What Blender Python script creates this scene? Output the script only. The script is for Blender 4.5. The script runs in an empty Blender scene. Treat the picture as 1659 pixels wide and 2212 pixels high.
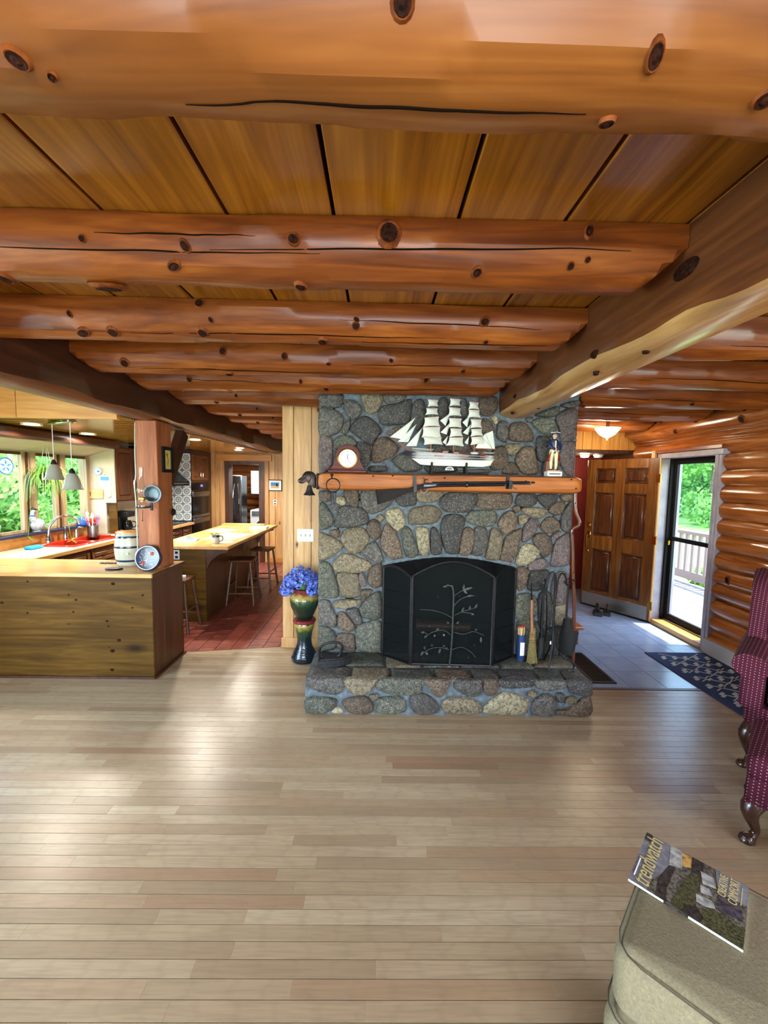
import bpy, math, random
import numpy as np
from mathutils import Vector, Matrix, noise
sc = bpy.context.scene
C = sc.collection
rad = math.radians
random.seed(7)

# ------------------------------------------------------------------ camera
cam_d = bpy.data.cameras.new('camera'); cam = bpy.data.objects.new('camera', cam_d); C.objects.link(cam)
FPX = 870.0
cam_d.sensor_fit = 'VERTICAL'; cam_d.sensor_height = 24.0; cam_d.lens = FPX / 2212 * 24.0
cam_d.clip_start = .02; cam_d.clip_end = 300
def camera_axes(pitch, roll, yaw):
    cp, sp, cy, sy = math.cos(pitch), math.sin(pitch), math.cos(yaw), math.sin(yaw)
    fw = Vector((sy*cp, cy*cp, -sp)); rt = Vector((cy, -sy, 0)); dn = fw.cross(rt)
    cr, sr = math.cos(roll), math.sin(roll)
    return rt*cr - dn*sr, rt*sr + dn*cr, fw
_r, _d, _f = camera_axes(rad(4.6), rad(1.0), rad(0.7))
cam.matrix_world = Matrix(((_r.x, -_d.x, -_f.x, 0), (_r.y, -_d.y, -_f.y, 0), (_r.z, -_d.z, -_f.z, 1.745), (0, 0, 0, 1)))
sc.camera = cam

# ------------------------------------------------------------------ world, sun, window light, exposure
w = bpy.data.worlds.new('sky'); sc.world = w; w.use_nodes = True
_n = w.node_tree.nodes; _n.clear()
_o = _n.new('ShaderNodeOutputWorld'); _b = _n.new('ShaderNodeBackground'); _s = _n.new('ShaderNodeTexSky')
_s.sky_type = 'NISHITA'; _s.sun_disc = False; _s.sun_elevation = rad(62); _s.sun_rotation = rad(100); _s.altitude = 200
_s.air_density = 1.0; _s.dust_density = .7; _s.ozone_density = 1.0
_b.inputs['Strength'].default_value = 1.3
w.node_tree.links.new(_s.outputs[0], _b.inputs[0]); w.node_tree.links.new(_b.outputs[0], _o.inputs[0])

def lamp(name, kind, loc, rot, energy, color=(1, 1, 1), **kw):
    d = bpy.data.lights.new(name, kind); d.energy = energy; d.color = color
    for k, v in kw.items(): setattr(d, k, v)
    o = bpy.data.objects.new(name, d); C.objects.link(o); o.location = loc; o.rotation_euler = rot
    return o
def aim(o, target):
    o.rotation_euler = (Vector(target) - o.location).to_track_quat('-Z', 'Y').to_euler()
sun = lamp('sun', 'SUN', (6, 3, 12), (0, 0, 0), 7.0, (1.0, .95, .86), angle=rad(.6))
aim(sun, Vector((6, 3, 12)) + Vector((-.36, .06, -.93)))
# daylight entering by the tall windows of the living room: two walls beside the camera, one behind it
WIN = []
def window_light(name, loc, target, sx, sy, energy, color):
    o = lamp(name, 'AREA', loc, (0, 0, 0), energy, color, shape='RECTANGLE', size=sx, size_y=sy); aim(o, target); WIN.append(o)
window_light('window_daylight_rear', (.2, -2.82, 1.45), (.2, 3, 1.35), 3.8, 1.7, 175, (.88, .94, 1.0))
window_light('window_daylight_west', (-3.98, .55, 1.35), (0, .55, 1.25), 2.4, 1.7, 120, (.62, .84, 1.0))
window_light('window_daylight_east', (3.46, -.35, 1.5), (0, -.35, 1.4), 1.6, 1.3, 55, (.84, .93, 1.0))
sc.view_settings.view_transform = 'Standard'; sc.view_settings.look = 'None'
sc.view_settings.exposure = .75; sc.view_settings.gamma = 1.0; sc.view_settings.use_curve_mapping = False
sc.cycles.use_adaptive_sampling = True; sc.cycles.adaptive_threshold = .06; sc.cycles.max_bounces = 5; sc.cycles.diffuse_bounces = 3; sc.cycles.glossy_bounces = 2; sc.cycles.transmission_bounces = 3
sc.cycles.transparent_max_bounces = 8; sc.cycles.caustics_reflective = False; sc.cycles.caustics_refractive = False
sc.cycles.sample_clamp_indirect = 6.0

# ------------------------------------------------------------------ materials
def S(r, g, b):
    f = lambda c: ((c/255)/12.92 if c/255 <= .04045 else ((c/255 + .055)/1.055)**2.4)
    return (f(r), f(g), f(b), 1)
MATS = {}
class NT:
    def __init__(s, name):
        s.m = bpy.data.materials.new(name); s.m.use_nodes = True; s.t = s.m.node_tree; s.n = s.t.nodes
        s.p = s.n['Principled BSDF']; MATS[name] = s.m
    def new(s, t, **kw):
        n = s.n.new('ShaderNode' + t)
        for k, v in kw.items():
            if k in n.inputs: 
                n.inputs[k].default_value = v
            else: setattr(n, k, v)
        return n
    def link(s, a, b): s.t.links.new(a, b)
    def pos(s, scale=(1, 1, 1), rnd=0, rot=(0, 0, 0)):
        g = s.new('NewGeometry'); mp = s.new('Mapping'); mp.inputs['Scale'].default_value = scale; mp.inputs['Rotation'].default_value = rot
        src = g.outputs['Position']
        if rnd:
            oi = s.new('ObjectInfo'); mu = s.new('Math', operation='MULTIPLY'); mu.inputs[1].default_value = rnd
            s.link(oi.outputs['Random'], mu.inputs[0])
            cx = s.new('CombineXYZ'); s.link(mu.outputs[0], cx.inputs[0]); s.link(mu.outputs[0], cx.inputs[1]); s.link(mu.outputs[0], cx.inputs[2])
            ad = s.new('VectorMath', operation='ADD'); s.link(src, ad.inputs[0]); s.link(cx.outputs[0], ad.inputs[1]); src = ad.outputs[0]
        s.link(src, mp.inputs[0]); return mp.outputs[0]
    def ramp(s, fac, stops):
        r = s.new('ValToRGB'); e = r.color_ramp.elements
        e[0].position, e[0].color = stops[0]; e[1].position, e[1].color = stops[-1]
        for p_, c_ in stops[1:-1]:
            k = e.new(p_); k.color = c_
        s.link(fac, r.inputs[0]); return r.outputs[0]
    def mix(s, fac, a, b, mode='MIX'):
        m = s.new('Mix', data_type='RGBA', blend_type=mode)
        for i, v in ((0, fac), (6, a), (7, b)):
            if hasattr(v, 'is_linked'): s.link(v, m.inputs[i])
            else: m.inputs[i].default_value = v
        return m.outputs[2]
    def bump(s, h, strength=.3, dist=.01):
        b = s.new('Bump'); b.inputs['Strength'].default_value = strength; b.inputs['Distance'].default_value = dist
        s.link(h, b.inputs['Height']); s.link(b.outputs[0], s.p.inputs['Normal'])
    def col(s, c):
        if hasattr(c, 'is_linked'): s.link(c, s.p.inputs['Base Color'])
        else: s.p.inputs['Base Color'].default_value = c
    def set(s, **kw):
        for k, v in kw.items(): s.p.inputs[k.replace('_', ' ')].default_value = v
        return s
    def rand(s, a, b):
        oi = s.new('ObjectInfo'); mr = s.new('MapRange'); mr.inputs[3].default_value = a; mr.inputs[4].default_value = b
        s.link(oi.outputs['Random'], mr.inputs[0]); return mr.outputs[0]
    def noise(s, vec, scale, detail=4, dist=0.0, rough=.55):
        n = s.new('TexNoise'); n.inputs['Scale'].default_value = scale; n.inputs['Detail'].default_value = detail
        n.inputs['Distortion'].default_value = dist; n.inputs['Roughness'].default_value = rough
        s.link(vec, n.inputs['Vector']); return n.outputs['Fac']
def plain(name, c, rough=.5, metal=0.0, **kw):
    m = NT(name); m.col(c); m.set(Roughness=rough, Metallic=metal, **kw); return m.m
def soft(name, c1, c2, scale, rough=.5, bump=0.0, metal=0.0, **kw):
    m = NT(name); f = m.noise(m.pos(rnd=3), scale); m.col(m.ramp(f, [(.35, c1), (.65, c2)])); m.set(Roughness=rough, Metallic=metal, **kw)
    if bump: m.bump(f, bump, .004)
    return m.m
def wood(name, dark, mid, light, axis='X', scale=1.0, rough=.35, coat=0.0, rnd=11.0, vary=.25, knots=0.0, bump=0.0, stretch=.07, knot_col=S(52, 24, 12), knot_scale=2.6, spec=.5):
    m = NT(name); k = stretch
    sc3 = {'X': (k, 1, 1), 'Y': (1, k, 1), 'Z': (1, 1, k)}[axis]
    v = m.pos(sc3, rnd)
    f = m.noise(v, 16*scale, 3, 1.4, .6); fine = m.noise(v, 95*scale, 1)
    big = m.noise(m.pos((1, 1, 1), rnd), 1.7*scale, 1)
    c = m.ramp(f, [(.28, dark), (.5, mid), (.74, light)])
    c = m.mix(m.ramp(fine, [(.40, (.22, .22, .22, 1)), (.62, (0, 0, 0, 1))]), c, dark)
    c = m.mix(m.ramp(big, [(.35, (0, 0, 0, 1)), (.7, (.45, .45, .45, 1))]), c, dark)
    if vary:
        hs = m.new('HueSaturation'); m.link(m.rand(1-vary, 1+vary), hs.inputs['Value']); m.link(c, hs.inputs['Color']); c = hs.outputs[0]
    if knots:
        kv = {'X': (.42, 1, 1), 'Y': (1, .42, 1), 'Z': (1, 1, .42)}[axis]
        vo = m.new('TexVoronoi'); vo.inputs['Scale'].default_value = knot_scale; m.link(m.pos(kv, rnd), vo.inputs['Vector'])
        c = m.mix(m.ramp(vo.outputs['Distance'], [(.03*knots, (1, 1, 1, 1)), (.075*knots, (.5, .5, .5, 1)), (.13*knots, (0, 0, 0, 1))]), c, knot_col)
    m.col(c); m.set(Roughness=rough, Specular_IOR_Level=spec)
    if coat: m.set(Coat_Weight=coat, Coat_Roughness=.12)
    if bump: m.bump(f, bump, .004)
    return m.m
def granite(name, a, b, c, rough=.75):
    m = NT(name); v = m.pos(rnd=9)
    f1 = m.noise(v, 9, 3); f2 = m.noise(v, 42, 3, .4, .75); f3 = m.noise(v, 110, 1)
    col = m.mix(m.ramp(f2, [(.40, (0, 0, 0, 1)), (.62, (1, 1, 1, 1))]), m.mix(m.ramp(f1, [(.35, (0, 0, 0, 1)), (.7, (1, 1, 1, 1))]), a, b), c)
    col = m.mix(m.ramp(f3, [(.60, (0, 0, 0, 1)), (.72, (.4, .4, .4, 1))]), col, S(190, 180, 160))
    col = m.mix(m.ramp(f3, [(.30, (.75, .75, .75, 1)), (.40, (0, 0, 0, 1))]), col, S(25, 24, 22))
    hs = m.new('HueSaturation'); m.link(m.rand(.66, 1.08), hs.inputs['Value']); m.link(col, hs.inputs['Color'])
    m.col(hs.outputs[0]); m.set(Roughness=rough); m.bump(f2, .55, .012); return m.m
def glass(name, c=(1, 1, 1, 1), rough=0.0, blend=.12):
    m = NT(name); mt = m.new('BsdfTransparent'); gl = m.new('BsdfGlossy'); gl.inputs['Roughness'].default_value = rough
    mt.inputs[0].default_value = c; mx = m.new('MixShader'); fr = m.new('LayerWeight'); fr.inputs[0].default_value = blend; ge = m.new('NewGeometry')
    sb = m.new('Math', operation='SUBTRACT'); sb.inputs[0].default_value = 1.0; m.link(ge.outputs['Backfacing'], sb.inputs[1]); mu = m.new('Math', operation='MULTIPLY'); m.link(sb.outputs[0], mu.inputs[0]); m.link(fr.outputs['Fresnel'], mu.inputs[1])
    m.link(mu.outputs[0], mx.inputs[0]); m.link(mt.outputs[0], mx.inputs[1]); m.link(gl.outputs[0], mx.inputs[2])
    m.link(mx.outputs[0], m.n['Material Output'].inputs[0]); return m.m
def emit(name, c, strength):
    m = NT(name); m.col(c); m.p.inputs['Emission Color'].default_value = c; m.p.inputs['Emission Strength'].default_value = strength; return m.m

LOG = dict(spec=.35, rough=.38, coat=.12, vary=.12, bump=.0, stretch=.09)
wood('log_x', S(82, 36, 9), S(136, 70, 21), S(170, 100, 38), 'X', .8, **LOG)
wood('log_y', S(96, 42, 16), S(136, 68, 30), S(166, 94, 46), 'Y', .8, **LOG)
wood('joist_big', S(98, 52, 15), S(136, 79, 30), S(160, 102, 46), 'X', .55, **LOG)
wood('girder_wood', S(70, 34, 15), S(98, 52, 24), S(122, 70, 36), 'Y', .9, rough=.4, coat=.15, vary=0)
wood('girder_pale', S(150, 104, 58), S(186, 140, 86), S(206, 164, 108), 'Y', .9, rough=.3, coat=.3, vary=0)
wood('girder_dark', S(44, 22, 14), S(62, 32, 20), S(80, 44, 26), 'Y', .9, rough=.35, coat=.2, vary=0)
wood('ceiling_plank', S(100, 53, 8), S(148, 88, 18), S(178, 114, 30), 'Y', .75, rough=.24, coat=.3, vary=.2, stretch=.05)
def oak(name):
    m = NT(name); v = m.pos((.05, 1, 1), 13); f = m.noise(v, 26, 2, 1.2, .55); fine = m.noise(v, 130, 1); 
    oi = m.new('ObjectInfo'); r = m.ramp(oi.outputs['Random'], [(0, S(154, 131, 101)), (.2, S(166, 143, 111)), (.45, S(172, 150, 117)), (.68, S(182, 163, 131)), (.85, S(168, 141, 109)), (.95, S(157, 126, 95)), (1, S(143, 112, 83))])
    c = m.mix(m.ramp(f, [(.35, (.30, .30, .30, 1)), (.6, (0, 0, 0, 1))]), r, S(140, 120, 94)); c = m.mix(m.ramp(fine, [(.35, (.25, .25, .25, 1)), (.55, (0, 0, 0, 1))]), c, S(126, 106, 82))
    w_ = m.new('TexWave'); w_.inputs['Scale'].default_value = 14.0; w_.inputs['Distortion'].default_value = 5.0; w_.inputs['Detail'].default_value = 2; m.link(m.pos((.16, 1, 1), 17), w_.inputs['Vector'])
    c = m.mix(m.ramp(w_.outputs['Fac'], [(.0, (.14, .14, .14, 1)), (.2, (0, 0, 0, 1))]), c, S(132, 110, 84))
    m.col(c); m.set(Roughness=.3, Specular_IOR_Level=.5); return m.m
oak('oak_floor')
wood('pine_v', S(170, 122, 72), S(206, 160, 104), S(222, 182, 128), 'Z', .8, rough=.4, vary=.08, knots=.55, knot_scale=3.4)
wood('pine_h', S(176, 112, 48), S(206, 146, 74), S(222, 168, 98), 'X', .8, rough=.35, vary=.08, knots=.6)
wood('panel_dark', S(60, 40, 11), S(90, 62, 19), S(112, 82, 30), 'X', .9, rough=.5, vary=0, knots=.9, spec=.15, knot_col=S(34, 18, 8), knot_scale=2.2)
wood('panel_side', S(52, 26, 10), S(74, 40, 16), S(92, 54, 24), 'Z', .9, rough=.4, vary=0)
wood('counter_wood', S(176, 128, 70), S(206, 160, 100), S(222, 182, 124), 'X', 1.2, rough=.22, vary=0, bump=.02)
wood('counter_wood_y', S(176, 128, 70), S(206, 160, 100), S(222, 182, 124), 'Y', 1.2, rough=.22, vary=0, bump=.02)
wood('cabinet', S(54, 28, 14), S(84, 48, 24), S(108, 66, 36), 'Z', 1.1, rough=.38, vary=.1)
wood('drawer_oak', S(88, 52, 24), S(122, 78, 40), S(146, 100, 56), 'Y', 1.1, rough=.38, vary=.08)
wood('post_wood', S(116, 60, 32), S(158, 92, 54), S(184, 118, 76), 'Z', .8, rough=.5, vary=0, bump=.35, spec=.3)
wood('door_oak', S(78, 42, 14), S(122, 74, 26), S(158, 104, 44), 'Z', 1.0, rough=.33, coat=.2, vary=.14)
wood('mantel_wood', S(120, 62, 22), S(168, 96, 38), S(192, 122, 60), 'X', .9, rough=.42, coat=.0, vary=0, knots=.4, spec=.25)
wood('stool_wood', S(56, 30, 13), S(90, 52, 24), S(116, 74, 38), 'Z', 1.2, rough=.4, vary=.15)
wood('mahogany', S(58, 16, 12), S(84, 26, 19), S(104, 38, 28), 'X', 1.5, rough=.4, coat=.0, vary=0, spec=.2)
wood('stick_wood', S(64, 28, 12), S(98, 50, 24), S(126, 74, 40), 'Z', 1.5, rough=.25, coat=.3, vary=0)
wood('broom_wood', S(104, 60, 36), S(134, 84, 52), S(154, 106, 70), 'Z', 1.5, rough=.5, vary=0)
wood('chair_leg', S(40, 22, 16), S(62, 36, 26), S(84, 52, 38), 'Z', 1.5, rough=.25, coat=.3, vary=0)
soft('knot', S(18, 8, 5), S(56, 25, 11), 90, .7, Specular_IOR_Level=.08)
soft('knot_ring', S(80, 36, 11), S(130, 66, 22), 40, .6, Specular_IOR_Level=.15)
granite('stone_grey', S(84, 81, 75), S(108, 103, 95), S(58, 55, 51))
granite('stone_dark', S(62, 60, 58), S(80, 76, 72), S(44, 42, 40))
granite('stone_brown', S(94, 78, 62), S(118, 98, 76), S(64, 52, 42))
granite('stone_tan', S(116, 104, 82), S(138, 124, 96), S(82, 72, 54))
granite('stone_light', S(160, 150, 120), S(186, 174, 138), S(110, 100, 76))
granite('stone_green', S(82, 84, 72), S(106, 106, 90), S(54, 56, 46))
granite('stone_purple', S(96, 84, 82), S(118, 100, 96), S(70, 60, 60))
soft('mortar', S(76, 86, 92), S(104, 114, 120), 30, .9, .5)
soft('soot', S(14, 15, 15), S(26, 27, 26), 12, .95)
plain('groove_dark', S(20, 10, 5), .9, Specular_IOR_Level=.05)
soft('iron_black', S(10, 11, 12), S(20, 21, 23), 40, .42, metal=.2, Specular_IOR_Level=.35)
soft('cast_iron', S(34, 34, 36), S(54, 54, 56), 60, .5, .3, metal=.5)
plain('bronze', S(52, 42, 38), .38, .7)
plain('brass', S(196, 150, 66), .22, 1.0)
plain('chrome', S(205, 210, 215), .12, 1.0)
plain('steel', S(150, 152, 154), .3, 1.0)
plain('steel_dark', S(70, 74, 78), .3, .9)
plain('black_gloss', S(10, 10, 11), .2, Specular_IOR_Level=.3)
plain('black_matte', S(16, 16, 17), .6, Specular_IOR_Level=.25)
plain('white_gloss', S(232, 232, 226), .15)
plain('white_matte', S(222, 222, 216), .6)
plain('paper', S(226, 228, 226), .7)
plain('paper_blue', S(150, 196, 226), .7)
plain('folder_manila', S(222, 206, 140), .7)
plain('cream', S(176, 178, 158), .3)
plain('navy_glaze', S(28, 38, 62), .2)
plain('red_enamel', S(172, 42, 26), .15)
plain('tomato_red', S(196, 36, 22), .2)
plain('blue_plastic', S(40, 96, 196), .3)
plain('blue_sponge', S(36, 150, 196), .8)
plain('pink_plastic', S(226, 110, 130), .35)
plain('glow_lamp', S(255, 250, 240), .4)
glass('clear_glass'); glass('lamp_glass', (.9, .92, .9, 1), blend=.4); glass('door_glass', (.96, .985, .97, 1))
# ------------------------------------------------------------------ geometry helpers
def link(o, parent=None):
    C.objects.link(o)
    if parent: o.parent = parent
    return o
def tag(o, label=None, cat=None, group=None, kind=None):
    for k, v in (('label', label), ('category', cat), ('group', group), ('kind', kind)):
        if v: o[k] = v
    return o
def thing(name, label, cat, loc=(0, 0, 0), rz=0, group=None):
    o = bpy.data.objects.new(name, None); C.objects.link(o); o.empty_display_size = .05
    o.location = loc; o.rotation_euler = (0, 0, rz); return tag(o, label, cat, group)
def struct(name, label=None):
    o = bpy.data.objects.new(name, None); C.objects.link(o); o.empty_display_size = .05
    return tag(o, label, None, None, 'structure')
def copy_tree(o, parent=None):
    c = o.copy(); C.objects.link(c); c.parent = parent
    for ch in list(o.children): copy_tree(ch, c)
    return c
class MB:
    def __init__(s): s.v = []; s.f = []; s.mi = []; s.cur = 0
    def add(s, vs, fs, M=None):
        b = len(s.v)
        s.v += [tuple(M @ Vector(p)) for p in vs] if M else [tuple(p) for p in vs]
        s.f += [tuple(i + b for i in f) for f in fs]; s.mi += [s.cur]*len(fs); return s
    def box(s, x0, x1, y0, y1, z0, z1, M=None, c=0.0):
        if c <= 0:
            return s.add([(x0,y0,z0),(x1,y0,z0),(x1,y1,z0),(x0,y1,z0),(x0,y0,z1),(x1,y0,z1),(x1,y1,z1),(x0,y1,z1)],
                         [(3,2,1,0),(4,5,6,7),(0,1,5,4),(1,2,6,5),(2,3,7,6),(3,0,4,7)], M)
        c = min(c, (x1-x0)*.49, (y1-y0)*.49, (z1-z0)*.49); vs = []; idx = {}
        X = (x0, x1); Y = (y0, y1); Z = (z0, z1); sg = (1, -1)
        for i in (0, 1):
            for j in (0, 1):
                for k in (0, 1):
                    for a in (0, 1, 2):
                        p = [X[i]+sg[i]*c, Y[j]+sg[j]*c, Z[k]+sg[k]*c]; p[a] = (X, Y, Z)[a][(i, j, k)[a]]
                        idx[i, j, k, a] = len(vs); vs.append(p)
        g = lambda i, j, k, a: idx[i, j, k, a]; fs = []
        for i in (0, 1):
            q = [g(i,0,0,0), g(i,1,0,0), g(i,1,1,0), g(i,0,1,0)]; fs.append(q if i else q[::-1])
            q = [g(0,i,0,1), g(0,i,1,1), g(1,i,1,1), g(1,i,0,1)]; fs.append(q if i else q[::-1])
            q = [g(0,0,i,2), g(1,0,i,2), g(1,1,i,2), g(0,1,i,2)]; fs.append(q if i else q[::-1])
        def eq(q, flip): fs.append(q[::-1] if flip else q)
        for i in (0, 1):
            for j in (0, 1):
                eq([g(i,j,0,0), g(i,j,1,0), g(i,j,1,1), g(i,j,0,1)], (i+j) % 2 == 1)
                eq([g(0,i,j,1), g(1,i,j,1), g(1,i,j,2), g(0,i,j,2)], (i+j) % 2 == 1)
                eq([g(i,0,j,2), g(i,1,j,2), g(i,1,j,0), g(i,0,j,0)], (i+j) % 2 == 1)
                for k in (0, 1): eq([g(i,j,k,0), g(i,j,k,1), g(i,j,k,2)], (i+j+k) % 2 == 0)
        return s.add(vs, fs, M)
    def tube(s, pts, r, n=10, M=None, cap=True, up=None, closed=False):
        pts = [Vector(p) for p in pts]; m = len(pts); vs = []; fs = []
        rr = r if isinstance(r, (list, tuple)) else [r]*m
        ref = None
        for i, p in enumerate(pts):
            if closed: t = (pts[(i+1) % m] - pts[i-1])
            else: t = (pts[min(i+1, m-1)] - pts[max(i-1, 0)])
            t = t.normalized() if t.length > 1e-9 else Vector((0, 0, 1))
            if ref is None:
                ref = Vector(up) if up else (Vector((0, 0, 1)) if abs(t.z) < .9 else Vector((1, 0, 0)))
            a = ref - t*ref.dot(t)
            if a.length < 1e-6: a = t.orthogonal()
            a.normalize(); ref = a; b = t.cross(a)
            ri = rr[i]; ra, rb = ri if isinstance(ri, (tuple, list)) else (ri, ri)
            for k in range(n):
                th = 2*math.pi*k/n; vs.append(p + a*math.cos(th)*ra + b*math.sin(th)*rb)
        R = m if closed else m-1
        for i in range(R):
            j = (i+1) % m
            for k in range(n): fs.append((i*n+k, i*n+(k+1) % n, j*n+(k+1) % n, j*n+k))
        if cap and not closed: fs.append(tuple(range(n))[::-1]); fs.append(tuple(range((m-1)*n, m*n)))
        return s.add(vs, fs, M)
    def lathe(s, prof, n=24, c=(0, 0, 0), M=None, a0=0, a1=2*math.pi):
        full = abs(a1-a0-2*math.pi) < 1e-6; vs = []; fs = []; m = len(prof); na = n if full else n+1
        for k in range(na):
            th = a0 + (a1-a0)*k/n
            for r, z in prof: vs.append((c[0]+max(r, 1e-5)*math.cos(th), c[1]+max(r, 1e-5)*math.sin(th), c[2]+z))
        for k in range(n):
            k2 = (k+1) % na if full else k+1
            for i in range(m-1): fs.append((k*m+i, k2*m+i, k2*m+i+1, k*m+i+1))
        return s.add(vs, fs, M)
    def prism(s, poly, y0, y1, M=None, plane='xz'):
        n = len(poly); mk = {'xz': lambda a, b, d: (a, d, b), 'xy': lambda a, b, d: (a, b, d), 'yz': lambda a, b, d: (d, a, b)}[plane]
        vs = [mk(a, b, y0) for a, b in poly] + [mk(a, b, y1) for a, b in poly]
        fs = [tuple(range(n)), tuple(range(2*n-1, n-1, -1))] + [(i, i+n, (i+1) % n+n, (i+1) % n) for i in range(n)]
        return s.add(vs, fs, M)
    def grid(s, fn, nu, nv, M=None):
        vs = [fn(i/nu, j/nv) for j in range(nv+1) for i in range(nu+1)]; w_ = nu+1
        fs = [(j*w_+i, j*w_+i+1, (j+1)*w_+i+1, (j+1)*w_+i) for j in range(nv) for i in range(nu)]
        return s.add(vs, fs, M)
    def sphere(s, c, r, nu=14, nv=9, M=None):
        r = r if isinstance(r, (tuple, list)) else (r, r, r); vs = []; fs = []
        for j in range(nv+1):
            ph = math.pi*j/nv
            for i in range(nu):
                th = 2*math.pi*i/nu; q = max(math.sin(ph), 1e-4)
                vs.append((c[0]+r[0]*q*math.cos(th), c[1]+r[1]*q*math.sin(th), c[2]-r[2]*math.cos(ph)))
        for j in range(nv):
            for i in range(nu): fs.append((j*nu+i, j*nu+(i+1) % nu, (j+1)*nu+(i+1) % nu, (j+1)*nu+i))
        return s.add(vs, fs, M)
    def build(s, name, mat, parent=None, smooth=38):
        me = bpy.data.meshes.new(name); me.from_pydata(s.v, [], s.f)
        for mm in (mat if isinstance(mat, (list, tuple)) else [mat]): me.materials.append(MATS[mm])
        if any(s.mi): me.polygons.foreach_set('material_index', s.mi)
        fix_normals(me)
        if smooth:
            me.polygons.foreach_set('use_smooth', [True]*len(me.polygons)); me.set_sharp_from_angle(angle=rad(smooth))
        me.update(); o = bpy.data.objects.new(name, me); return link(o, parent)
import bmesh
def fix_normals(me):
    bm = bmesh.new(); bm.from_mesh(me); bmesh.ops.recalc_face_normals(bm, faces=bm.faces[:]); bm.to_mesh(me); bm.free()
def BX(name, mat, parent, *b, c=0.0, M=None): return MB().box(*b, c=c, M=M).build(name, mat, parent)
def RZ(a, loc=(0, 0, 0)): return Matrix.Translation(loc) @ Matrix.Rotation(a, 4, 'Z')
def TR(loc, rx=0, ry=0, rz=0): return Matrix.Translation(loc) @ Matrix.Rotation(rz, 4, 'Z') @ Matrix.Rotation(ry, 4, 'Y') @ Matrix.Rotation(rx, 4, 'X')
def catmull(pts, n, closed=False):
    P = [Vector(p) for p in pts]; m = len(P); out = []
    segs = m if closed else m-1
    for i in range(segs):
        g = lambda k: P[k % m] if closed else P[max(0, min(m-1, k))]
        p0, p1, p2, p3 = g(i-1), g(i), g(i+1), g(i+2)
        for k in range(n):
            t = k/n; out.append(.5*((2*p1) + (p2-p0)*t + (2*p0-5*p1+4*p2-p3)*t*t + (3*p1-p0-3*p2+p3)*t**3))
    if not closed: out.append(P[-1])
    return out
def text_mesh(name, body, size, mat, parent, M, extrude=.0006, align='CENTER', sx=1.0, shear=0.0):
    cu = bpy.data.curves.new(name, 'FONT'); cu.body = body; cu.size = size; cu.extrude = extrude; cu.align_x = align; cu.align_y = 'CENTER'; cu.shear = shear
    tmp = bpy.data.objects.new(name, cu); C.objects.link(tmp); bpy.context.view_layer.update()
    me = bpy.data.meshes.new_from_object(tmp.evaluated_get(bpy.context.evaluated_depsgraph_get()))
    bpy.data.objects.remove(tmp); bpy.data.curves.remove(cu)
    me.transform(M @ Matrix.Diagonal((sx, 1, 1, 1))); me.materials.clear(); me.materials.append(MATS[mat]); me.name = name
    return link(bpy.data.objects.new(name, me), parent)
def nz(x, y, z, s=1.0): return noise.noise(Vector((x*s, y*s, z*s)))
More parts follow.
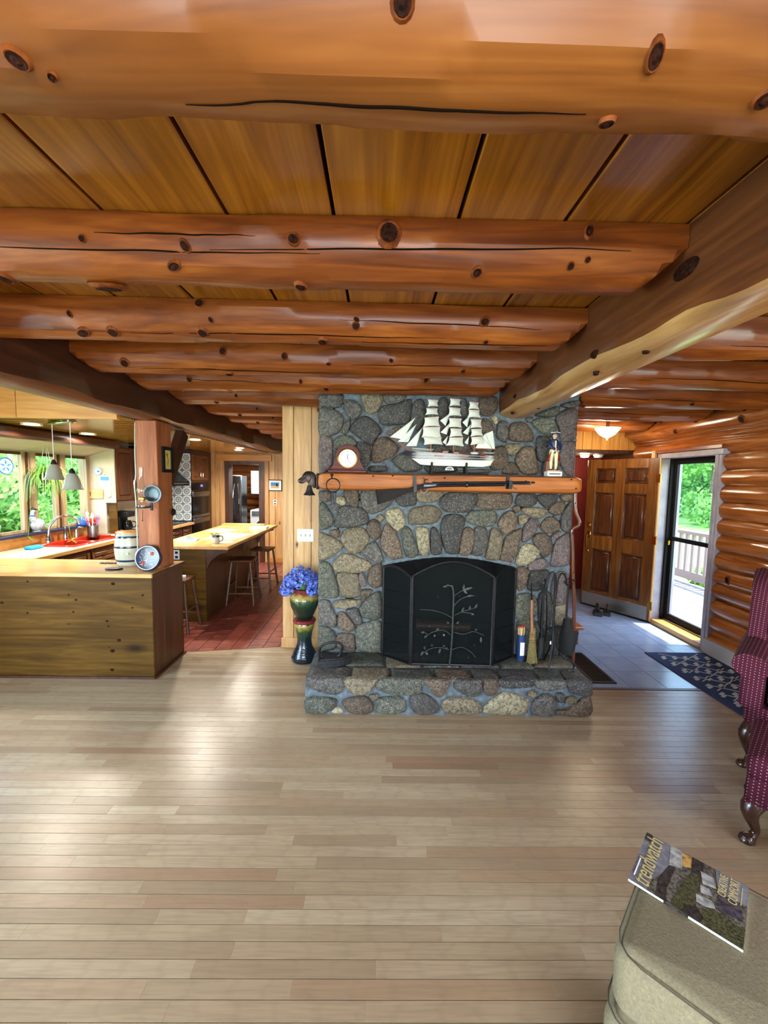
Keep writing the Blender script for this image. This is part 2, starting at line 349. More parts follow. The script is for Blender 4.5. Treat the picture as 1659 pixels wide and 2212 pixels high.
# stone outlines in millimetres (x, z): colour letter then corner list
FACE_STONES = 'g-492,2421,-324,2425,-323,2354,-355,2324,-477,2335,-492,2364;g-283,2377,-219,2369,-167,2334,-164,2281,-200,2242,-241,2235,-282,2288,-291,2336;t-146,2433,1,2435,0,2351,-37,2301,-87,2282,-119,2300,-140,2362;g33,2427,187,2430,170,2385,98,2362,39,2374;d21,2338,143,2358,233,2396,249,2311,237,2230,174,2202,24,2195,-9,2248,-14,2293;g-492,2301,-422,2305,-354,2286,-309,2243,-313,2184,-339,2134,-389,2106,-492,2100;g-272,2216,-245,2212,-262,2149,-285,2115,-312,2126,-299,2171;d-141,2250,-91,2238,-26,2190,2,2136,-43,2081,-69,2031,-125,2053,-198,2106,-239,2141,-226,2186,-190,2222;n-335,2090,-253,2091,-202,2051,-224,2006,-352,1990,-375,2039;p-492,2073,-403,2075,-393,1985,-392,1871,-442,1802,-492,1801;d-179,2043,-111,2026,-83,1999,-86,1899,-122,1853,-168,1852,-188,1988;b3,2082,53,2083,118,2039,146,1994,97,1939,-8,1892,-58,1895,-64,1968,-42,2045;g124,1926,197,1964,289,1929,338,1839,200,1822,107,1898;b75,2138,142,2175,193,2158,175,2117,80,2111;d-71,1850,39,1852,44,1815,-75,1813;n-338,1958,-238,1960,-213,1852,-342,1849;d270,2367,341,2388,365,2253,311,2151,253,2231;g479,2391,530,2407,548,2307,514,2246,471,2296;g647,2399,694,2390,702,2290,662,2274;b806,2413,933,2425,942,2345,903,2289,825,2297;b833,2242,884,2238,933,2163,888,2137,825,2161;b930,2000,1027,2027,1048,1889,972,1847,914,1866;g381,2223,525,2226,540,2064,396,2051;d565,2237,699,2250,712,2159,579,2146;g569,2115,713,2138,728,2006,583,1993;d427,2031,551,2034,554,1921,410,1919;b744,2139,879,2101,893,2020,759,2007;p605,1973,883,1989,887,1886,618,1861;d390,1867,587,1881,620,1820,412,1816;g661,1831,889,1845,880,1816,672,1812;l909,2261,937,2271,951,2234,934,2219;g968,2225,1030,2226,1038,2160,1037,2074,993,2088,960,2116,962,2177;b1083,2217,1170,2224,1225,2177,1252,2126,1244,2088,1181,2077,1060,2094,1061,2170;g1197,2262,1235,2272,1236,2244,1208,2239;n1272,2296,1433,2361,1449,2328,1422,2290,1340,2284;g1475,2380,1600,2411,1600,2369,1529,2358;p1478,2319,1600,2341,1600,2209,1600,2118,1495,2092,1471,2187,1438,2252;n1260,2249,1303,2264,1380,2265,1415,2242,1442,2181,1416,2129,1377,2128,1312,2165,1247,2220;d1305,2117,1388,2100,1406,2029,1411,1938,1339,1917,1298,1955,1289,2060;p1516,2069,1600,2075,1600,1985,1600,1865,1600,1811,1554,1815,1501,1896,1485,2006;t1038,2046,1139,2052,1145,2019,1104,1970,1070,1970,1034,2007;b1179,2024,1256,2026,1274,1954,1307,1869,1295,1820,1188,1818,1131,1894,1124,1947;b1068,1898,1107,1889,1140,1817,1023,1815,1035,1869;p1369,1903,1456,1905,1478,1862,1461,1823,1363,1821,1351,1874;n996,2479,1282,2503,1288,2372,1099,2312,1003,2310;b-492,1631,-411,1633,-410,1568,-475,1567;l-346,1589,-301,1590,-278,1551,-307,1531,-346,1550;b-282,1648,-182,1650,-181,1527,-223,1526,-268,1571;g-134,1651,111,1655,100,1558,49,1511,-54,1464,-119,1502,-139,1534;d144,1630,292,1658,301,1561,276,1541,191,1533,145,1571;t325,1658,512,1662,501,1603,437,1573,327,1574;p-391,1530,-345,1537,-339,1518,-371,1488,-397,1504;n-492,1528,-455,1535,-410,1471,-383,1420,-402,1354,-473,1327,-492,1359,-492,1450;d-326,1492,-274,1519,-145,1502,-92,1431,-117,1372,-253,1350,-357,1348,-351,1420;t13,1451,38,1427,14,1401,-10,1426;l76,1486,160,1503,207,1429,202,1364,157,1324,90,1388,60,1433;t258,1476,309,1516,438,1531,504,1493,499,1428,429,1390,273,1381,256,1411;b-85,1372,-46,1409,0,1374,11,1289,-31,1245,-70,1281,-94,1333;b-383,1315,-337,1319,-337,1264,-376,1270,-392,1292;t-492,1274,-460,1288,-330,1224,-310,1179,-362,1125,-453,1071,-492,1083,-492,1175;t-298,1290,-240,1331,-136,1332,-83,1261,-115,1188,-160,1141,-218,1127,-271,1166,-311,1238;g-108,1169,-50,1222,-11,1203,30,1111,31,1065,-8,1058,-140,1115;b40,1329,65,1372,111,1336,158,1265,193,1147,187,1100,109,1089,42,1158,22,1236;n196,1311,221,1354,267,1326,296,1241,330,1155,312,1109,246,1105,212,1187;l313,1340,391,1347,412,1295,421,1190,409,1130,371,1116,336,1175,321,1267;d437,1335,476,1342,518,1244,527,1159,501,1132,449,1137,439,1243;t-368,1039,-290,1119,-166,1088,-73,1050,-66,1010,-105,976,-203,968,-347,973;d509,1576,586,1645,798,1638,797,1559,742,1493,576,1490,517,1525;b824,1602,837,1646,1060,1649,1101,1607,1086,1549,1008,1516,827,1531;d1142,1593,1168,1644,1284,1646,1298,1567,1209,1544,1150,1558;d1313,1632,1471,1649,1467,1592,1412,1540,1367,1554;b1508,1636,1600,1652,1600,1609,1546,1593;b1116,1528,1151,1543,1167,1515,1139,1492;t1195,1522,1289,1531,1391,1518,1386,1475,1336,1452,1233,1480;b1426,1533,1475,1577,1540,1571,1515,1499,1473,1476,1421,1504;g1537,1492,1583,1579,1600,1587,1600,1363,1560,1340,1521,1390;n729,1442,778,1494,936,1500,978,1446,948,1381,847,1379,745,1406;b1018,1440,1067,1491,1110,1492,1146,1420,1130,1355,1052,1313,999,1381;t1169,1464,1220,1465,1229,1429,1201,1399,1172,1406;p1223,1385,1264,1437,1323,1423,1326,1365,1272,1284,1215,1246,1206,1297;b1355,1373,1402,1446,1467,1447,1506,1397,1487,1346,1408,1330;p1453,1301,1502,1339,1517,1317,1483,1280,1447,1279;d522,1374,548,1447,649,1463,712,1420,690,1304,673,1172,652,1135,579,1141,540,1229,523,1316;b704,1319,746,1356,791,1320,794,1240,768,1137,689,1128,686,1202;g804,1349,884,1351,908,1293,904,1205,870,1139,790,1134,801,1233;t936,1322,971,1352,1016,1309,1032,1266,1017,1119,981,1089,908,1095,906,1146;b1068,1281,1153,1340,1189,1348,1185,1268,1134,1098,1062,1083,1024,1111,1049,1207;l1210,1210,1267,1225,1335,1182,1337,1138,1260,1063,1173,1055,1163,1099,1183,1151;b1308,1292,1343,1314,1409,1308,1448,1243,1445,1169,1396,1117,1358,1153,1302,1248;p1492,1251,1540,1295,1600,1311,1600,1150,1600,1062,1488,1045,1457,1066,1473,1185;p1289,1079,1382,1102,1429,1059,1408,1029,1285,1005,1269,1034;b1174,1007,1239,1025,1256,968,1235,859,1182,846;d1292,986,1421,1005,1442,937,1383,849,1276,842;n1182,771,1283,796,1343,744,1348,628,1293,587,1190,585;p1475,833,1502,972,1593,973,1600,777,1573,719,1498,718;d1369,785,1454,810,1473,659,1458,495,1383,512;t1512,683,1600,719,1600,574,1525,543;n1203,556,1352,558,1370,423,1366,290,1216,290;d1402,465,1600,509,1600,297,1423,290;n-492,1033,-415,1034,-369,941,-337,807,-344,756,-394,747,-491,762,-492,868;t-338,945,-176,944,-159,842,-150,763,-297,757,-318,831;p-153,952,-118,948,-101,866,-136,858,-152,893;b-79,941,-49,1008,24,1033,30,876,-8,844,-43,843,-78,882;b-131,810,-73,819,-54,800,-92,752,-131,747,-135,787;t-363,692,-332,724,-161,731,-142,715,-169,687,-277,658,-359,668;n-145,663,-92,732,-7,796,24,765,24,578,-113,580,-141,632;g-483,714,-413,711,-386,640,-354,585,-354,501,-400,496,-492,535,-492,559,-492,650;b-323,601,-292,618,-253,582,-190,503,-217,462,-267,462,-326,493;d-261,634,-176,651,-160,615,-128,544,-159,519,-198,543;n-492,471,-455,491,-381,456,-357,408,-356,316,-430,290,-492,290,-492,390;b-330,425,-216,426,-196,394,-187,293,-234,290,-329,312;n-166,499,-89,528,24,534,28,292,-117,290,-164,314,-177,395'
HEARTH_STONES = 'g-496,272,-444,272,-273,272,-240,272,-245,198,-298,156,-390,169,-503,209;t-214,272,-9,272,-2,256,-60,173,-139,158,-212,199;n-1,215,44,272,328,272,337,205,298,163,112,161;b360,272,532,272,548,263,510,179,458,144,390,219;g600,272,639,272,745,272,780,265,770,169,697,154,589,208;b807,266,879,272,908,225,870,163,810,183;d924,272,1131,272,1155,228,948,219;g1198,272,1384,272,1409,224,1256,202,1194,236;d1431,272,1584,272,1600,220,1600,171,1471,183;n-509,113,-350,121,-291,87,-376,17,-509,16;b-238,102,-86,131,-32,76,-44,15,-191,15;n-6,91,60,126,193,127,208,24,22,15;g259,135,351,157,433,109,461,26,302,15;t499,96,578,132,725,120,788,44,756,15,542,15;l808,58,911,156,977,171,1126,131,1128,75,1098,15,836,15;g1181,104,1258,167,1326,133,1339,15,1185,15;b1364,50,1451,65,1566,157,1600,136,1600,15,1374,15;t1137,173,1176,194,1191,166,1165,148;g1351,168,1392,169,1394,127,1361,120;t1427,141,1486,149,1489,107,1422,107;t-40,145,7,153,7,128,-33,128;l-323,18,-284,53,-244,15'
# ------------------------------------------------------------------ floors
def clip(poly, a, b, c):
    out = []
    for i in range(len(poly)):
        p, q = poly[i], poly[(i+1) % len(poly)]; dp = a*p[0]+b*p[1]-c; dq = a*q[0]+b*q[1]-c
        if dp <= 0: out.append(p)
        if dp*dq < 0:
            t = dp/(dp-dq); out.append((p[0]+(q[0]-p[0])*t, p[1]+(q[1]-p[1])*t))
    return out
def slab(mb, poly, z0, z1, ch):
    n = len(poly); cx = sum(p[0] for p in poly)/n; cy = sum(p[1] for p in poly)/n
    def inset(p):
        d = math.hypot(p[0]-cx, p[1]-cy); k = max(0, 1-ch*1.4/max(d, .01)); return (cx+(p[0]-cx)*k, cy+(p[1]-cy)*k)
    q = [inset(p) for p in poly]
    vs = [(p[0], p[1], z0) for p in poly]+[(p[0], p[1], z1-ch) for p in poly]+[(p[0], p[1], z1) for p in q]
    fs = [tuple(range(2*n, 3*n))]
    for i in range(n):
        j = (i+1) % n; fs += [(i, j, n+j, n+i), (n+i, n+j, 2*n+j, 2*n+i)]
    return mb.add(vs, fs)
floor = struct('floor')
BX('subfloor', 'groove_dark', floor, -4.1, 3.6, -3.0, 4.1, -.06, -.012)
# the line where the oak stops: along the kitchen it runs at a slight slant, in the entry it is square
def wood_edge(poly):
    poly = clip(poly, -.176, 1, 3.9+1.886*.176)
    return poly
rest = MB(); n_ind = 0
row_w = .0572; y = -2.9; rnd = random.Random(11)
while y < 4.08:
    x = -4.0 + rnd.uniform(-.9, 0); x_end = 1.62 if y > 3.24 else 3.45
    while x < x_end:
        L = rnd.choice((.35, .5, .65, .8, .9, 1.1, 1.3, 1.5)); x1 = min(x+L, x_end)
        if x1 > -4.0 and x1-x > .02:
            poly = [(max(x, -4)+.0001, y+.0013), (x1-.0001, y+.0013), (x1-.0001, y+row_w-.0013), (max(x, -4)+.0001, y+row_w-.0013)]
            poly = wood_edge(poly)
            hid = (y > 2.9 and x > -.5 and x1 < 1.6) or (y > 3.4 and x1 < -1.95)
            if len(poly) >= 3 and not hid:
                vis = 1.06 < y and x < .99*y and x1 > -1.0*y
                if vis and n_ind < 300:
                    slab(MB_ := MB(), poly, -.012, 0, .0005); MB_.build('floorboard', 'oak_floor', floor, 0); n_ind += 1
                else: slab(rest, poly, -.012, 0, .0005)
        x = x1
    y += row_w
tag(rest.build('floorboards', 'oak_floor', floor, 0), kind='stuff')

m = NT('quarry_tile'); f = m.noise(m.pos(rnd=7), 9); c = m.ramp(f, [(.3, S(112, 52, 40)), (.7, S(150, 78, 62))])
hs = m.new('HueSaturation'); m.link(m.rand(.82, 1.15), hs.inputs['Value']); m.link(c, hs.inputs['Color']); m.col(hs.outputs[0]); m.set(Roughness=.35)
plain('grout_dark', S(84, 52, 46), .9); plain('grout_light', S(150, 160, 170), .9)
fk = struct('floor_kitchen'); BX('grout', 'grout_dark', fk, -4.1, -.4, 3.88, 10.6, -.06, -.004)
ts = .157; restk = MB()
ix = 0; x = -4.0
while x < -.5:
    off = (ix % 2)*ts*.5; y = 3.7-off
    while y < 10.4:
        poly = [(x+.002, y+.002), (x+ts-.002, y+.002), (x+ts-.002, y+ts-.002), (x+.002, y+ts-.002)]
        poly = clip(poly, .176, -1, -(3.9+1.886*.176)-.006)
        if len(poly) >= 3:
            if -2.25 < x < -.95 and y < 6.4: slab(q := MB(), poly, -.012, 0, .002); q.build('tile', 'quarry_tile', fk, 0)
            else: slab(restk, poly, -.012, 0, .002)
        y += ts
    x += ts; ix += 1
tag(restk.build('tiles', 'quarry_tile', fk, 0), kind='stuff')
m = NT('entry_tile'); f = m.noise(m.pos(rnd=5), 6); c = m.ramp(f, [(.3, S(134, 152, 176)), (.7, S(152, 168, 190))]); m.col(c); m.set(Roughness=.22)  # white tile with the sky's blue cast put into its colour
fe = struct('floor_entry'); BX('grout', 'grout_light', fe, 1.62, 3.62, 3.25, 6.6, -.06, -.003)
for i in range(7):
    for j in range(11):
        x0, y0 = 1.585+.305*i, 3.3+.305*j; x0c = max(x0, 1.64); x1c = min(x0+.305, 3.55)
        slab(q := MB(), [(x0c+.002, y0+.002), (x1c-.002, y0+.002), (x1c-.002, y0+.303), (x0c+.002, y0+.303)], -.012, 0, .0015); q.build('tile', 'entry_tile', fe, 0)
BX('threshold_strip', 'panel_side', fe, 1.62, 3.5, 3.262, 3.296, -.012, .004, c=.003)

# ------------------------------------------------------------------ ceiling of planks
CZ = 2.563
ceil = struct('ceiling')
BX('backing', 'groove_dark', ceil, -4.2, 3.7, -3.05, 8.4, CZ+.03, CZ+.1)
gaps = [-4.1, -3.75, -3.38, -3.0, -2.64, -2.27, -1.9, -1.56, -1.23, -.878, -.493, -.157, .235, .57, .957, 1.33, 1.7, 2.06, 2.43, 2.8, 3.17, 3.6]
for a, b in zip(gaps, gaps[1:]): BX('ceiling_plank', 'ceiling_plank', ceil, a+.006, b-.006, -3.0, 8.3, CZ, CZ+.03, c=.004)

# ------------------------------------------------------------------ log joists and girders
def hsh(a, b, c): v = math.sin(a*127.1+b*311.7+c*74.7)*43758.5453; return v-math.floor(v)-.5
def log_beam(name, mat, p0, p1, r, seed, end=(0, 0), nl=None, lump=.045, knots=(), flat=None, parent=None, sq=0.0, facet=.0035, cracks=(), flen=.38):
    """a drawknifed log from p0 to p1 along x or y; end = length of the 45 degree undercut at either end"""
    p0, p1 = Vector(p0), Vector(p1); L = (p1-p0).length; nl = nl or max(10, int(L/.06)); n = 20; mb = MB(); vs = []; fs = []
    ax = 0 if abs(p1.x-p0.x) > abs(p1.y-p0.y) else 1
    def surf(s_, th, extra=0.0, k=None):
        c = p0+(p1-p0)*(s_/L); ct, st = math.cos(th), math.sin(th)
        if k is None: k = round(th/(2*math.pi)*n) % n
        rr = r*(1+lump*nz(s_*1.3, seed*3.1+ct*.8, st*.8)*2 + lump*.5*nz(s_*5, seed+ct*2, st*2))
        rr += facet*2*hsh(math.floor(s_/flen+hsh(k, seed, 1)), k, seed)
        for kx, ka, kr in knots:
            d = kx-(c.x if ax == 0 else c.y); da = (math.degrees(th)-ka+180) % 360-180
            if abs(d) < kr*4 and abs(da) < 70: rr += .38*kr*math.exp(-(d/(kr*1.6))**2-(da*r/57.3/(kr*1.5))**2)
        rr += extra; u, v = rr*ct, rr*st
        if sq: mxx = max(abs(ct), abs(st)); u /= 1-sq+sq*mxx; v /= 1-sq+sq*mxx
        z = c.z+v+.010*nz(s_*.8, seed, 3)
        for e, dist in ((end[0], s_), (end[1], L-s_)):
            if e and dist < e: z = max(z, c.z-r+(e-dist)*1.0)
        if flat: z = min(z, flat)
        return (c.x, c.y+u, z) if ax == 0 else (c.x+u, c.y, z)
    for i in range(nl+1):
        for k in range(n): vs.append(surf(L*i/nl, 2*math.pi*k/n, 0, k))
    for i in range(nl):
        for k in range(n): fs.append((i*n+k, i*n+(k+1) % n, (i+1)*n+(k+1) % n, (i+1)*n+k))
    fs += [tuple(range(n)), tuple(range(nl*n, nl*n+n))]
    o = mb.add(vs, fs).build(name, mat, parent, 24)
    for x0_, x1_, t0_, t1_ in cracks:
        o0 = p0.x if ax == 0 else p0.y; pts = []
        for i in range(29):
            t = i/28; pts.append(surf(x0_+(x1_-x0_)*t-o0, rad(t0_+(t1_-t0_)*t+3*nz(t*6, seed, x0_)), -.0004))
        MB().tube(pts, [.0008+.0022*math.sin(math.pi*i/28) for i in range(29)], 5).build('drying_crack', 'groove_dark', o)
    for kx, ka, kr in knots:
        a = rad(ka); s_ = kx-(p0.x if ax == 0 else p0.y); c = Vector(surf(s_, a))
        nrm = Vector((0, math.cos(a), math.sin(a))) if ax == 0 else Vector((math.cos(a), 0, math.sin(a)))
        M = Matrix.Translation(c+nrm*.0035) @ nrm.to_track_quat('Z', 'X').to_matrix().to_4x4() @ Matrix.Rotation(hsh(kx, ka, 2)*6, 4, 'Z') @ Matrix.Diagonal((1.0+.5*hsh(kx, ka, 7), 1.25, 1, 1))
        k = MB().lathe([(kr*.86, -.012), (kr*.8, .0005), (kr*.5, -.001), (kr*.22, .002), (0, .001)], 11, M=M).build('knot', 'knot', o)
        MB().lathe([(kr*1.3, -.014), (kr*1.1, -.004), (kr*.95, -.001), (kr*.8, -.002)], 13, M=M).build('knot_ring', 'knot_ring', k)
    return o
CR = {1: [(-.35, .35, -85, -88)], 2: [(-1.3, -.2, -141, -146), (-.55, .78, -148, -160), (-.9, -.4, -165, -168)], 3: [(-1.2, .3, -118, -124), (-.2, .75, -160, -150), (-.1, .8, -105, -112)], 4: [(-1.5, -.3, -118, -112), (-.2, .6, -140, -146)], 5: [(-1.5, -.8, -150, -140), (-.2, .8, -120, -128)]}
KN = {1: [(-.58,-113,.014),(.414,-123,.015),(.393,-84,.011),(.629,-104,.013),(.022,-140,.014),(-.543,-104,.006)],
 2: [(-1.281,-93,.025),(-.959,-74,.042),(-.675,-125,.018),(-.28,-163,.016),(.016,-172,.027),(.306,-126,.014),(.639,179,.017),(.603,-137,.01),(-.279,-94,.018),(.651,-146,.008),(-.939,-156,.009),(-.623,-151,.016)],
 3: [(-1.412,-121,.026),(-1.273,-122,.02),(-.854,-121,.02),(-.797,-151,.01),(-.12,-160,.011),(-.124,-146,.014),(.477,-163,.018),(-.288,-103,.02),(-.843,175,.016),(-1.437,-158,.012),(.5,-119,.009)],
 4: [(-1.586,-135,.022),(-.968,-173,.02),(-.97,-99,.02),(-.595,-161,.016),(-.327,-143,.012),(.059,-155,.01),(.51,-131,.012)],
 5: [(-1.529,-78,.018),(-1.176,-78,.02),(-1.431,-149,.018),(-.416,-123,.018),(.335,-163,.018),(-.602,-149,.012)]}
JL = ['largest log joist, crossing the ceiling nearest above the viewer', 'knotty log joist between the nearest joist and the third one',
      'third log joist from the viewer, glossy strip along its middle', 'fourth log joist from the viewer, undercut at both ends', 'log joist directly in front of the stone chimney top']
GJ = 'orange log joists under the plank ceiling'
for i, (jy, r) in enumerate(((.75, .135), (1.44, .12), (2.05, .12), (2.66, .122), (3.19, .118))):
    o = log_beam('log_joist', 'joist_big' if i == 0 else 'log_x', (-1.899, jy, 2.525), (.961, jy, 2.525), r, i*7.3+1, (0, .085) if i < 3 else (.085, .085), 84, knots=KN[i+1], flat=CZ-.002, lump=.05 if i == 0 else .03, cracks=CR[i+1], facet=.005 if i == 0 else .0035)
    tag(o, JL[i], 'beam', GJ)
for i, jy in enumerate((3.8, 4.42, 5.05, 5.68, 6.3, 6.95)):
    o = log_beam('log_joist', 'log_x', (-1.899, jy, 2.525), (-.52 if i == 0 else .19, jy, 2.525), .118, 40+i*5, (.085, 0), 30, flat=CZ-.002,
                 knots=[(-1.5, -110, .016), (-1.3, -150, .012)] if i < 3 else ())
    tag(o, ['log joist running to the pine divider wall beside the chimney', 'first log joist seen behind the pine divider wall', 'second log joist seen behind the pine divider wall',
            'third log joist seen behind the pine divider wall', 'fourth log joist seen behind the pine divider wall', 'hindmost log joist over the kitchen island side'][i], 'beam', GJ)
EK = [[], [], [(3.05, -120, .02)], [(3.2, -125, .018), (2.7, -140, .012)], [(3.1, -100, .02), (2.6, -130, .014)], [(2.9, -95, .016), (3.25, -110, .014)]]
for i, jy in enumerate((.75, 1.44, 2.1, 2.78, 3.48, 4.22, 5.1)):
    o = log_beam('log_joist', 'log_x', (1.268 if jy < 3.4 else 1.63 if jy < 4.3 else 1.765, jy, 2.515), (3.36, jy, 2.515), .122, 80+i*9, (.085, .085), 50, flat=CZ-.002, cracks=[(1.7, 3.0, -120-8*i, -112-6*i)], knots=EK[i] if i < 6 else ())
    tag(o, ['entry side log joist level with the nearest living room joist', 'entry side log joist second from the viewer', 'entry side log joist behind the curved girder, third from the viewer',
            'entry side log joist with a dark star-shaped knot', 'entry side log joist meeting the chimney corner', 'entry side log joist with its undercut end at the log wall', 'hindmost entry joist beside the frosted ceiling dome'][i], 'beam', GJ)

def girder(name, x0, x1, y0, y1, zb, wave, mats, seed, ny=90, pale=True):
    prof = []
    for j in range(ny+1):
        yy = y0+(y1-y0)*j/ny
        wv = wave*(nz(yy*1.6, seed, 0)*2.4+.7*nz(yy*4.1, seed, 5)); ws = wave*.6*nz(yy*.9, seed+9, 2)
        w_ = x1-x0
        sec = [(x0, CZ), (x0+.002, (CZ+zb)/2), (x0+.004, zb+.035+wv), (x0+.03, zb+.012+wv*.6), (x0+w_*.35, zb-.006+ws), (x0+w_*.65, zb-.002+ws), (x1-.05, zb+.03+ws), (x1-.012, zb+.09), (x1, (CZ+zb)/2+.04), (x1, CZ)]
        prof.append([(a, yy, b) for a, b in sec])
    mb = MB(); n = len(prof[0]); vs = [p for r_ in prof for p in r_]
    for j in range(ny):
        for k in range(n-1):
            mb.cur = 0
            mb.f.append((j*n+k, j*n+k+1, (j+1)*n+k+1, (j+1)*n+k)); mb.mi.append((0 if k < 2 else 1) if pale else 0)
    mb.v = vs; mb.f += [tuple(range(n)), tuple(range(ny*n, ny*n+n))]; mb.mi += [0, 0]
    return mb.build(name, mats, None, 45)
g = girder('timber_girder', .962, 1.265, -2.95, 3.345, 2.265, .03, ['girder_wood', 'girder_pale'], 3.3)
tag(g, 'hewn girder with wavy pale underside running from the viewer to the chimney', 'beam')
for (ky, kz, kr) in ((1.33, 2.43, .035), (1.87, 2.33, .02), (2.95, 2.36, .018)):
    MB().lathe([(kr*1.3, -.01), (kr, .001), (kr*.5, .003), (0, .002)], 14, M=Matrix.Translation((.962, ky, kz)) @ Matrix.Rotation(-math.pi/2, 4, 'Y') @ Matrix.Diagonal((.75, 1.5, 1, 1))).build('knot', 'knot', g)
for (ky, kx) in ((1.62, 1.04), (1.95, 1.02), (2.85, 1.1), (3.1, 1.0)):
    MB().lathe([(.014, -.012), (.012, .004), (.006, .006), (0, .005)], 10, M=Matrix.Translation((kx, ky, 2.262)) @ Matrix.Rotation(math.pi, 4, 'X')).build('knot', 'knot', g)
g = girder('timber_girder', -2.2, -1.9, -2.95, 8.28, 2.222, .02, ['girder_dark', 'girder_wood'], 8.8, 120)
# the dark girder shows its living room side: mirror so that the sawn face looks towards the fireplace
for v in g.data.vertices: v.co.x = -4.1-v.co.x
fix_normals(g.data)
tag(g, 'dark stained girder resting on the kitchen post', 'beam')

# ------------------------------------------------------------------ walls
soft('wall_white', S(176, 164, 144), S(188, 176, 156), 4, .7); soft('wall_red', S(120, 30, 22), S(138, 38, 28), 4, .7)
soft('trim_paint', S(150, 142, 150), S(168, 160, 166), 8, .45)
wr = struct('wall_right', 'wall of stacked varnished logs beside the entry')
BX('chinking', 'panel_side', wr, 3.56, 3.7, -3.0, -1.2, 0, CZ); BX('chinking', 'panel_side', wr, 3.56, 3.7, .5, 4.1, 0, CZ)
BX('chinking', 'panel_side', wr, 3.56, 3.7, -1.2, .5, 0, .8); BX('chinking', 'panel_side', wr, 3.56, 3.7, -1.2, .5, 2.2, CZ)
BX('chinking', 'panel_side', wr, 3.56, 3.7, 4.1, 5.02, 2.14, CZ); BX('chinking', 'panel_side', wr, 3.56, 3.7, 5.02, 6.6, 0, CZ)
wood('wall_log', S(122, 62, 22), S(172, 98, 44), S(198, 128, 68), 'Y', .9, rough=.24, coat=.4, vary=.12, stretch=.09)
k = 0; z = .147
while z < 2.35:
    spans = [(.55, 4.075+.02*math.sin(k*2.3))] if z < 2.14 else [(-2.95, 5.5)]
    if z < 2.14: spans.append((-2.95, .5) if z < .7 or z > 2.3 else (-2.95, -1.25))
    for a, b in spans:
        kn = [(3.55+.35*math.sin(k*5), 180, .03)] if (k % 3 == 1 and b > 3.9) else []
        log_beam('wall_log', 'wall_log', (3.545, a, z), (3.545, b, z), .094, 120+k*3.7, (0, 0), 30 if b-a > 2 else 12, lump=.035, knots=kn, parent=wr, sq=.0)
    z += .168; k += 1
log_beam('wall_log', 'wall_log', (3.47, -2.95, 2.40), (3.47, 5.55, 2.40), .125, 170, (0, .1), 60, parent=wr, knots=[(3.75, 200, .03), (4.6, 205, .02)])
soft('base_paint', S(170, 160, 150), S(186, 176, 166), 5, .4)
tag(BX('baseboard_right', 'base_paint', None, 3.40, 3.47, -2.9, 4.06, 0, .16, c=.006), kind='structure')

we = struct('wall_entry', 'dark red end wall of the entry behind the open door')
BX('panel', 'wall_red', we, 1.3, 3.6, 6.5, 6.6, 0, CZ); BX('return', 'wall_red', we, 1.66, 1.76, 4.35, 6.5, 0, CZ)
wood('fascia_pine', S(186, 116, 44), S(214, 150, 72), S(228, 172, 96), 'Z', .8, rough=.35, vary=.1, knots=.45, knot_scale=3.0)
ef = struct('trim_1', 'pine board drop above the entry door')
for i in range(14):
    BX('board', 'fascia_pine', ef, 1.76+.128*i, 1.76+.128*i+.124, 5.56, 5.585, 2.205, 2.50, c=.004)
BX('ledge', 'cabinet', ef, 1.7, 3.56, 5.56, 6.5, 2.16, 2.205)
MB().tube([(3.44, 5.57, 2.5), (3.5, 5.57, 2.33), (3.62, 5.57, 2.22)], .03, 8).build('corner_moulding', 'cabinet', ef)

wl = struct('wall_left', 'pale kitchen and living room side wall')
for b in ((-3.0, -.75, 0, CZ), (-.75, 1.85, 0, .45), (-.75, 1.85, 2.25, CZ), (1.85, 3.05, 0, CZ), (3.05, 5.58, 0, 1.06), (3.05, 5.58, 1.99, CZ), (5.58, 8.4, 0, CZ)):
    BX('panel', 'wall_white', wl, -4.12, -4.0, *b)
wb = struct('wall_back', 'wall behind the viewer')
for b in ((-4.1, -1.8, 0, CZ), (2.2, 3.7, 0, CZ), (-1.8, 2.2, 0, .55), (-1.8, 2.2, 2.35, CZ)): BX('panel', 'wall_white', wb, b[0], b[1], -3.05, -2.95, b[2], b[3])
def plain_window(name, axis, at, a, b, z0, z1, n):
    o = struct(name)
    def bar(u0, u1, v0, v1, nm):
        if axis == 'x': BX(nm, 'pine_v', o, u0, u1, at-.04, at+.03, v0, v1, c=.004)
        else: BX(nm, 'pine_v', o, at-.03, at+.04, u0, u1, v0, v1, c=.004)
    bar(a, b, z0, z0+.05, 'sill'); bar(a, b, z1-.05, z1, 'head')
    for i in range(n+1):
        u = a+(b-a)*i/n; bar(max(a, u-.035), min(b, u+.035), z0+.05, z1-.05, 'stile')
    for i in range(n):
        u0 = a+(b-a)*i/n+.035; u1 = a+(b-a)*(i+1)/n-.035
        if axis == 'x': BX('pane', 'clear_glass', o, u0, u1, at, at+.004, z0+.05, z1-.05)
        else: BX('pane', 'clear_glass', o, at, at+.004, u0, u1, z0+.05, z1-.05)
plain_window('window_2', 'x', -3.0, -1.8, 2.2, .55, 2.35, 4)
plain_window('window_3', 'y', -4.06, -.75, 1.85, .45, 2.25, 2)
plain_window('window_4', 'y', 3.62, -1.2, .5, .8, 2.2, 2)

wd = struct('wall_divider', 'pine board wall between chimney and kitchen')
BX('core', 'pine_v', wd, -.955, -.4, 4.075, 4.16, 0, 2.56)
for a, b in ((-.972, -.862), (-.858, -.684), (-.680, -.505)): BX('board', 'pine_v', wd, a, b, 4.05, 4.075, .1, 2.56, c=.004)
tag(BX('baseboard_divider', 'pine_v', None, -.985, -.55, 4.035, 4.052, 0, .105, c=.004), kind='structure')
MB().tube([(-.62, 4.03, 2.44), (-.52, 4.03, 2.44)], .05, 10).build('log_stub', 'log_x', wd)

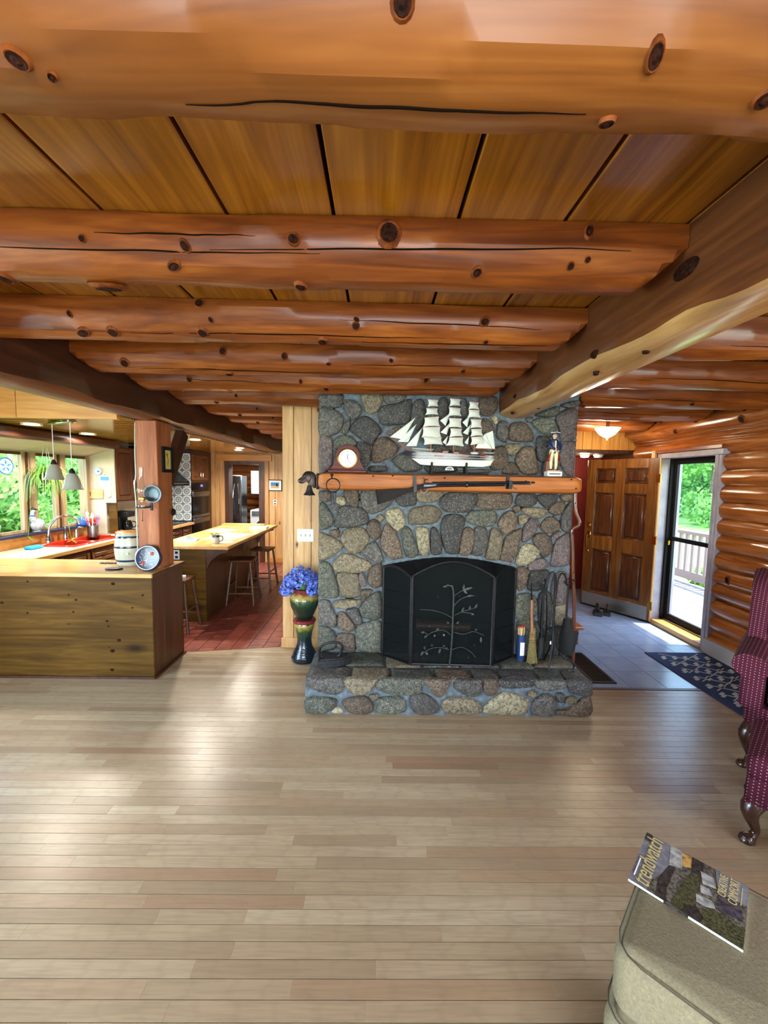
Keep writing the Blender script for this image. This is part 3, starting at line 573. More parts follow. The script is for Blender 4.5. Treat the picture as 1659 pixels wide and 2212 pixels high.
# kitchen end wall with the laundry doorway
wk = struct('wall_kitchen_end', 'knotty pine end wall of the kitchen')
xs = [-4.0, -3.78, -3.56, -3.34]
for a, b in zip(xs, xs[1:]): BX('board', 'pine_v', wk, a+.002, b-.002, 8.25, 8.28, 0, 2.56, c=.003)
xs = [-3.34, -3.2, -3.13]
for a, b in zip(xs, xs[1:]): BX('board', 'pine_v', wk, a+.002, b-.002, 8.24, 8.28, 0, 2.56, c=.003)
xs = [-2.33, -2.13, -1.94, -1.72, -1.5, -1.28, -1.06, -.84, -.62, -.4]
for a, b in zip(xs, xs[1:]): BX('board', 'pine_v', wk, a+.002, b-.002, 8.25, 8.28, 0, 2.56, c=.003)
BX('board', 'pine_v', wk, -3.13, -2.33, 8.25, 8.28, 2.06, 2.56, c=.003)
BX('backing', 'panel_side', wk, -4.1, -3.14, 8.28, 8.32, 0, 2.56); BX('backing', 'panel_side', wk, -2.32, 1.7, 8.28, 8.32, 0, 2.56); BX('backing', 'panel_side', wk, -3.14, -2.32, 8.28, 8.32, 2.06, 2.56)
BX('side_wall', 'wall_white', wk, .2, .3, 4.3, 8.3, 0, 2.56)
tag(BX('baseboard_kitchen', 'pine_h', None, -2.25, -.4, 8.23, 8.25, 0, .1, c=.003), kind='structure')
dw = struct('trim_2', 'pine casing of the laundry doorway')
BX('head_board', 'pine_h', dw, -3.30, -2.19, 8.20, 8.24, 2.07, 2.20, c=.004)
BX('casing', 'pine_v', dw, -3.24, -3.14, 8.215, 8.24, 0, 2.07, c=.004); BX('casing', 'pine_v', dw, -2.33, -2.25, 8.215, 8.24, 0, 2.07, c=.004)
BX('jamb', 'cabinet', dw, -3.14, -3.06, 8.22, 8.45, 0, 2.06); BX('jamb', 'cabinet', dw, -2.45, -2.33, 8.22, 8.45, 0, 2.06); BX('head', 'cabinet', dw, -3.06, -2.45, 8.22, 8.45, 2.0, 2.06)
wla = struct('wall_laundry', 'log wall of the laundry room seen through the doorway')
for i in range(15): log_beam('wall_log', 'log_x', (-4.0, 10.5, .08+.17*i), (-1.0, 10.5, .08+.17*i), .09, 200+i, nl=12, parent=wla)
BX('side_panel', 'wall_white', wla, -4.1, -4.0, 8.3, 10.6, 0, 2.56); BX('side_panel', 'wall_log', wla, -1.0, -.9, 8.3, 10.6, 0, 2.56); BX('top_panel', 'wall_white', wla, -4.1, -.9, 8.3, 10.6, 2.5, 2.56)
BX('floor_panel', 'quarry_tile', wla, -4.0, -1.0, 8.3, 10.5, -.02, .001)

# lowered kitchen ceiling of glossy boards with its fascia
wood('kitchen_ceiling', S(170, 122, 34), S(200, 152, 56), S(218, 176, 84), 'X', .9, rough=.12, coat=.6, vary=.1)
ck = struct('ceiling_kitchen', 'lowered glossy plank ceiling over the kitchen')
yy = 3.47
while yy < 8.2: BX('ceiling_board', 'kitchen_ceiling', ck, -4.0, -2.2, yy+.002, min(yy+.14, 8.22)-.002, 2.222, 2.245, c=.003); yy += .14
BX('backing', 'groove_dark', ck, -4.0, -2.2, 3.46, 8.25, 2.245, 2.28)
BX('ceiling_board', 'kitchen_ceiling', ck, -2.2, -.52, 8.0, 8.22, 2.222, 2.245)
tf = struct('trim_3', 'yellow pine fascia board above the peninsula')
BX('fascia_board', 'pine_h', tf, -4.0, -3.02, 3.42, 3.46, 2.205, CZ, c=.003); BX('fascia_board', 'pine_h', tf, -3.016, -2.19, 3.42, 3.46, 2.205, CZ, c=.003)
o = log_beam('window_beam', 'girder_dark', (-3.66, 3.46, 2.155), (-3.66, 5.66, 2.155), .06, 300, nl=30, sq=.5, lump=.03)
tag(o, 'thin dark beam along the top of the kitchen window bay', 'beam')
sf = struct('trim_4', 'sloping white soffit above the kitchen window')
MB().prism([(-4.0, 1.99), (-3.66, 2.10), (-3.66, 2.13), (-4.0, 2.02)], 3.05, 5.6).build('soffit_panel', 'wall_white', sf)

# ------------------------------------------------------------------ fireplace
CODE = {'g': 'stone_grey', 'd': 'stone_dark', 'b': 'stone_brown', 't': 'stone_tan', 'l': 'stone_light', 'n': 'stone_green', 'p': 'stone_purple'}
def parse(s):
    out = []
    for it in s.split(';'):
        v = [int(q)/1000 for q in it[1:].split(',')]; pts = [(v[i], v[i+1]) for i in range(0, len(v), 2)]; cx = sum(p[0] for p in pts)/len(pts); cy = sum(p[1] for p in pts)/len(pts)
        out.append((CODE[it[0]], [(cx+(p[0]-cx)*(1+.0095/max(.02, math.hypot(p[0]-cx, p[1]-cy))), cy+(p[1]-cy)*(1+.0095/max(.02, math.hypot(p[0]-cx, p[1]-cy)))) for p in pts]))
    return out
def outline(poly, n=3):
    P = catmull([(a, b, 0) for a, b in poly], n, True); return [(p.x, p.y) for p in P]
def stone_mesh(name, mat, poly, put, depth, parent, seed):
    """a domed fieldstone: rings shrink towards the middle while the surface rises"""
    pts = outline(poly); n = len(pts); cx = sum(p[0] for p in pts)/n; cy = sum(p[1] for p in pts)/n; vs = []; fs = []
    rings = ((1.0, -.012), (1.0, .35), (.93, .72), (.78, .94), (.45, 1.0))
    for k, h in rings:
        for i, p in enumerate(pts):
            x_, y_ = cx+(p[0]-cx)*k, cy+(p[1]-cy)*k
            d = (depth*h if h > 0 else h)+(.006*nz(x_*18, y_*18, seed)+.005*nz(x_*45, y_*45, seed) if h > .5 else 0); vs.append(put(x_, y_, d))
    vs.append(put(cx, cy, depth*1.0))
    for r_ in range(len(rings)-1):
        for i in range(n): fs.append((r_*n+i, r_*n+(i+1) % n, (r_+1)*n+(i+1) % n, (r_+1)*n+i))
    b = (len(rings)-1)*n
    for i in range(n): fs.append((b+i, b+(i+1) % n, len(vs)-1))
    return MB().add(vs, fs).build(name, mat, parent, 60)
def mortar_sheet(stones, x0, x1, z0, z1, step, put, hole=None):
    nx = int((x1-x0)/step)+1; nz_ = int((z1-z0)/step)+1
    gx, gz = np.meshgrid(np.linspace(x0, x1, nx), np.linspace(z0, z1, nz_)); px = gx.ravel(); pz = gz.ravel(); d = np.full(px.shape, 1.0)
    for _, poly in stones:
        q = np.array(outline(poly, 2)); lo = q.min(0)-.07; hi = q.max(0)+.07
        sel = np.where((px > lo[0]) & (px < hi[0]) & (pz > lo[1]) & (pz < hi[1]))[0]
        if not len(sel): continue
        a = q; b = np.roll(q, -1, 0); ab = b-a; X = px[sel][:, None]; Z = pz[sel][:, None]
        t = np.clip(((X-a[:, 0])*ab[:, 0]+(Z-a[:, 1])*ab[:, 1])/((ab**2).sum(1)+1e-12), 0, 1)
        dd = np.sqrt((X-a[:, 0]-t*ab[:, 0])**2+(Z-a[:, 1]-t*ab[:, 1])**2).min(1); d[sel] = np.minimum(d[sel], dd)
    h = .017*np.clip((d-.003)/.014, 0, 1)**1.2
    vs = [put(float(a), float(b), float(c)) for a, b, c in zip(px, pz, h)]; fs = []
    for j in range(nz_-1):
        for i in range(nx-1):
            if hole and hole(gx[j, i]+step/2, gz[j, i]+step/2): continue
            k_ = j*nx+i; fs.append((k_, k_+1, k_+nx+1, k_+nx))
    return vs, fs
fire = thing('stone_fireplace', 'fieldstone chimney and hearth with an arched opening', 'fireplace', (.55, 3.34, 0))
FI = Matrix.Translation((-.55, -3.34, 0))
def fbuild(mb, name, mat, parent=fire, smooth=38):
    o = mb.build(name, mat, parent, smooth); o.matrix_parent_inverse = FI; return o
FY = 3.345
ARC = [(.045+1.11*i/20, 1.035+.078*math.sin(math.pi*i/20)) for i in range(21)]
def in_open(x_, z_):
    if x_ < .045 or x_ > 1.155: return False
    return z_ < 1.035+.078*math.sin(math.pi*(x_-.045)/1.11)-.004
FS = parse(FACE_STONES); HS = parse(HEARTH_STONES)
put_f = lambda a, b, d: (a, FY-d, b)
vs, fs = mortar_sheet(FS, -.5, 1.615, .27, 2.56, .011, put_f, in_open)
fbuild(MB().add(vs, fs), 'mortar_face', 'mortar', smooth=60)
body = MB(); body.box(-.5, .045, FY, 4.35, 0, 2.56).box(1.155, 1.615, FY, 4.35, 0, 2.56).box(.045, 1.155, FY+.001, 4.35, 1.12, 2.56).box(.045, 1.155, 4.0, 4.35, 0, 1.12)
fbuild(body, 'chimney_core', 'mortar')
ar = MB()
vs = []; 
for a, b in ARC: vs += [(a, FY-.006, b+.03), (a, FY-.021, b+.022), (a, FY-.021, b-.004), (a, FY+.12, b-.004)]
ar.add(vs, [(4*i+k_, 4*i+k_+1, 4*i+k_+5, 4*i+k_+4) for i in range(20) for k_ in range(3)])
fbuild(ar, 'arch_rim', 'mortar')
fb = MB(); fb.box(.035, .06, FY+.01, 4.0, .25, 1.12).box(1.14, 1.165, FY+.01, 4.0, .25, 1.12).box(.045, 1.155, 3.86, 3.9, .25, 1.12).box(.045, 1.155, FY+.1, 3.9, 1.11, 1.14).box(.045, 1.155, FY, 3.9, .25, .284)
fbuild(fb, 'firebox', 'soot')
for i, (mt, poly) in enumerate(FS):
    o = stone_mesh('stone', mt, poly, put_f, .034+.014*((i*37) % 10)/10, fire, i*1.7); o.matrix_parent_inverse = FI
HY = 2.885
put_h = lambda a, b, d: (a, HY-d, b)
vs, fs = mortar_sheet(HS, -.525, 1.61, 0, .272, .011, put_h)
fbuild(MB().add(vs, fs), 'mortar_hearth', 'mortar', smooth=60)
fbuild(MB().box(-.525, 1.61, HY, FY, 0, .262), 'hearth_core', 'mortar')
for i, (mt, poly) in enumerate(HS):
    o = stone_mesh('stone', mt, poly, put_h, .03+.01*((i*13) % 7)/7, fire, 90+i*1.3); o.matrix_parent_inverse = FI
# flat cap stones on top of the hearth
caps = [(-.51,-.20,2.875,3.06,'g'),(-.19,.10,2.875,3.07,'t'),(.11,.44,2.875,3.05,'n'),(.45,.72,2.875,3.06,'b'),(.73,.93,2.875,3.07,'g'),(.94,1.22,2.875,3.05,'d'),(1.23,1.42,2.875,3.08,'n'),(1.43,1.60,2.875,3.06,'g'),
        (-.50,-.26,3.08,3.34,'n'),(-.25,.06,3.09,3.34,'n'),(.07,.36,3.07,3.34,'t'),(.37,.66,3.08,3.34,'n'),(.67,.98,3.09,3.34,'g'),(.99,1.26,3.07,3.34,'n'),(1.27,1.60,3.10,3.34,'t')]
for i, (a, b, c_, d_, kd) in enumerate(caps):
    e = .03; r_ = random.Random(i); j = lambda: r_.uniform(-.018, .018)
    poly = [(a+e+j(), c_+.006), (b-e+j(), c_+.006+abs(j())*.3), (b-.006+j()*.3, c_+e), (b-.008, d_-e), (b-e+j(), d_-.008), (a+e, d_-.008), (a+.008, d_-e+j()), (a+.008, c_+e)]
    o = stone_mesh('capstone', CODE[kd], poly, lambda p, q, d: (p, q, .262+d), .018, fire, 200+i); o.matrix_parent_inverse = FI
# ------------------------------------------------------------------ kitchen
def ring(c, r, t, n=24, M=None, mb=None):
    mb = mb or MB(); pts = [(c[0]+r*math.cos(2*math.pi*i/n), c[1]+r*math.sin(2*math.pi*i/n), c[2]) for i in range(n)]
    return mb.tube(pts, t, 6, M, closed=True)
def handle_y(parent, x, y0, y1, z, mat='chrome'):      # bar pull on a face looking to +x
    return MB().tube(catmull([(x, y0, z), (x+.022, y0+.008, z), (x+.024, (y0+y1)/2, z), (x+.022, y1-.008, z), (x, y1, z)], 3), .005, 8).build('handle', mat, parent)
def handle_z(parent, x, y, z0, z1, mat='chrome'):
    return MB().tube(catmull([(x, y, z0), (x+.022, y, z0+.008), (x+.026, y, (z0+z1)/2), (x+.022, y, z1-.008), (x, y, z1)], 3), .005, 8, up=(1, 0, 0)).build('handle', mat, parent)
def panel_door(name, parent, x, y0, y1, z0, z1, mat):   # framed raised-panel front looking to +x
    mb = MB(); t = .022; s_ = min(.06, (y1-y0)*.18, (z1-z0)*.28)
    mb.box(x, x+t, y0, y0+s_, z0, z1, c=.004).box(x, x+t, y1-s_, y1, z0, z1, c=.004).box(x, x+t, y0+s_, y1-s_, z1-s_, z1, c=.004).box(x, x+t, y0+s_, y1-s_, z0, z0+s_, c=.004)
    o = mb.build(name, mat, parent)
    MB().box(x+.002, x+t*.85, y0+s_+.008, y1-s_-.008, z0+s_+.008, z1-s_-.008, c=.012).build('raised_panel', mat, o); return o
PKN = [(-2.236, 0.829, 0.0241), (-2.612, 0.728, 0.0138), (-1.99, 0.733, 0.0172), (-2.552, 0.685, 0.0172), (-2.08, 0.623, 0.0138), (-2.58, 0.58, 0.0138), (-2.298, 0.504, 0.0172), (-2.288, 0.459, 0.0138), (-2.203, 0.339, 0.0241), (-2.261, 0.244, 0.0276), (-2.287, 0.276, 0.0103), (-2.271, 0.076, 0.0241), (-2.95, 0.838, 0.0138), (-2.965, 0.567, 0.0138), (-2.623, 0.475, 0.0103), (-3.173, 0.652, 0.0207)]
pen = thing('peninsula_cabinet', 'low knotty wood-panelled kitchen peninsula facing the living room', 'cabinet', (-2.95, 3.6, 0))
PI = Matrix.Translation((2.95, -3.6, 0))
def kid(o, inv): o.matrix_parent_inverse = inv; return o
kid(BX('front_panel', 'panel_dark', pen, -4.0, -1.912, 3.365, 3.39, .004, .884), PI); kid(BX('end_panel', 'panel_side', pen, -1.93, -1.908, 3.37, 3.888, .004, .884), PI)
kid(BX('carcass', 'cabinet', pen, -3.99, -1.93, 3.39, 3.87, .004, .884), PI); kid(BX('shoe_moulding', 'panel_side', pen, -4.0, -1.9, 3.35, 3.366, .001, .02), PI)
kid(BX('shoe_moulding', 'panel_side', pen, -1.909, -1.89, 3.36, 3.9, .001, .02), PI)
for kx, kz, kr_ in PKN: kid(MB().lathe([(kr_*.75, -.002), (kr_*.55, .0008), (kr_*.25, .0012), (0, .001)], 10, M=Matrix.Translation((kx, 3.3648, kz)) @ Matrix.Rotation(math.pi/2, 4, 'X') @ Matrix.Diagonal((1.25, .85, 1, 1))).build('knot', 'knot', pen), PI)
wt = thing('peninsula_worktop', 'pale butcher-block top on the peninsula', 'worktop', (-2.95, 3.6, .885))
o = MB().box(-4.0, -1.897, 3.342, 3.90, .885, .92, c=.004).build('slab', 'counter_wood', wt); kid(o, Matrix.Translation((2.95, -3.6, -.885)))
kid(BX('end_strip', 'panel_side', wt, -1.897, -1.887, 3.342, 3.90, .885, .92, c=.002), Matrix.Translation((2.95, -3.6, -.885)))

post = tag(MB().box(-2.125, -1.94, 3.555, 3.80, .92, 2.222, c=.006).build('support_post', 'post_wood'), 'reddish squared timber post standing on the peninsula', 'post')
MB().tube(catmull([(-2.130, 3.57, 2.2), (-2.133, 3.56, 1.95), (-2.128, 3.552, 1.75), (-2.14, 3.55, 1.66), (-2.133, 3.552, 1.5), (-2.13, 3.55, 1.2), (-2.13, 3.55, .93)], 4), .006, 6).build('cable', 'cream', post)
br = MB().box(-.045, .045, -.055, .055, -.02, .60, c=.006, M=Matrix.Translation((-2.03, 3.87, 1.68)) @ Matrix.Rotation(rad(-33), 4, 'X')).build('knee_brace', 'girder_dark')
tag(br, 'dark diagonal brace between the post and the girder', 'beam')
# small framed picture on the post
pf = thing('framed_picture', 'small dark-framed botanical print hung on the post', 'picture', (-1.938, 3.71, 1.89))
q = MB().box(0, .016, -.09, .09, -.115, -.085).box(0, .016, -.09, .09, .085, .115).box(0, .016, -.09, -.055, -.085, .085).box(0, .016, .055, .09, -.085, .085).build('frame', 'black_matte', pf)
plain('print_yellow', S(196, 178, 96), .6); plain('print_ink', S(120, 84, 30), .6)
BX('print', 'print_yellow', pf, .002, .006, -.055, .055, -.085, .085); MB().tube([(.007, 0, -.05), (.007, .01, 0), (.007, -.01, .04)], .004, 5).sphere((.007, -.005, .045), (.003, .014, .018), 8, 5).build('flower_motif', 'print_ink', pf)
# oil lamp
lp = thing('oil_lamp', 'wall oil lamp with glass chimney and round tin reflector on the post', 'lamp', (-2.03, 3.47, 1.46))
R90 = Matrix.Rotation(math.pi/2, 4, 'X')
MB().lathe([(0, 0), (.03, .0), (.06, .003), (.072, .008), (.078, .007), (.078, .004), (.06, -.002), (0, -.003)], 28, M=Matrix.Translation((.055, .066, .125)) @ R90).build('reflector', 'steel_dark', lp)
MB().lathe([(0, 0), (.035, 0), (.05, .012), (.05, .03), (.03, .05), (.018, .06), (.018, .075)], 20).build('font', 'lamp_glass', lp)
MB().lathe([(.018, .072), (.03, .078), (.03, .095), (.022, .10)], 18).build('burner', 'brass', lp)
MB().lathe([(.022, .098), (.034, .12), (.042, .15), (.036, .185), (.022, .225), (.018, .28), (.019, .355)], 20).build('chimney', 'lamp_glass', lp)
q = MB(); ring((0, 0, .012), .054, .005, 20, mb=q); q.tube([(0, .05, .012), (.02, .075, .012), (.03, .085, .05)], .006, 6); q.tube([(.03, .084, -.02), (.03, .084, .1)], .012, 8); q.build('bracket', 'cast_iron', lp)
MB().tube([(-.01, .02, -.01), (-.012, .02, -.07), (-.016, .022, -.1)], .002, 5).sphere((-.017, .022, -.105), .006, 6, 4).build('pull_chain', 'bronze', lp)
# hook with utensils on the post side
hk = thing('key_hook', 'small dark pot holder and key ring hooked on the post side', 'hook', (-1.937, 3.75, 1.43))
MB().tube(catmull([(.0, 0, .05), (.02, 0, .045), (.022, .01, .02)], 3), .003, 6).tube(catmull([(.0, -.05, .06), (.02, -.05, .05), (.02, -.045, .02)], 3), .003, 6).build('hook', 'brass', hk)
MB().sphere((.02, .01, -.02), (.012, .03, .035), 10, 7).build('pouch', 'black_matte', hk); MB().tube([(.018, .05, .0), (.018, .06, -.05)], .008, 6).build('key', 'steel', hk)
# crock
ck_ = thing('stoneware_crock', 'barrel-shaped cream stoneware crock with navy bands on the peninsula', 'crock', (-2.30, 3.72, .92))
def cr(z): return .105+.022*math.sin(math.pi*min(1, z/.30))
MB().lathe([(0, 0), (.10, 0)]+[(cr(.30*i/12), .005+.285*i/12) for i in range(13)]+[(.10, .298), (.09, .298), (.09, .27), (0, .27)], 32).build('body', 'cream', ck_)
MB().lathe([(.112, .296), (.112, .304), (.10, .31), (0, .312)], 32).build('lid', 'counter_wood', ck_)
for z in (.05, .175, .265): MB().lathe([(cr(z-.009)+.001, z-.009), (cr(z)+.0025, z), (cr(z+.009)+.001, z+.009)], 32).build('band', 'navy_glaze', ck_)
MB().lathe([(0, 0), (.012, .002), (.012, .01), (0, .012)], 10, M=Matrix.Translation((.05, -.118, .12)) @ R90).build('bung', 'cream', ck_)
# round decorated tin leaning on the post
tin = thing('decorated_tin', 'round dark tin with red and white painted flowers leaning on the post', 'tin', (-2.0, 3.478, 1.032), 0)
TM = Matrix.Rotation(rad(80), 4, 'X')
MB().lathe([(0, -.03), (.108, -.03), (.112, -.02), (.112, .012), (.104, .018), (.09, .014), (0, .014)], 36, M=TM).build('body', 'navy_glaze', tin)
q = MB(); rr = random.Random(3)
for i in range(46):
    a = rr.uniform(0, 6.28); r1 = .08*math.sqrt(rr.random()); p_ = Vector((r1*math.cos(a), r1*math.sin(a), .0155)); b = rr.uniform(0, 6.28); L_ = rr.uniform(.012, .03)
    e_ = p_+Vector((L_*math.cos(b), L_*math.sin(b), 0)); e_ = e_ if e_.xy.length < .086 else p_*.8
    e_.z = .0155; q.tube(catmull([p_, (p_+e_)/2+Vector((-.006*math.sin(b), .006*math.cos(b), .0)), e_], 3), .0014, 4, TM)
q.build('painted_leaves', 'white_matte', tin); MB().lathe([(.096, .0145), (.1, .0185), (.104, .0185)], 36, M=TM).build('painted_rim', 'white_matte', tin)
for a, b in ((.04, .035), (-.03, -.045)): MB().sphere((a, b, .016), (.016, .016, .005), 10, 5, TM).build('painted_flower', 'red_enamel', tin)
# trivets
tv = thing('iron_trivet', 'flat oval black and white trivet lying nearest the peninsula edge', 'trivet', (-2.315, 3.505, .92))
MB().lathe([(0, .001), (.07, .001), (.076, .006), (.07, .011), (0, .011)], 24, M=Matrix.Diagonal((1, .62, 1, 1))).build('plate', 'iron_black', tv)
q = MB()
for i in range(5): q.tube([(-.05+.022*i, -.02, .012), (-.045+.022*i, .02, .012)], .003, 5)
q.build('pattern', 'paper', tv)
tv = thing('cast_trivet', 'small openwork iron trivet beside the crock', 'trivet', (-2.52, 3.74, .92))
q = MB()
for i in range(5): ring((-.06+.03*i, 0, .006), .016, .004, 12, mb=q)
q.tube([(-.08, 0, .006), (.08, 0, .006)], .004, 6); q.build('openwork', 'iron_black', tv)
for i in (-1, 0, 1): MB().tube([(.05*i, 0, 0), (.05*i, 0, .005)], .005, 6).build('foot', 'iron_black', tv)

# sink run along the window wall
wt = thing('sink_worktop', 'wood-edged pale worktop along the kitchen window', 'worktop', (-3.7, 5.6, .88))
WI = Matrix.Translation((3.7, -5.6, -.88))
soft('laminate', S(190, 178, 156), S(204, 194, 172), 60, .18)
q = MB().box(-4.0, -3.365, 3.90, 4.56, .885, .92).box(-4.0, -3.365, 5.46, 7.29, .885, .92).box(-4.0, -3.93, 4.56, 5.46, .885, .92).box(-3.45, -3.365, 4.56, 5.46, .885, .92)
kid(q.build('surface', 'laminate', wt), WI); kid(BX('front_edge', 'counter_wood_y', wt, -3.365, -3.34, 3.905, 7.29, .88, .922, c=.003), WI)
kid(BX('upstand', 'pine_h', wt, -4.0, -3.975, 3.9, 5.58, .92, 1.045), WI)
sk = thing('kitchen_sink', 'red enamel double sink set into the window worktop', 'sink', (-3.69, 5.01, .92))
q = MB(); 
def basin(mb, x0, x1, y0, y1, d):
    t = .012
    mb.box(x0, x1, y0, y1, -d, -d+t).box(x0, x0+t, y0, y1, -d, .004).box(x1-t, x1, y0, y1, -d, .004).box(x0, x1, y0, y0+t, -d, .004).box(x0, x1, y1-t, y1, -d, .004)
basin(MB_ := MB(), -.17, .2, -.41, -.06, .17); MB_.build('basin', 'red_enamel', sk)
basin(MB_ := MB(), -.17, .2, -.03, .41, .17); MB_.build('basin', 'red_enamel', sk)
MB().box(-.25, -.165, -.46, .46, 0, .014, c=.005).box(.195, .25, -.46, .46, 0, .014, c=.005).box(-.165, .195, -.46, -.405, 0, .014, c=.005).box(-.165, .195, .405, .46, 0, .014, c=.005).box(-.165, .195, -.065, -.025, 0, .012, c=.005).build('rim', 'red_enamel', sk)
fc = thing('faucet', 'chrome gooseneck kitchen tap behind the red sink', 'faucet', (-3.90, 4.76, .935))
MB().lathe([(0, 0), (.03, 0), (.03, .03), (.02, .05), (.016, .1), (0, .1)], 16).build('base', 'chrome', fc)
MB().tube(catmull([(0, 0, .09), (.01, .02, .2), (.06, .08, .29), (.14, .17, .3), (.19, .22, .24)], 5), .013, 10).build('spout', 'chrome', fc)
MB().tube([(.19, .22, .245), (.2, .23, .2)], [.016, .022], 10).build('spray_head', 'steel', fc)
MB().tube([(0, -.02, .06), (.03, -.09, .08)], .01, 8).build('lever', 'chrome', fc)
sd = thing('soap_dispenser', 'chrome soap pump beside the kitchen tap', 'dispenser', (-3.9, 5.02, .935))
MB().lathe([(0, 0), (.022, 0), (.022, .09), (.012, .11), (.008, .16), (0, .16)], 14).build('bottle', 'chrome', sd); MB().tube([(0, 0, .158), (.05, .0, .155)], .006, 6).build('nozzle', 'chrome', sd)
sd = thing('side_spray', 'short chrome side spray near the sink corner', 'sprayer', (-3.9, 5.2, .935))
MB().lathe([(0, 0), (.024, 0), (.018, .05), (.014, .1), (0, .1)], 14).build('holder', 'chrome', sd); MB().tube([(0, 0, .1), (.03, .02, .13), (.06, .04, .12)], .01, 8).build('nozzle', 'chrome', sd)
tag(MB().box(-3.83, -3.74, 4.34, 4.5, .92, .955, c=.01).build('sponge', 'blue_sponge'), 'blue sponge on the worktop beside the red sink', 'sponge')
def base_unit(y0, y1, label, mat='drawer_oak', doors=1):
    t = thing('base_cabinet', label, 'cabinet', (-3.68, (y0+y1)/2, 0)); I = Matrix.Translation((3.68, -(y0+y1)/2, 0))
    kid(BX('carcass', 'cabinet', t, -3.98, -3.40, y0+.002, y1-.002, 0, .878), I)
    d = panel_door('drawer', t, -3.40, y0+.012, y1-.012, .70, .865, mat); kid(d, I); handle_y(d, -3.378, (y0+y1)/2-.05, (y0+y1)/2+.05, .785)
    d = panel_door('door', t, -3.40, y0+.012, y1-.012, .1, .68, mat); kid(d, I); handle_z(d, -3.378, y1-.05, .5, .6)
dwh = thing('dishwasher', 'steel-fronted dishwasher at the near end of the sink run', 'dishwasher', (-3.68, 4.08, 0))
DI = Matrix.Translation((3.68, -4.08, 0)); kid(BX('body', 'black_matte', dwh, -3.98, -3.41, 3.9, 4.25, 0, .878), DI); kid(BX('door', 'steel', dwh, -3.41, -3.385, 3.91, 4.245, .1, .76, c=.004), DI); kid(BX('control_panel', 'black_gloss', dwh, -3.41, -3.385, 3.91, 4.245, .765, .87, c=.004), DI)
base_unit(4.26, 4.72, 'oak base cabinet with drawer under the red sink, next to the dishwasher'); base_unit(4.73, 5.2, 'oak base cabinet with drawer behind the stoneware crock')
base_unit(5.21, 5.9, 'base cabinet hidden mostly by the post'); base_unit(6.55, 6.92, 'dark base cabinet nearer of two before the wall ovens', 'cabinet'); base_unit(6.93, 7.29, 'dark base cabinet right against the wall ovens', 'cabinet')

# window over the sink
wn = struct('window_1', 'three-part kitchen window with wooden frames')
FR = 'trim_tan'; wood(FR, S(130, 108, 78), S(160, 136, 102), S(180, 156, 120), 'Z', 1, rough=.45, vary=0)
for a, b in ((3.05, 3.1), (4.545, 4.575), (4.66, 4.73), (4.998, 5.03), (5.1, 5.17), (5.53, 5.59)): BX('stile', FR, wn, -4.03, -3.975, a, b, 1.075, 1.985, c=.004)
for a, b in ((4.575, 4.66), (5.03, 5.1)): BX('mullion', FR, wn, -4.03, -3.99, a, b, 1.075, 1.985, c=.003)
for a, b in ((4.605, 4.63), (5.055, 5.08)): BX('mullion_bead', 'panel_side', wn, -3.99, -3.98, a, b, 1.08, 1.985)
for a, b in ((3.1, 4.545), (4.73, 4.998), (5.17, 5.53)):
    BX('rail', FR, wn, -4.02, -3.985, a, b, 1.075, 1.11, c=.003); BX('rail', 'panel_side', wn, -4.02, -3.985, a, b, 1.95, 1.985, c=.003); BX('pane', 'clear_glass', wn, -4.012, -4.008, a, b, 1.11, 1.95)
plain('sill_dark', S(28, 38, 66), .3); BX('sill', 'sill_dark', wn, -4.1, -3.9, 3.05, 5.6, 1.045, 1.075, c=.004)
BX('casing', FR, wn, -4.1, -4.03, 3.05, 3.09, 1.06, 1.99); BX('casing', FR, wn, -4.1, -4.03, 5.55, 5.59, 1.06, 1.99)

# things on and above the sill
soft('leaf_green', S(70, 130, 40), S(130, 180, 70), 25, .4); soft('leaf_dark', S(36, 80, 34), S(70, 120, 50), 25, .4)
def leaf(mb, base, tip, wdt, up=(0, 0, 1), sag=.0, n=5):
    base, tip = Vector(base), Vector(tip); d = tip-base; side = d.cross(Vector(up))
    side = side.normalized() if side.length > 1e-5 else Vector((1, 0, 0)); vs = []; fs = []
    for i in range(n+1):
        t = i/n; p = base+d*t+Vector((0, 0, -sag*t*t)); w_ = wdt*math.sin(math.pi*(.12+.86*t)); vs += [p-side*w_, p+side*w_]
    for i in range(n): fs.append((2*i, 2*i+1, 2*i+3, 2*i+2))
    mb.add(vs, fs)
pl = thing('potted_plant', 'white pot with one broad green leaf at the near end of the sill', 'plant', (-3.94, 4.12, 1.075))
MB().lathe([(0, 0), (.05, 0), (.065, .13), (.06, .13), (.05, .11), (0, .11)], 20).build('pot', 'white_matte', pl)
q = MB(); leaf(q, (0, 0, .1), (.03, .16, .14), .05, sag=.06); leaf(q, (0, 0, .1), (-.01, -.12, .16), .04, sag=.03); q.build('foliage', 'leaf_green', pl)
gs = thing('goose_figurine', 'grey ceramic goose standing on the kitchen sill', 'figurine', (-3.95, 4.66, 1.075)); soft('goose_grey', S(130, 140, 150), S(180, 186, 190), 60, .4)
MB().sphere((0, .02, .08), (.05, .09, .07), 16, 10).tube(catmull([(0, -.03, .11), (0, -.05, .17), (0, -.045, .23), (0, -.03, .25)], 4), [.03]*5+[.02]*8, 10).build('body', 'goose_grey', gs)
MB().sphere((0, -.025, .262), (.02, .03, .02), 10, 7).tube([(0, -.0, .258), (0, .035, .25)], [.01, .003], 7).build('head', 'steel_dark', gs)
MB().sphere((0, 0, .006), (.04, .05, .007), 12, 4).build('base', 'goose_grey', gs); ring((0, -.045, .19), .026, .008, 14, mb=(q := MB())); q.build('neck_ribbon', 'blue_plastic', gs)
tp = thing('blue_jug', 'squat blue jug on the sill by the window corner', 'jug', (-3.95, 5.37, 1.075))
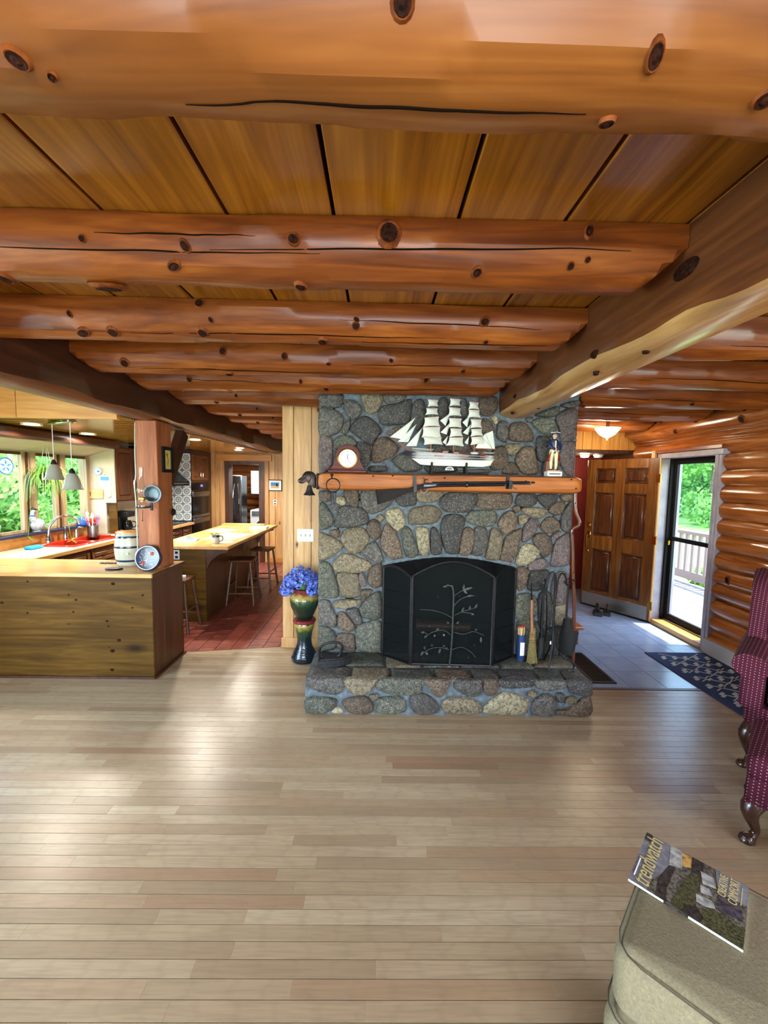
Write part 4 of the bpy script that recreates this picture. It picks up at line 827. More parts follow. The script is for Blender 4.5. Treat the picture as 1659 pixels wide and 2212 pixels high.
MB().lathe([(0, 0), (.05, 0), (.06, .03), (.05, .08), (.035, .1), (.03, .1), (0, .09)], 18).build('body', 'blue_plastic', tp); MB().tube(catmull([(0, .05, .04), (0, .09, .06), (0, .045, .09)], 4), .007, 6).build('handle', 'blue_plastic', tp)
pl = thing('seedling_pot', 'little plant with a round leaf beside the blue jug', 'plant', (-3.96, 5.5, 1.075))
MB().lathe([(0, 0), (.025, 0), (.032, .05), (0, .05)], 14).build('pot', 'sill_dark', pl); q = MB(); leaf(q, (0, 0, .05), (.01, .05, .13), .03, sag=.02); leaf(q, (0, 0, .05), (.01, -.04, .1), .025); q.build('foliage', 'leaf_green', pl)
sp = thing('hanging_spider_plant', 'hanging spider plant with long arching leaves before the window', 'plant', (-3.80, 4.66, 1.72))
MB().lathe([(0, -.08), (.05, -.08), (.075, .02), (.07, .02), (0, 0)], 20).build('pot', 'steel_dark', sp)
q = MB(); rr = random.Random(4)
for i in range(3): q.tube([(.07*math.cos(2.1*i), .07*math.sin(2.1*i), .02), (0, 0, .42)], .0015, 4)
q.build('hanger', 'white_matte', sp); q = MB()
for i in range(120):
    a = rr.uniform(0, 6.28); L = rr.uniform(.12, .26); h = rr.uniform(.02, .12); dr = rr.uniform(.1, .36)
    pts = catmull([(.02*math.cos(a), .02*math.sin(a), .01), (L*.45*math.cos(a), L*.45*math.sin(a), h), (L*.85*math.cos(a), L*.85*math.sin(a), h-.08), (L*math.cos(a), L*math.sin(a), h-dr)], 3)
    vs = []; side = Vector((-math.sin(a), math.cos(a), 0)); n_ = len(pts)
    for k_, p in enumerate(pts): w_ = .006*(1-k_/n_)+.001; vs += [p-side*w_, p+side*w_]
    q.add(vs, [(2*k_, 2*k_+1, 2*k_+3, 2*k_+2) for k_ in range(n_-1)])
tag(q.build('foliage', 'leaf_green', sp), kind='stuff'); q = MB()
for a, L in ((.4, .75), (2.5, .6), (4.2, .68), (5.4, .5)):
    pts = catmull([(0, 0, 0), (.15*math.cos(a), .15*math.sin(a), -.1), (.17*math.cos(a), .17*math.sin(a), -L*.6), (.2*math.cos(a), .2*math.sin(a), -L)], 4); q.tube(pts, .002, 4)
    for k_ in range(14):
        b = rr.uniform(0, 6.28); leaf(q, pts[-1], pts[-1]+Vector((.07*math.cos(b), .07*math.sin(b), rr.uniform(-.05, .04))), .004)
q.build('runner', 'leaf_green', sp)
sc_ = thing('window_suncatcher', 'round blue stained-glass disc hung in the near window pane', 'ornament', (-3.96, 4.33, 1.82))
plain('blue_glass', S(60, 120, 170), .2); plain('pale_glass', S(170, 205, 220), .2)
MX = Matrix.Rotation(math.pi/2, 4, 'Y'); ring((0, 0, 0), .085, .008, 28, MX, q := MB()); q.build('rim', 'blue_glass', sc_); MB().lathe([(0, -.003), (.083, -.003), (.083, .003), (0, .003)], 28, M=MX).build('disc', 'pale_glass', sc_)
q = MB()
for i in range(5): q.sphere((0, 0, 0), (.006, .014, .03), 8, 5, Matrix.Rotation(i*1.256, 4, 'X') @ Matrix.Translation((0, 0, .04)))
q.build('petals', 'blue_glass', sc_)

# pendant lamps over the peninsula
pb = thing('pendant_canopy', 'chrome ceiling bar carrying the two pendant shades', 'lamp mount', (-2.83, 3.66, 2.2))
MB().box(-.19, .19, -.035, .035, -.012, .02, c=.008, M=Matrix.Rotation(rad(-30), 4, 'Z')).build('bar', 'chrome', pb)
m = NT('frosted_shade'); m.col(S(168, 170, 158)); m.set(Roughness=.35, Transmission_Weight=.25, Subsurface_Weight=0)
for (x_, y_, zb, lb) in ((-2.99, 3.75, 1.69, 'frosted bell pendant lamp hanging nearer the window'), (-2.70, 3.58, 1.61, 'frosted bell pendant lamp hanging lower, nearer the post')):
    p = thing('pendant_lamp', lb, 'pendant lamp', (x_, y_, zb), 0, 'two bell pendants')
    MB().lathe([(.082, 0), (.078, .004), (.066, .035), (.056, .085), (.04, .125), (.022, .145), (.018, .142), (.036, .12), (.052, .083), (.062, .035), (.08, 0)], 24).build('shade', 'frosted_shade', p)
    MB().lathe([(0, .19), (.012, .18), (.024, .155), (.026, .14), (.0, .138)], 16).build('cap', 'steel_dark', p); MB().tube([(0, 0, .18), (0, 0, 2.19-zb)], .003, 6).build('cord', 'white_matte', p)
emit('downlight', S(255, 248, 235), 9)
for i, (x_, y_) in enumerate(((-3.46, 4.86), (-2.42, 5.35), (-2.52, 7.25), (-2.32, 6.75), (-3.4, 4.02))):
    t = thing('recessed_light', ['lit recessed downlight above the sink', 'lit recessed downlight over the near end of the island', 'lit recessed downlight closest to the laundry doorway', 'lit recessed downlight over the far end of the island', 'lit recessed downlight at the frame edge above the window'][i], 'downlight', (x_, y_, 2.219))
    MB().lathe([(.062, 0), (.085, 0), (.085, -.006), (.062, -.003)], 24).build('trim_ring', 'white_matte', t); MB().lathe([(0, -.001), (.062, -.001)], 24).build('lens', 'downlight', t)
    lamp('recessed_bulb', 'AREA', (x_, y_, 2.2), (0, 0, 0), 30 if i == 1 else 18, (1, .92, .8), shape='DISK', size=.12, spread=rad(150)).parent = None

# end panel and wall cabinet
ep = tag(MB().prism([(-4.0, .925), (-3.78, .925), (-3.78, 1.36), (-3.645, 1.36), (-3.645, 2.18), (-4.0, 2.03)], 5.6, 5.62).build('cabinet_end_panel', 'wall_white'), 'pale end panel beside the kitchen window holding a calendar', 'panel')
uc = thing('wall_cabinet', 'dark oak wall cabinet with two raised-panel doors above the coffee maker', 'cabinet', (-3.82, 6.02, 1.37)); UI = Matrix.Translation((3.82, -6.02, -1.37))
kid(BX('carcass', 'cabinet', uc, -3.995, -3.665, 5.622, 6.42, 1.37, 2.14), UI)
for a, b, hy in ((5.64, 6.02, 5.985), (6.03, 6.41, 6.065)): d = panel_door('door', uc, -3.665, a, b, 1.39, 2.12, 'cabinet'); kid(d, UI); handle_z(d, -3.642, hy, 1.56, 1.67)
kid(BX('side_return', 'panel_dark', uc, -3.76, -3.66, 5.63, 5.66, .925, 1.37), UI)
cal = thing('wall_calendar', 'white wall calendar with a blue seascape on the end panel', 'calendar', (-3.775, 5.595, 1.66)); plain('sea_print', S(70, 130, 170), .5)
BX('sheet', 'paper', cal, -.075, .075, -.004, 0, -.075, .075); BX('picture', 'sea_print', cal, -.058, .058, -.006, -.004, .005, .06); MB().lathe([(0, 0), (.006, 0), (.006, .01), (0, .012)], 8, M=Matrix.Translation((0, 0, .08)) @ R90).build('pin', 'steel', cal)
wp = thing('hanging_plate', 'small blue and white plate hung above the calendar', 'plate', (-3.855, 5.588, 1.79)); MB().lathe([(0, .004), (.03, .004), (.052, .014), (.05, .008), (.03, 0), (0, 0)], 26, M=R90).build('plate', 'white_gloss', wp)
q = MB(); ring((0, 0, .013), .045, .003, 24, R90, q); q.sphere((0, 0, .005), (.022, .016, .004), 10, 5, R90); q.build('decoration', 'blue_glass', wp)
cb = thing('cutting_board', 'pale engraved cutting board hung on the end panel', 'cutting board', (-3.895, 5.592, 1.48)); BX('board', 'counter_wood', cb, -.095, .095, -.012, .004, -.065, .065, c=.004); BX('grip_slot', 'panel_side', cb, -.08, -.07, -.0135, -.011, -.03, .03)
q = MB()
for i in range(7): q.tube([(-.04+.018*i, -.0125, .01+.01*(i % 2)), (-.03+.018*i, -.0125, .02-.01*(i % 3))], .0015, 4)
q.build('engraving', 'panel_side', cb)
om = thing('oven_mitt', 'white quilted oven mitt hung beside the cutting board', 'mitt', (-3.735, 5.592, 1.475)); MB().sphere((0, -.01, .01), (.036, .012, .06), 12, 8).sphere((-.005, -.012, .045), (.03, .014, .02), 10, 6).sphere((.03, -.01, -.005), (.014, .01, .03), 8, 6).build('mitt', 'white_matte', om)
# things on the far worktop
uh = thing('utensil_holder', 'ribbed steel canister of kitchen utensils by the window corner', 'utensil holder', (-3.80, 5.36, .92))
MB().lathe([(0, 0), (.06, 0), (.062, .02), (.062, .15), (.058, .15), (.056, .02), (0, .02)], 26).build('canister', 'steel', uh)
for i, (a, mt_, L) in enumerate(((.3, 'pink_plastic', .26), (1.2, 'blue_plastic', .25), (2.2, 'white_matte', .28), (3.1, 'white_matte', .3), (4.1, 'pink_plastic', .24), (5.0, 'red_enamel', .22), (5.7, 'red_enamel', .23))):
    b = Vector((.02*math.cos(a), .02*math.sin(a), .03)); t_ = Vector((.07*math.cos(a), .07*math.sin(a), L)); MB().tube([b, t_], .005, 6).sphere(t_, (.022, .008, .036), 10, 6).build('utensil', mt_, uh)
cm = thing('coffee_maker', 'black drip coffee maker under the wall cabinet', 'coffee maker', (-3.74, 5.92, .92)); MB().box(-.1, .0, -.1, .1, 0, .29, c=.012).box(-.1, .11, -.1, .1, .215, .3, c=.012).box(-.1, .11, -.1, .1, 0, .03, c=.01).build('housing', 'black_matte', cm)
MB().lathe([(0, .03), (.06, .03), (.072, .07), (.06, .13), (.045, .16), (.045, .165), (0, .165)], 20, c=(.05, 0, 0)).build('carafe', 'black_gloss', cm); MB().tube(catmull([(.1, .03, .15), (.15, .04, .13), (.14, .04, .07), (.11, .03, .06)], 3), .008, 6).build('handle', 'black_gloss', cm)
tpz = thing('serving_plate', 'white plate under the tomatoes', 'plate', (-3.53, 5.5, .92)); MB().lathe([(0, 0), (.06, 0), (.11, .012), (.108, .016), (.06, .005), (0, .005)], 26).build('plate', 'white_gloss', tpz)
for i, (dx, dy) in enumerate(((.0, -.045), (-.01, .045))):
    t = thing('tomato', ['ripe red tomato, nearer one on the white plate', 'ripe red tomato, farther one on the white plate'][i], 'tomato', (-3.53+dx, 5.5+dy, .926), 0, 'tomatoes'); MB().sphere((0, 0, .034), (.043, .043, .034), 16, 10).build('flesh', 'tomato_red', t); MB().sphere((0, 0, .067), (.012, .012, .004), 8, 4).build('stem', 'leaf_dark', t)
tag(MB().box(-.05, .05, -.07, .07, 0, .025, c=.01, M=TR((-3.5, 5.86, .92), rz=.4)).build('dish_cloth', 'paper_blue'), 'folded blue cloth beside the tomatoes', 'cloth')

# tile panel, range hood, ovens
m = NT('delft_tile'); tc = m.new('TexCoord'); sx_ = m.new('SeparateXYZ'); m.link(tc.outputs['Object'], sx_.inputs[0]); cb_ = m.new('CombineXYZ'); m.link(sx_.outputs[0], cb_.inputs[0]); m.link(sx_.outputs[2], cb_.inputs[1])
ln = m.new('VectorMath', operation='LENGTH'); m.link(cb_.outputs[0], ln.inputs[0]); mr = m.new('MapRange'); mr.inputs[2].default_value = .11; m.link(ln.outputs['Value'], mr.inputs[0])
W_, B_ = S(214, 224, 226), S(46, 74, 104); r = m.new('ValToRGB'); r.color_ramp.interpolation = 'CONSTANT'; e = r.color_ramp.elements; e[0].position = 0; e[0].color = B_; e[1].position = .1; e[1].color = W_
for p_, c_ in ((.2, B_), (.26, W_), (.36, B_), (.46, W_), (.74, B_), (.80, W_), (.86, B_)): k_ = e.new(p_); k_.color = c_
m.link(mr.outputs[0], r.inputs[0]); m.col(r.outputs[0]); m.set(Roughness=.2)
tw = struct('wall_tiled', 'blue and white patterned tile panel beside the wall ovens'); BX('grout', 'sill_dark', tw, -3.995, -3.385, 7.285, 7.299, .925, 2.2)
tm = MB().box(-.073, .073, -.006, 0, -.073, .073, c=.002).build('tile', 'delft_tile', tw); first = True
for i in range(4):
    for j in range(8):
        t = tm if first else link(tm.copy(), tw); first = False; t.location = (-3.46-.151*i, 7.285, 1.02+.151*j)
hd = tag(MB().prism([(-3.995, 1.58), (-3.37, 1.58), (-3.37, 1.65), (-3.78, 1.98), (-3.78, 2.21), (-3.995, 2.21)], 6.5, 7.2).build('range_hood', 'black_gloss'), 'black sloping range hood above the cooktop', 'range hood')
MB().tube([(-3.365, 6.55, 1.62), (-3.365, 7.15, 1.62)], .01, 8).build('hood_rail', 'steel', hd); BX('control_strip', 'steel_dark', hd, -3.369, -3.362, 6.75, 6.95, 1.6, 1.63)
ct = thing('cooktop', 'black gas cooktop below the tile panel', 'cooktop', (-3.68, 6.85, .92)); BX('plate', 'black_gloss', ct, -.25, .27, -.33, .33, 0, .012, c=.004)
for a in (-.12, .13):
    for b in (-.18, .17): MB().box(-.1, .1, -.006, .006, .035, .045, M=Matrix.Translation((a, b, 0))).box(-.006, .006, -.1, .1, .035, .045, M=Matrix.Translation((a, b, 0))).box(-.1, -.09, -.006, .006, .01, .04, M=Matrix.Translation((a, b, 0))).box(.09, .1, -.006, .006, .01, .04, M=Matrix.Translation((a, b, 0))).build('grate', 'cast_iron', ct)
kt = thing('kettle', 'steel kettle standing on the cooktop', 'kettle', (-3.62, 6.66, .966)); MB().lathe([(0, 0), (.09, 0), (.1, .04), (.08, .1), (.03, .13), (0, .135)], 20).build('body', 'steel', kt); MB().tube(catmull([(-.07, 0, .1), (-.05, 0, .19), (.05, 0, .19), (.07, 0, .1)], 4), .008, 7).build('handle', 'black_matte', kt)
ov = thing('wall_oven', 'tall cabinet with stainless double wall ovens', 'oven', (-3.69, 7.68, 0)); OI = Matrix.Translation((3.69, -7.68, 0))
kid(BX('cabinet', 'cabinet', ov, -3.995, -3.405, 7.302, 8.2, 0, 2.215), OI)
for a, b in ((7.33, 7.675), (7.685, 8.03)): d = panel_door('door', ov, -3.405, a, b, 1.67, 2.14, 'drawer_oak'); kid(d, OI); handle_z(d, -3.382, b-.04 if a < 7.5 else a+.04, 1.72, 1.83)
kid(BX('control_panel', 'black_gloss', ov, -3.405, -3.378, 7.33, 8.05, 1.50, 1.63, c=.004), OI)
emit('clock_led', S(70, 80, 255), 2.5); kid(BX('clock_display', 'clock_led', ov, -3.378, -3.376, 7.66, 7.74, 1.55, 1.59), OI)
for z0, z1, hz in ((1.03, 1.48, 1.43), (.5, .985, .945)):
    d = MB().box(-3.405, -3.38, 7.33, 8.05, z0, z1, c=.004).build('oven_door', 'black_gloss', ov); kid(d, OI); BX('door_band', 'steel', d, -3.381, -3.374, 7.34, 8.04, z1-.11, z1-.02, c=.002); BX('oven_window', 'black_gloss', d, -3.381, -3.377, 7.4, 7.98, z0+.08, z1-.15); handle_y(d, -3.38, 7.37, 8.01, hz, 'steel')
kid(BX('trim', 'steel', ov, -3.405, -3.379, 7.33, 8.05, .985, 1.03), OI); kid(BX('lower_door', 'drawer_oak', ov, -3.405, -3.38, 7.34, 8.04, .1, .47, c=.006), OI)

# island with stools
isl = thing('kitchen_island', 'wooden kitchen island with a long overhanging top', 'island', (-2.3, 5.8, 0)); II = Matrix.Translation((2.3, -5.8, 0))
kid(BX('body', 'panel_side', isl, -2.6, -2.06, 4.79, 6.88, 0, .89), II); kid(BX('front_panel', 'panel_dark', isl, -2.6, -2.06, 4.765, 4.79, .0, .89, c=.003), II)
for y_ in (4.77, 6.1, 6.84):
    kid(MB().prism([(-2.06, .89), (-1.80, .89), (-1.80, .85), (-1.9, .82), (-2.0, .74), (-2.06, .62)], y_, y_+.04).build('bracket', 'panel_side', isl), II)
wt = thing('island_worktop', 'honey-coloured plank top of the kitchen island', 'worktop', (-2.2, 5.8, .89))
kid(MB().box(-2.66, -1.76, 4.68, 6.96, .892, .93, c=.005).build('slab', 'counter_wood_y', wt), Matrix.Translation((2.2, -5.8, -.89)))
kid(BX('raised_board', 'counter_wood', wt, -2.66, -1.95, 6.8, 6.96, .93, .95, c=.003), Matrix.Translation((2.2, -5.8, -.89)))
def outlet(name, label, M, sw=0, w=.07, h=.115):
    t = thing(name, label, 'outlet' if not sw else 'switch'); t.matrix_world = M
    BX('plate', 'white_matte', t, -w/2, w/2, -.006, 0, -h/2, h/2, c=.003)
    if sw:
        for i in range(sw): BX('toggle', 'cream', t, -.006+(i-(sw-1)/2)*.046, .006+(i-(sw-1)/2)*.046, -.014, -.005, -.012, .012, c=.002)
        for i in range(sw):
            for s_ in (-1, 1): MB().lathe([(0, 0), (.003, .0), (.003, .002), (0, .002)], 8, M=Matrix.Translation(((i-(sw-1)/2)*.046, -.006, s_*.042)) @ R90).build('screw', 'steel', t)
    else:
        for s_ in (-1, 1): BX('socket', 'black_matte', t, -.017, .017, -.0085, -.005, s_*.027-.014, s_*.027+.014, c=.003)
outlet('power_outlet', 'white double socket on the island front behind the post', Matrix.Translation((-2.40, 4.764, .81)))
outlet('wall_outlet', 'white socket on the pine wall below the beach picture', Matrix.Translation((-2.13, 8.249, 1.24)))
outlet('light_switch', 'white triple light switch on the pine divider wall', Matrix.Translation((-.74, 4.049, 1.17)), 3, .168, .13)
def stool(x_, y_, rz, label, h=.62, s_=.16, cat='stool'):
    t = thing('bar_stool', label, cat, (x_, y_, 0), rz, 'wooden kitchen stools')
    MB().box(-s_, s_, -s_, s_, h-.035, h, c=.012).build('seat', 'stool_wood', t); f = s_+.025; tp_ = s_-.035
    for a in (-1, 1):
        for b in (-1, 1): MB().tube([(a*tp_, b*tp_, h-.03), (a*f, b*f, 0)], .017, 8).build('leg', 'stool_wood', t)
    for a in (-1, 1):
        g_ = tp_+(f-tp_)*.72; MB().tube([(-g_, a*g_, h*.26), (g_, a*g_, h*.26)], .011, 7).build('rung', 'stool_wood', t); g_ = tp_+(f-tp_)*.55; MB().tube([(a*g_, -g_, h*.42), (a*g_, g_, h*.42)], .011, 7).build('rung', 'stool_wood', t)
    return t
stool(-1.88, 5.57, .03, 'dark wooden stool tucked under the near side of the island'); stool(-1.86, 6.42, -.05, 'dark wooden stool at the far end of the island'); stool(-2.24, 4.5, .0, 'small wooden stool between peninsula and island with a box on it', .6, .13)
bx_ = thing('small_box', 'small red and white box on the near stool', 'box', (-2.21, 4.47, .6), .4); BX('carton', 'paper', bx_, -.04, .05, -.03, .03, 0, .03, c=.003); BX('lid', 'red_enamel', bx_, -.06, -.04, -.03, .03, 0, .04, c=.003)
# papers and mug
mg = thing('coffee_mug', 'cream mug with a dark rim on the island', 'mug', (-2.0, 4.93, .93), .4); MB().lathe([(0, 0), (.04, 0), (.044, .01), (.042, .08), (.043, .1), (.039, .1), (.037, .012), (0, .012)], 22).build('body', 'cream', mg)
MB().lathe([(.0425, .075), (.0437, .1), (.0425, .102), (.039, .1)], 22).build('rim', 'navy_glaze', mg); MB().tube(catmull([(.042, 0, .085), (.075, 0, .08), (.075, 0, .035), (.042, 0, .02)], 4), .007, 7, up=(0, 1, 0)).build('handle', 'navy_glaze', mg)
def sheet(name, label, cat, x_, y_, w_, d_, rz, mat, h=.003, z=.93): return tag(MB().box(-w_/2, w_/2, -d_/2, d_/2, 0, h, M=TR((x_, y_, z), rz=rz)).build(name, mat), label, cat)
sheet('manila_folder', 'large open yellow folder lying across the island', 'folder', -2.05, 5.5, .42, .62, -.15, 'folder_manila', .004)
sheet('paper_sheet', 'white sheet under the mug at the island edge', 'paper', -1.93, 5.0, .2, .14, .3, 'paper', .002); sheet('paper_stack', 'stack of white papers with a gadget near the post', 'paper', -2.42, 5.1, .24, .2, .2, 'paper', .02)
sheet('blue_magazine', 'blue glossy leaflet on the far left of the island', 'leaflet', -2.38, 6.12, .36, .3, -.25, 'paper_blue', .006); sheet('paper_pile', 'pile of white papers at the far corner of the island', 'paper', -1.93, 6.48, .26, .22, .1, 'paper', .022)
gd = thing('handheld_gadget', 'small blue-grey gadget on the near paper stack', 'device', (-2.40, 5.08, .95), .3); BX('body', 'paper_blue', gd, -.05, .05, -.03, .03, 0, .025, c=.006); BX('screen', 'steel_dark', gd, -.03, .03, -.02, .02, .025, .027)
gl = thing('eyeglasses', 'folded dark reading glasses near the yellow folder', 'glasses', (-2.3, 5.62, .93), .2)
for a in (-.03, .03): ring((a, 0, .016), .022, .003, 14, None, q := MB()); q.build('lens_rim', 'iron_black', gl)
MB().tube([(-.05, 0, .016), (-.05, .1, .008)], .003, 5).tube([(.05, 0, .016), (.05, .1, .008)], .003, 5).build('temple', 'iron_black', gl)
# beach picture on the end wall
bp = thing('beach_picture', 'black-framed beach photograph on the pine end wall', 'picture', (-2.13, 8.249, 1.59)); q = MB()
q.box(-.145, .145, -.015, 0, -.115, -.1).box(-.145, .145, -.015, 0, .1, .115).box(-.145, -.13, -.015, 0, -.1, .1).box(.13, .145, -.015, 0, -.1, .1).build('frame', 'black_matte', bp); BX('mat_board', 'paper', bp, -.13, .13, -.006, 0, -.1, .1)
plain('sky_print', S(40, 120, 190), .5); plain('sand_print', S(190, 160, 100), .5); BX('sky', 'sky_print', bp, -.085, .085, -.008, -.006, -.01, .06); BX('sand', 'sand_print', bp, -.085, .085, -.008, -.006, -.06, -.01)
MB().sphere((.04, -.008, .01), (.02, .002, .035), 8, 6).build('figure', 'print_dark' if 'print_dark' in MATS else 'black_matte', bp)
# laundry room things
fr = thing('refrigerator', 'stainless refrigerator seen through the laundry doorway', 'refrigerator', (-3.25, 8.78, 0)); BX('body', 'steel_dark', fr, -.5, .28, 0, .3, .02, 1.78, c=.01); BX('door', 'steel', fr, -.5, .28, -.06, 0, .65, 1.78, c=.01); BX('drawer', 'steel', fr, -.5, .28, -.06, 0, .05, .64, c=.01)
for x_ in (.13, .2): MB().tube(catmull([(x_, -.06, .85), (x_+(.035 if x_ > .15 else -.035), -.1, 1.2), (x_, -.06, 1.6)], 6), .014, 8).build('handle', 'chrome', fr)
ws = thing('washing_machine', 'white front-loading washer beyond the laundry doorway', 'washer', (-2.62, 9.25, 0)); BX('body', 'white_gloss', ws, -.34, .34, 0, .65, 0, 1.0, c=.015); MB().lathe([(.13, .02), (.2, .03), (.24, .015), (.245, 0)], 28, M=Matrix.Translation((0, -.0, .55)) @ R90).build('door_rim', 'chrome', ws); MB().lathe([(0, .05), (.08, .04), (.14, .018)], 24, M=Matrix.Translation((0, 0, .55)) @ R90).build('door_glass', 'black_gloss', ws); BX('control_panel', 'steel', ws, -.3, .3, -.01, 0, .86, .97)
lamp('laundry_fill', 'AREA', (-2.7, 8.75, 2.45), (0, 0, 0), 45, (.8, .92, 1), shape='SQUARE', size=.5)  # unseen fill lamp added to brighten the laundry room
wc = tag(MB().box(-3.05, -2.5, 9.6, 9.9, 1.35, 1.9, c=.01).build('laundry_cupboard', 'white_matte'), 'white wall cupboard above the washer', 'cabinet')
# ------------------------------------------------------------------ mantel and what stands on it
def puff(mb, poly, y0, half, k=.82, M=None, plane='xz'):
    """thick rounded silhouette"""
    n = len(poly); cx = sum(p[0] for p in poly)/n; cz = sum(p[1] for p in poly)/n; vs = []; fs = []
    lay = ((-1, k), (-.72, .96), (0, 1.0), (.72, .96), (1, k))
    for d, s_ in lay:
        for a, b in poly: vs.append((cx+(a-cx)*s_, y0+d*half, cz+(b-cz)*s_) if plane == 'xz' else (y0+d*half, cx+(a-cx)*s_, cz+(b-cz)*s_))
    for r_ in range(4):
        for i in range(n): fs.append((r_*n+i, r_*n+(i+1) % n, (r_+1)*n+(i+1) % n, (r_+1)*n+i))
    fs += [tuple(range(n)), tuple(range(4*n, 5*n))]
    return mb.add(vs, fs, M)
man = thing('mantel_beam', 'honey-coloured rough mantel beam across the chimney', 'mantel', (.55, 3.2, 1.656)); NI = Matrix.Translation((-.55, -3.2, -1.656))
q = MB(); vs = []; fs = []; nl = 60
for i in range(nl+1):
    x_ = -.475+2.05*i/nl; e = .02*nz(x_*1.5, 1, 2); f_ = .008*nz(x_*4, 3, 1); en = 1-.25*math.exp(-min(i, nl-i)*1.2)
    for a, b in ((3.34, 1.792), (3.13, 1.792+e*.2), (3.105+f_, 1.78+e*.3), (3.10+f_, 1.74), (3.10+f_*.5, 1.70), (3.108+f_, 1.672-e*.3), (3.14, 1.658), (3.34, 1.656)): vs.append((x_, 3.22+(a-3.22)*(en if a < 3.3 else 1), 1.724+(b-1.724)*en))
for i in range(nl):
    for k in range(8): fs.append((i*8+k, i*8+(k+1) % 8, (i+1)*8+(k+1) % 8, (i+1)*8+k))
fs += [tuple(range(8)), tuple(range(nl*8, nl*8+8))]
kid(q.add(vs, fs).build('timber', 'mantel_wood', man, 35), NI)
for x_, z_ in ((-.05, 1.77), (.5, 1.765), (1.48, 1.77), (1.52, 1.70), (.1, 1.775)): kid(MB().sphere((x_, 3.102, z_), (.008, .006, .005), 8, 5).build('knot', 'knot', man), NI)

# clock
cl = thing('mantel_clock', 'mahogany mantel clock with a round white dial', 'clock', (-.252, 3.2, 1.793))
BX('base', 'mahogany', cl, -.152, .152, -.055, .05, 0, .022, c=.004); BX('plinth', 'mahogany', cl, -.138, .138, -.048, .045, .022, .034, c=.003)
pr = [(-.13, .034), (-.115, .055), (-.098, .09), (-.09, .125)]; top = [(.09*math.cos(math.pi-math.pi*i/14), .125+.085*math.sin(math.pi*i/14)) for i in range(15)]
poly = pr+top+[(-a, b) for a, b in pr[::-1]]
MB().prism(poly, -.042, .04).build('case', 'mahogany', cl)
MB().tube([(-.098, -.02, .122)]+[(.095*math.cos(math.pi-math.pi*i/14), -.02, .125+.09*math.sin(math.pi*i/14)) for i in range(15)]+[(.098, -.02, .122)], .007, 6).build('arch_moulding', 'mahogany', cl)
DM = Matrix.Translation((0, -.043, .112)) @ Matrix.Rotation(math.pi/2, 4, 'X')
MB().lathe([(0, .002), (.068, .002)], 36, M=DM).build('dial', 'white_gloss', cl); MB().lathe([(.066, .0), (.07, .01), (.077, .008), (.078, 0)], 36, M=DM).build('bezel', 'brass', cl)
q = MB()
for i in range(12): q.box(-.0018, .0018, .048, .06, .003, .004, M=DM @ Matrix.Rotation(i*math.pi/6, 4, 'Z'))
q.build('hour_marks', 'black_matte', cl); q = MB(); q.box(-.0022, .0022, -.006, .032, .005, .006, M=DM @ Matrix.Rotation(rad(-5), 4, 'Z')).build('hour_hand', 'black_matte', cl)
MB().box(-.0015, .0015, -.006, .05, .006, .007, M=DM @ Matrix.Rotation(rad(-150), 4, 'Z')).build('minute_hand', 'black_matte', cl)

# model ship
plain('sail_cloth', S(206, 210, 198), .8); plain('hull_navy', S(22, 22, 40), .2); plain('hull_white', S(222, 224, 206), .25); plain('spar_wood', S(150, 84, 50), .4); plain('rig_black', S(30, 28, 28), .7)
sh = thing('model_ship', 'three-masted model clipper with white sails on the mantel', 'model ship', (.55, 3.22, 1.793)); 
U = lambda u: .074+(u-75)*.000552-.55
V = lambda v: 2.399-(v-13)*.000542-1.793
hx = [(290, 790, 850, .004), (400, 797, 905, .022), (520, 806, 990, .036), (700, 815, 1003, .044), (950, 826, 1005, .046), (1250, 836, 1008, .044), (1420, 842, 1010, .036), (1530, 845, 990, .026), (1580, 846, 900, .018)]
def hull(z_of, name, mat, scale_top, scale_bot):
    vs = []; fs = []; n = 7
    for (u, vt, vb, hw) in hx:
        zt, zb = z_of(vt, vb)
        for k in range(n):
            t = k/(n-1)*2-1; s_ = abs(t); wv = hw*(scale_bot+(scale_top-scale_bot)*s_)
            vs.append((U(u), wv*(1 if t > 0 else -1)*min(1, s_*3) if s_ > 0 else 0, V(zb+(zt-zb)*max(0, s_-.33)/.67 if s_ > .33 else zb)))
    for i in range(len(hx)-1):
        for k in range(n-1): fs.append((i*n+k, i*n+k+1, (i+1)*n+k+1, (i+1)*n+k))
    for i in range(len(hx)-1): fs.append((i*n, (i+1)*n, (i+1)*n+n-1, i*n+n-1))
    fs += [tuple(range(n)), tuple(range((len(hx)-1)*n, len(hx)*n))]
    return MB().add(vs, fs).build(name, mat, sh, 50)
hull(lambda t, b: (t, min(b, 918)), 'hull_upper', 'hull_navy', 1.0, .92); hull(lambda t, b: (min(915, b), b), 'hull_lower', 'hull_white', .93, .35)
for v0, du in ((850, 8), (885, 5)):
    pts = [(U(u), -hw*1.02-.0008, V(v0+(u-950)*.018)) for u, _, _, hw in hx[1:]]; MB().tube(pts, .0014, 5).build('stripe', 'hull_white', sh); MB().tube([(a, -b, c_) for a, b, c_ in pts], .0014, 5).build('stripe', 'hull_white', sh)
q = MB()
for s_ in (-1, 1):
    q.tube([(U(u), s_*hw, V(vt-42)) for u, vt, _, hw in hx[1:4]], .0016, 5); q.tube([(U(u), s_*hw, V(vt-40)) for u, vt, _, hw in hx[6:]], .0016, 5)
    for u in list(range(415, 700, 22))+list(range(1430, 1575, 24)): q.tube([(U(u), s_*.034, V(800)), (U(u), s_*.034, V(775 if u < 800 else 805))], .001, 4)
tag(q.build('railing', 'hull_white', sh), kind='stuff')
for u0, u1, v0, v1 in ((835, 915, 790, 822), (1000, 1070, 800, 826)): BX('deck_house', 'spar_wood', sh, U(u0), U(u1), -.016, .016, V(v1+20), V(v0))
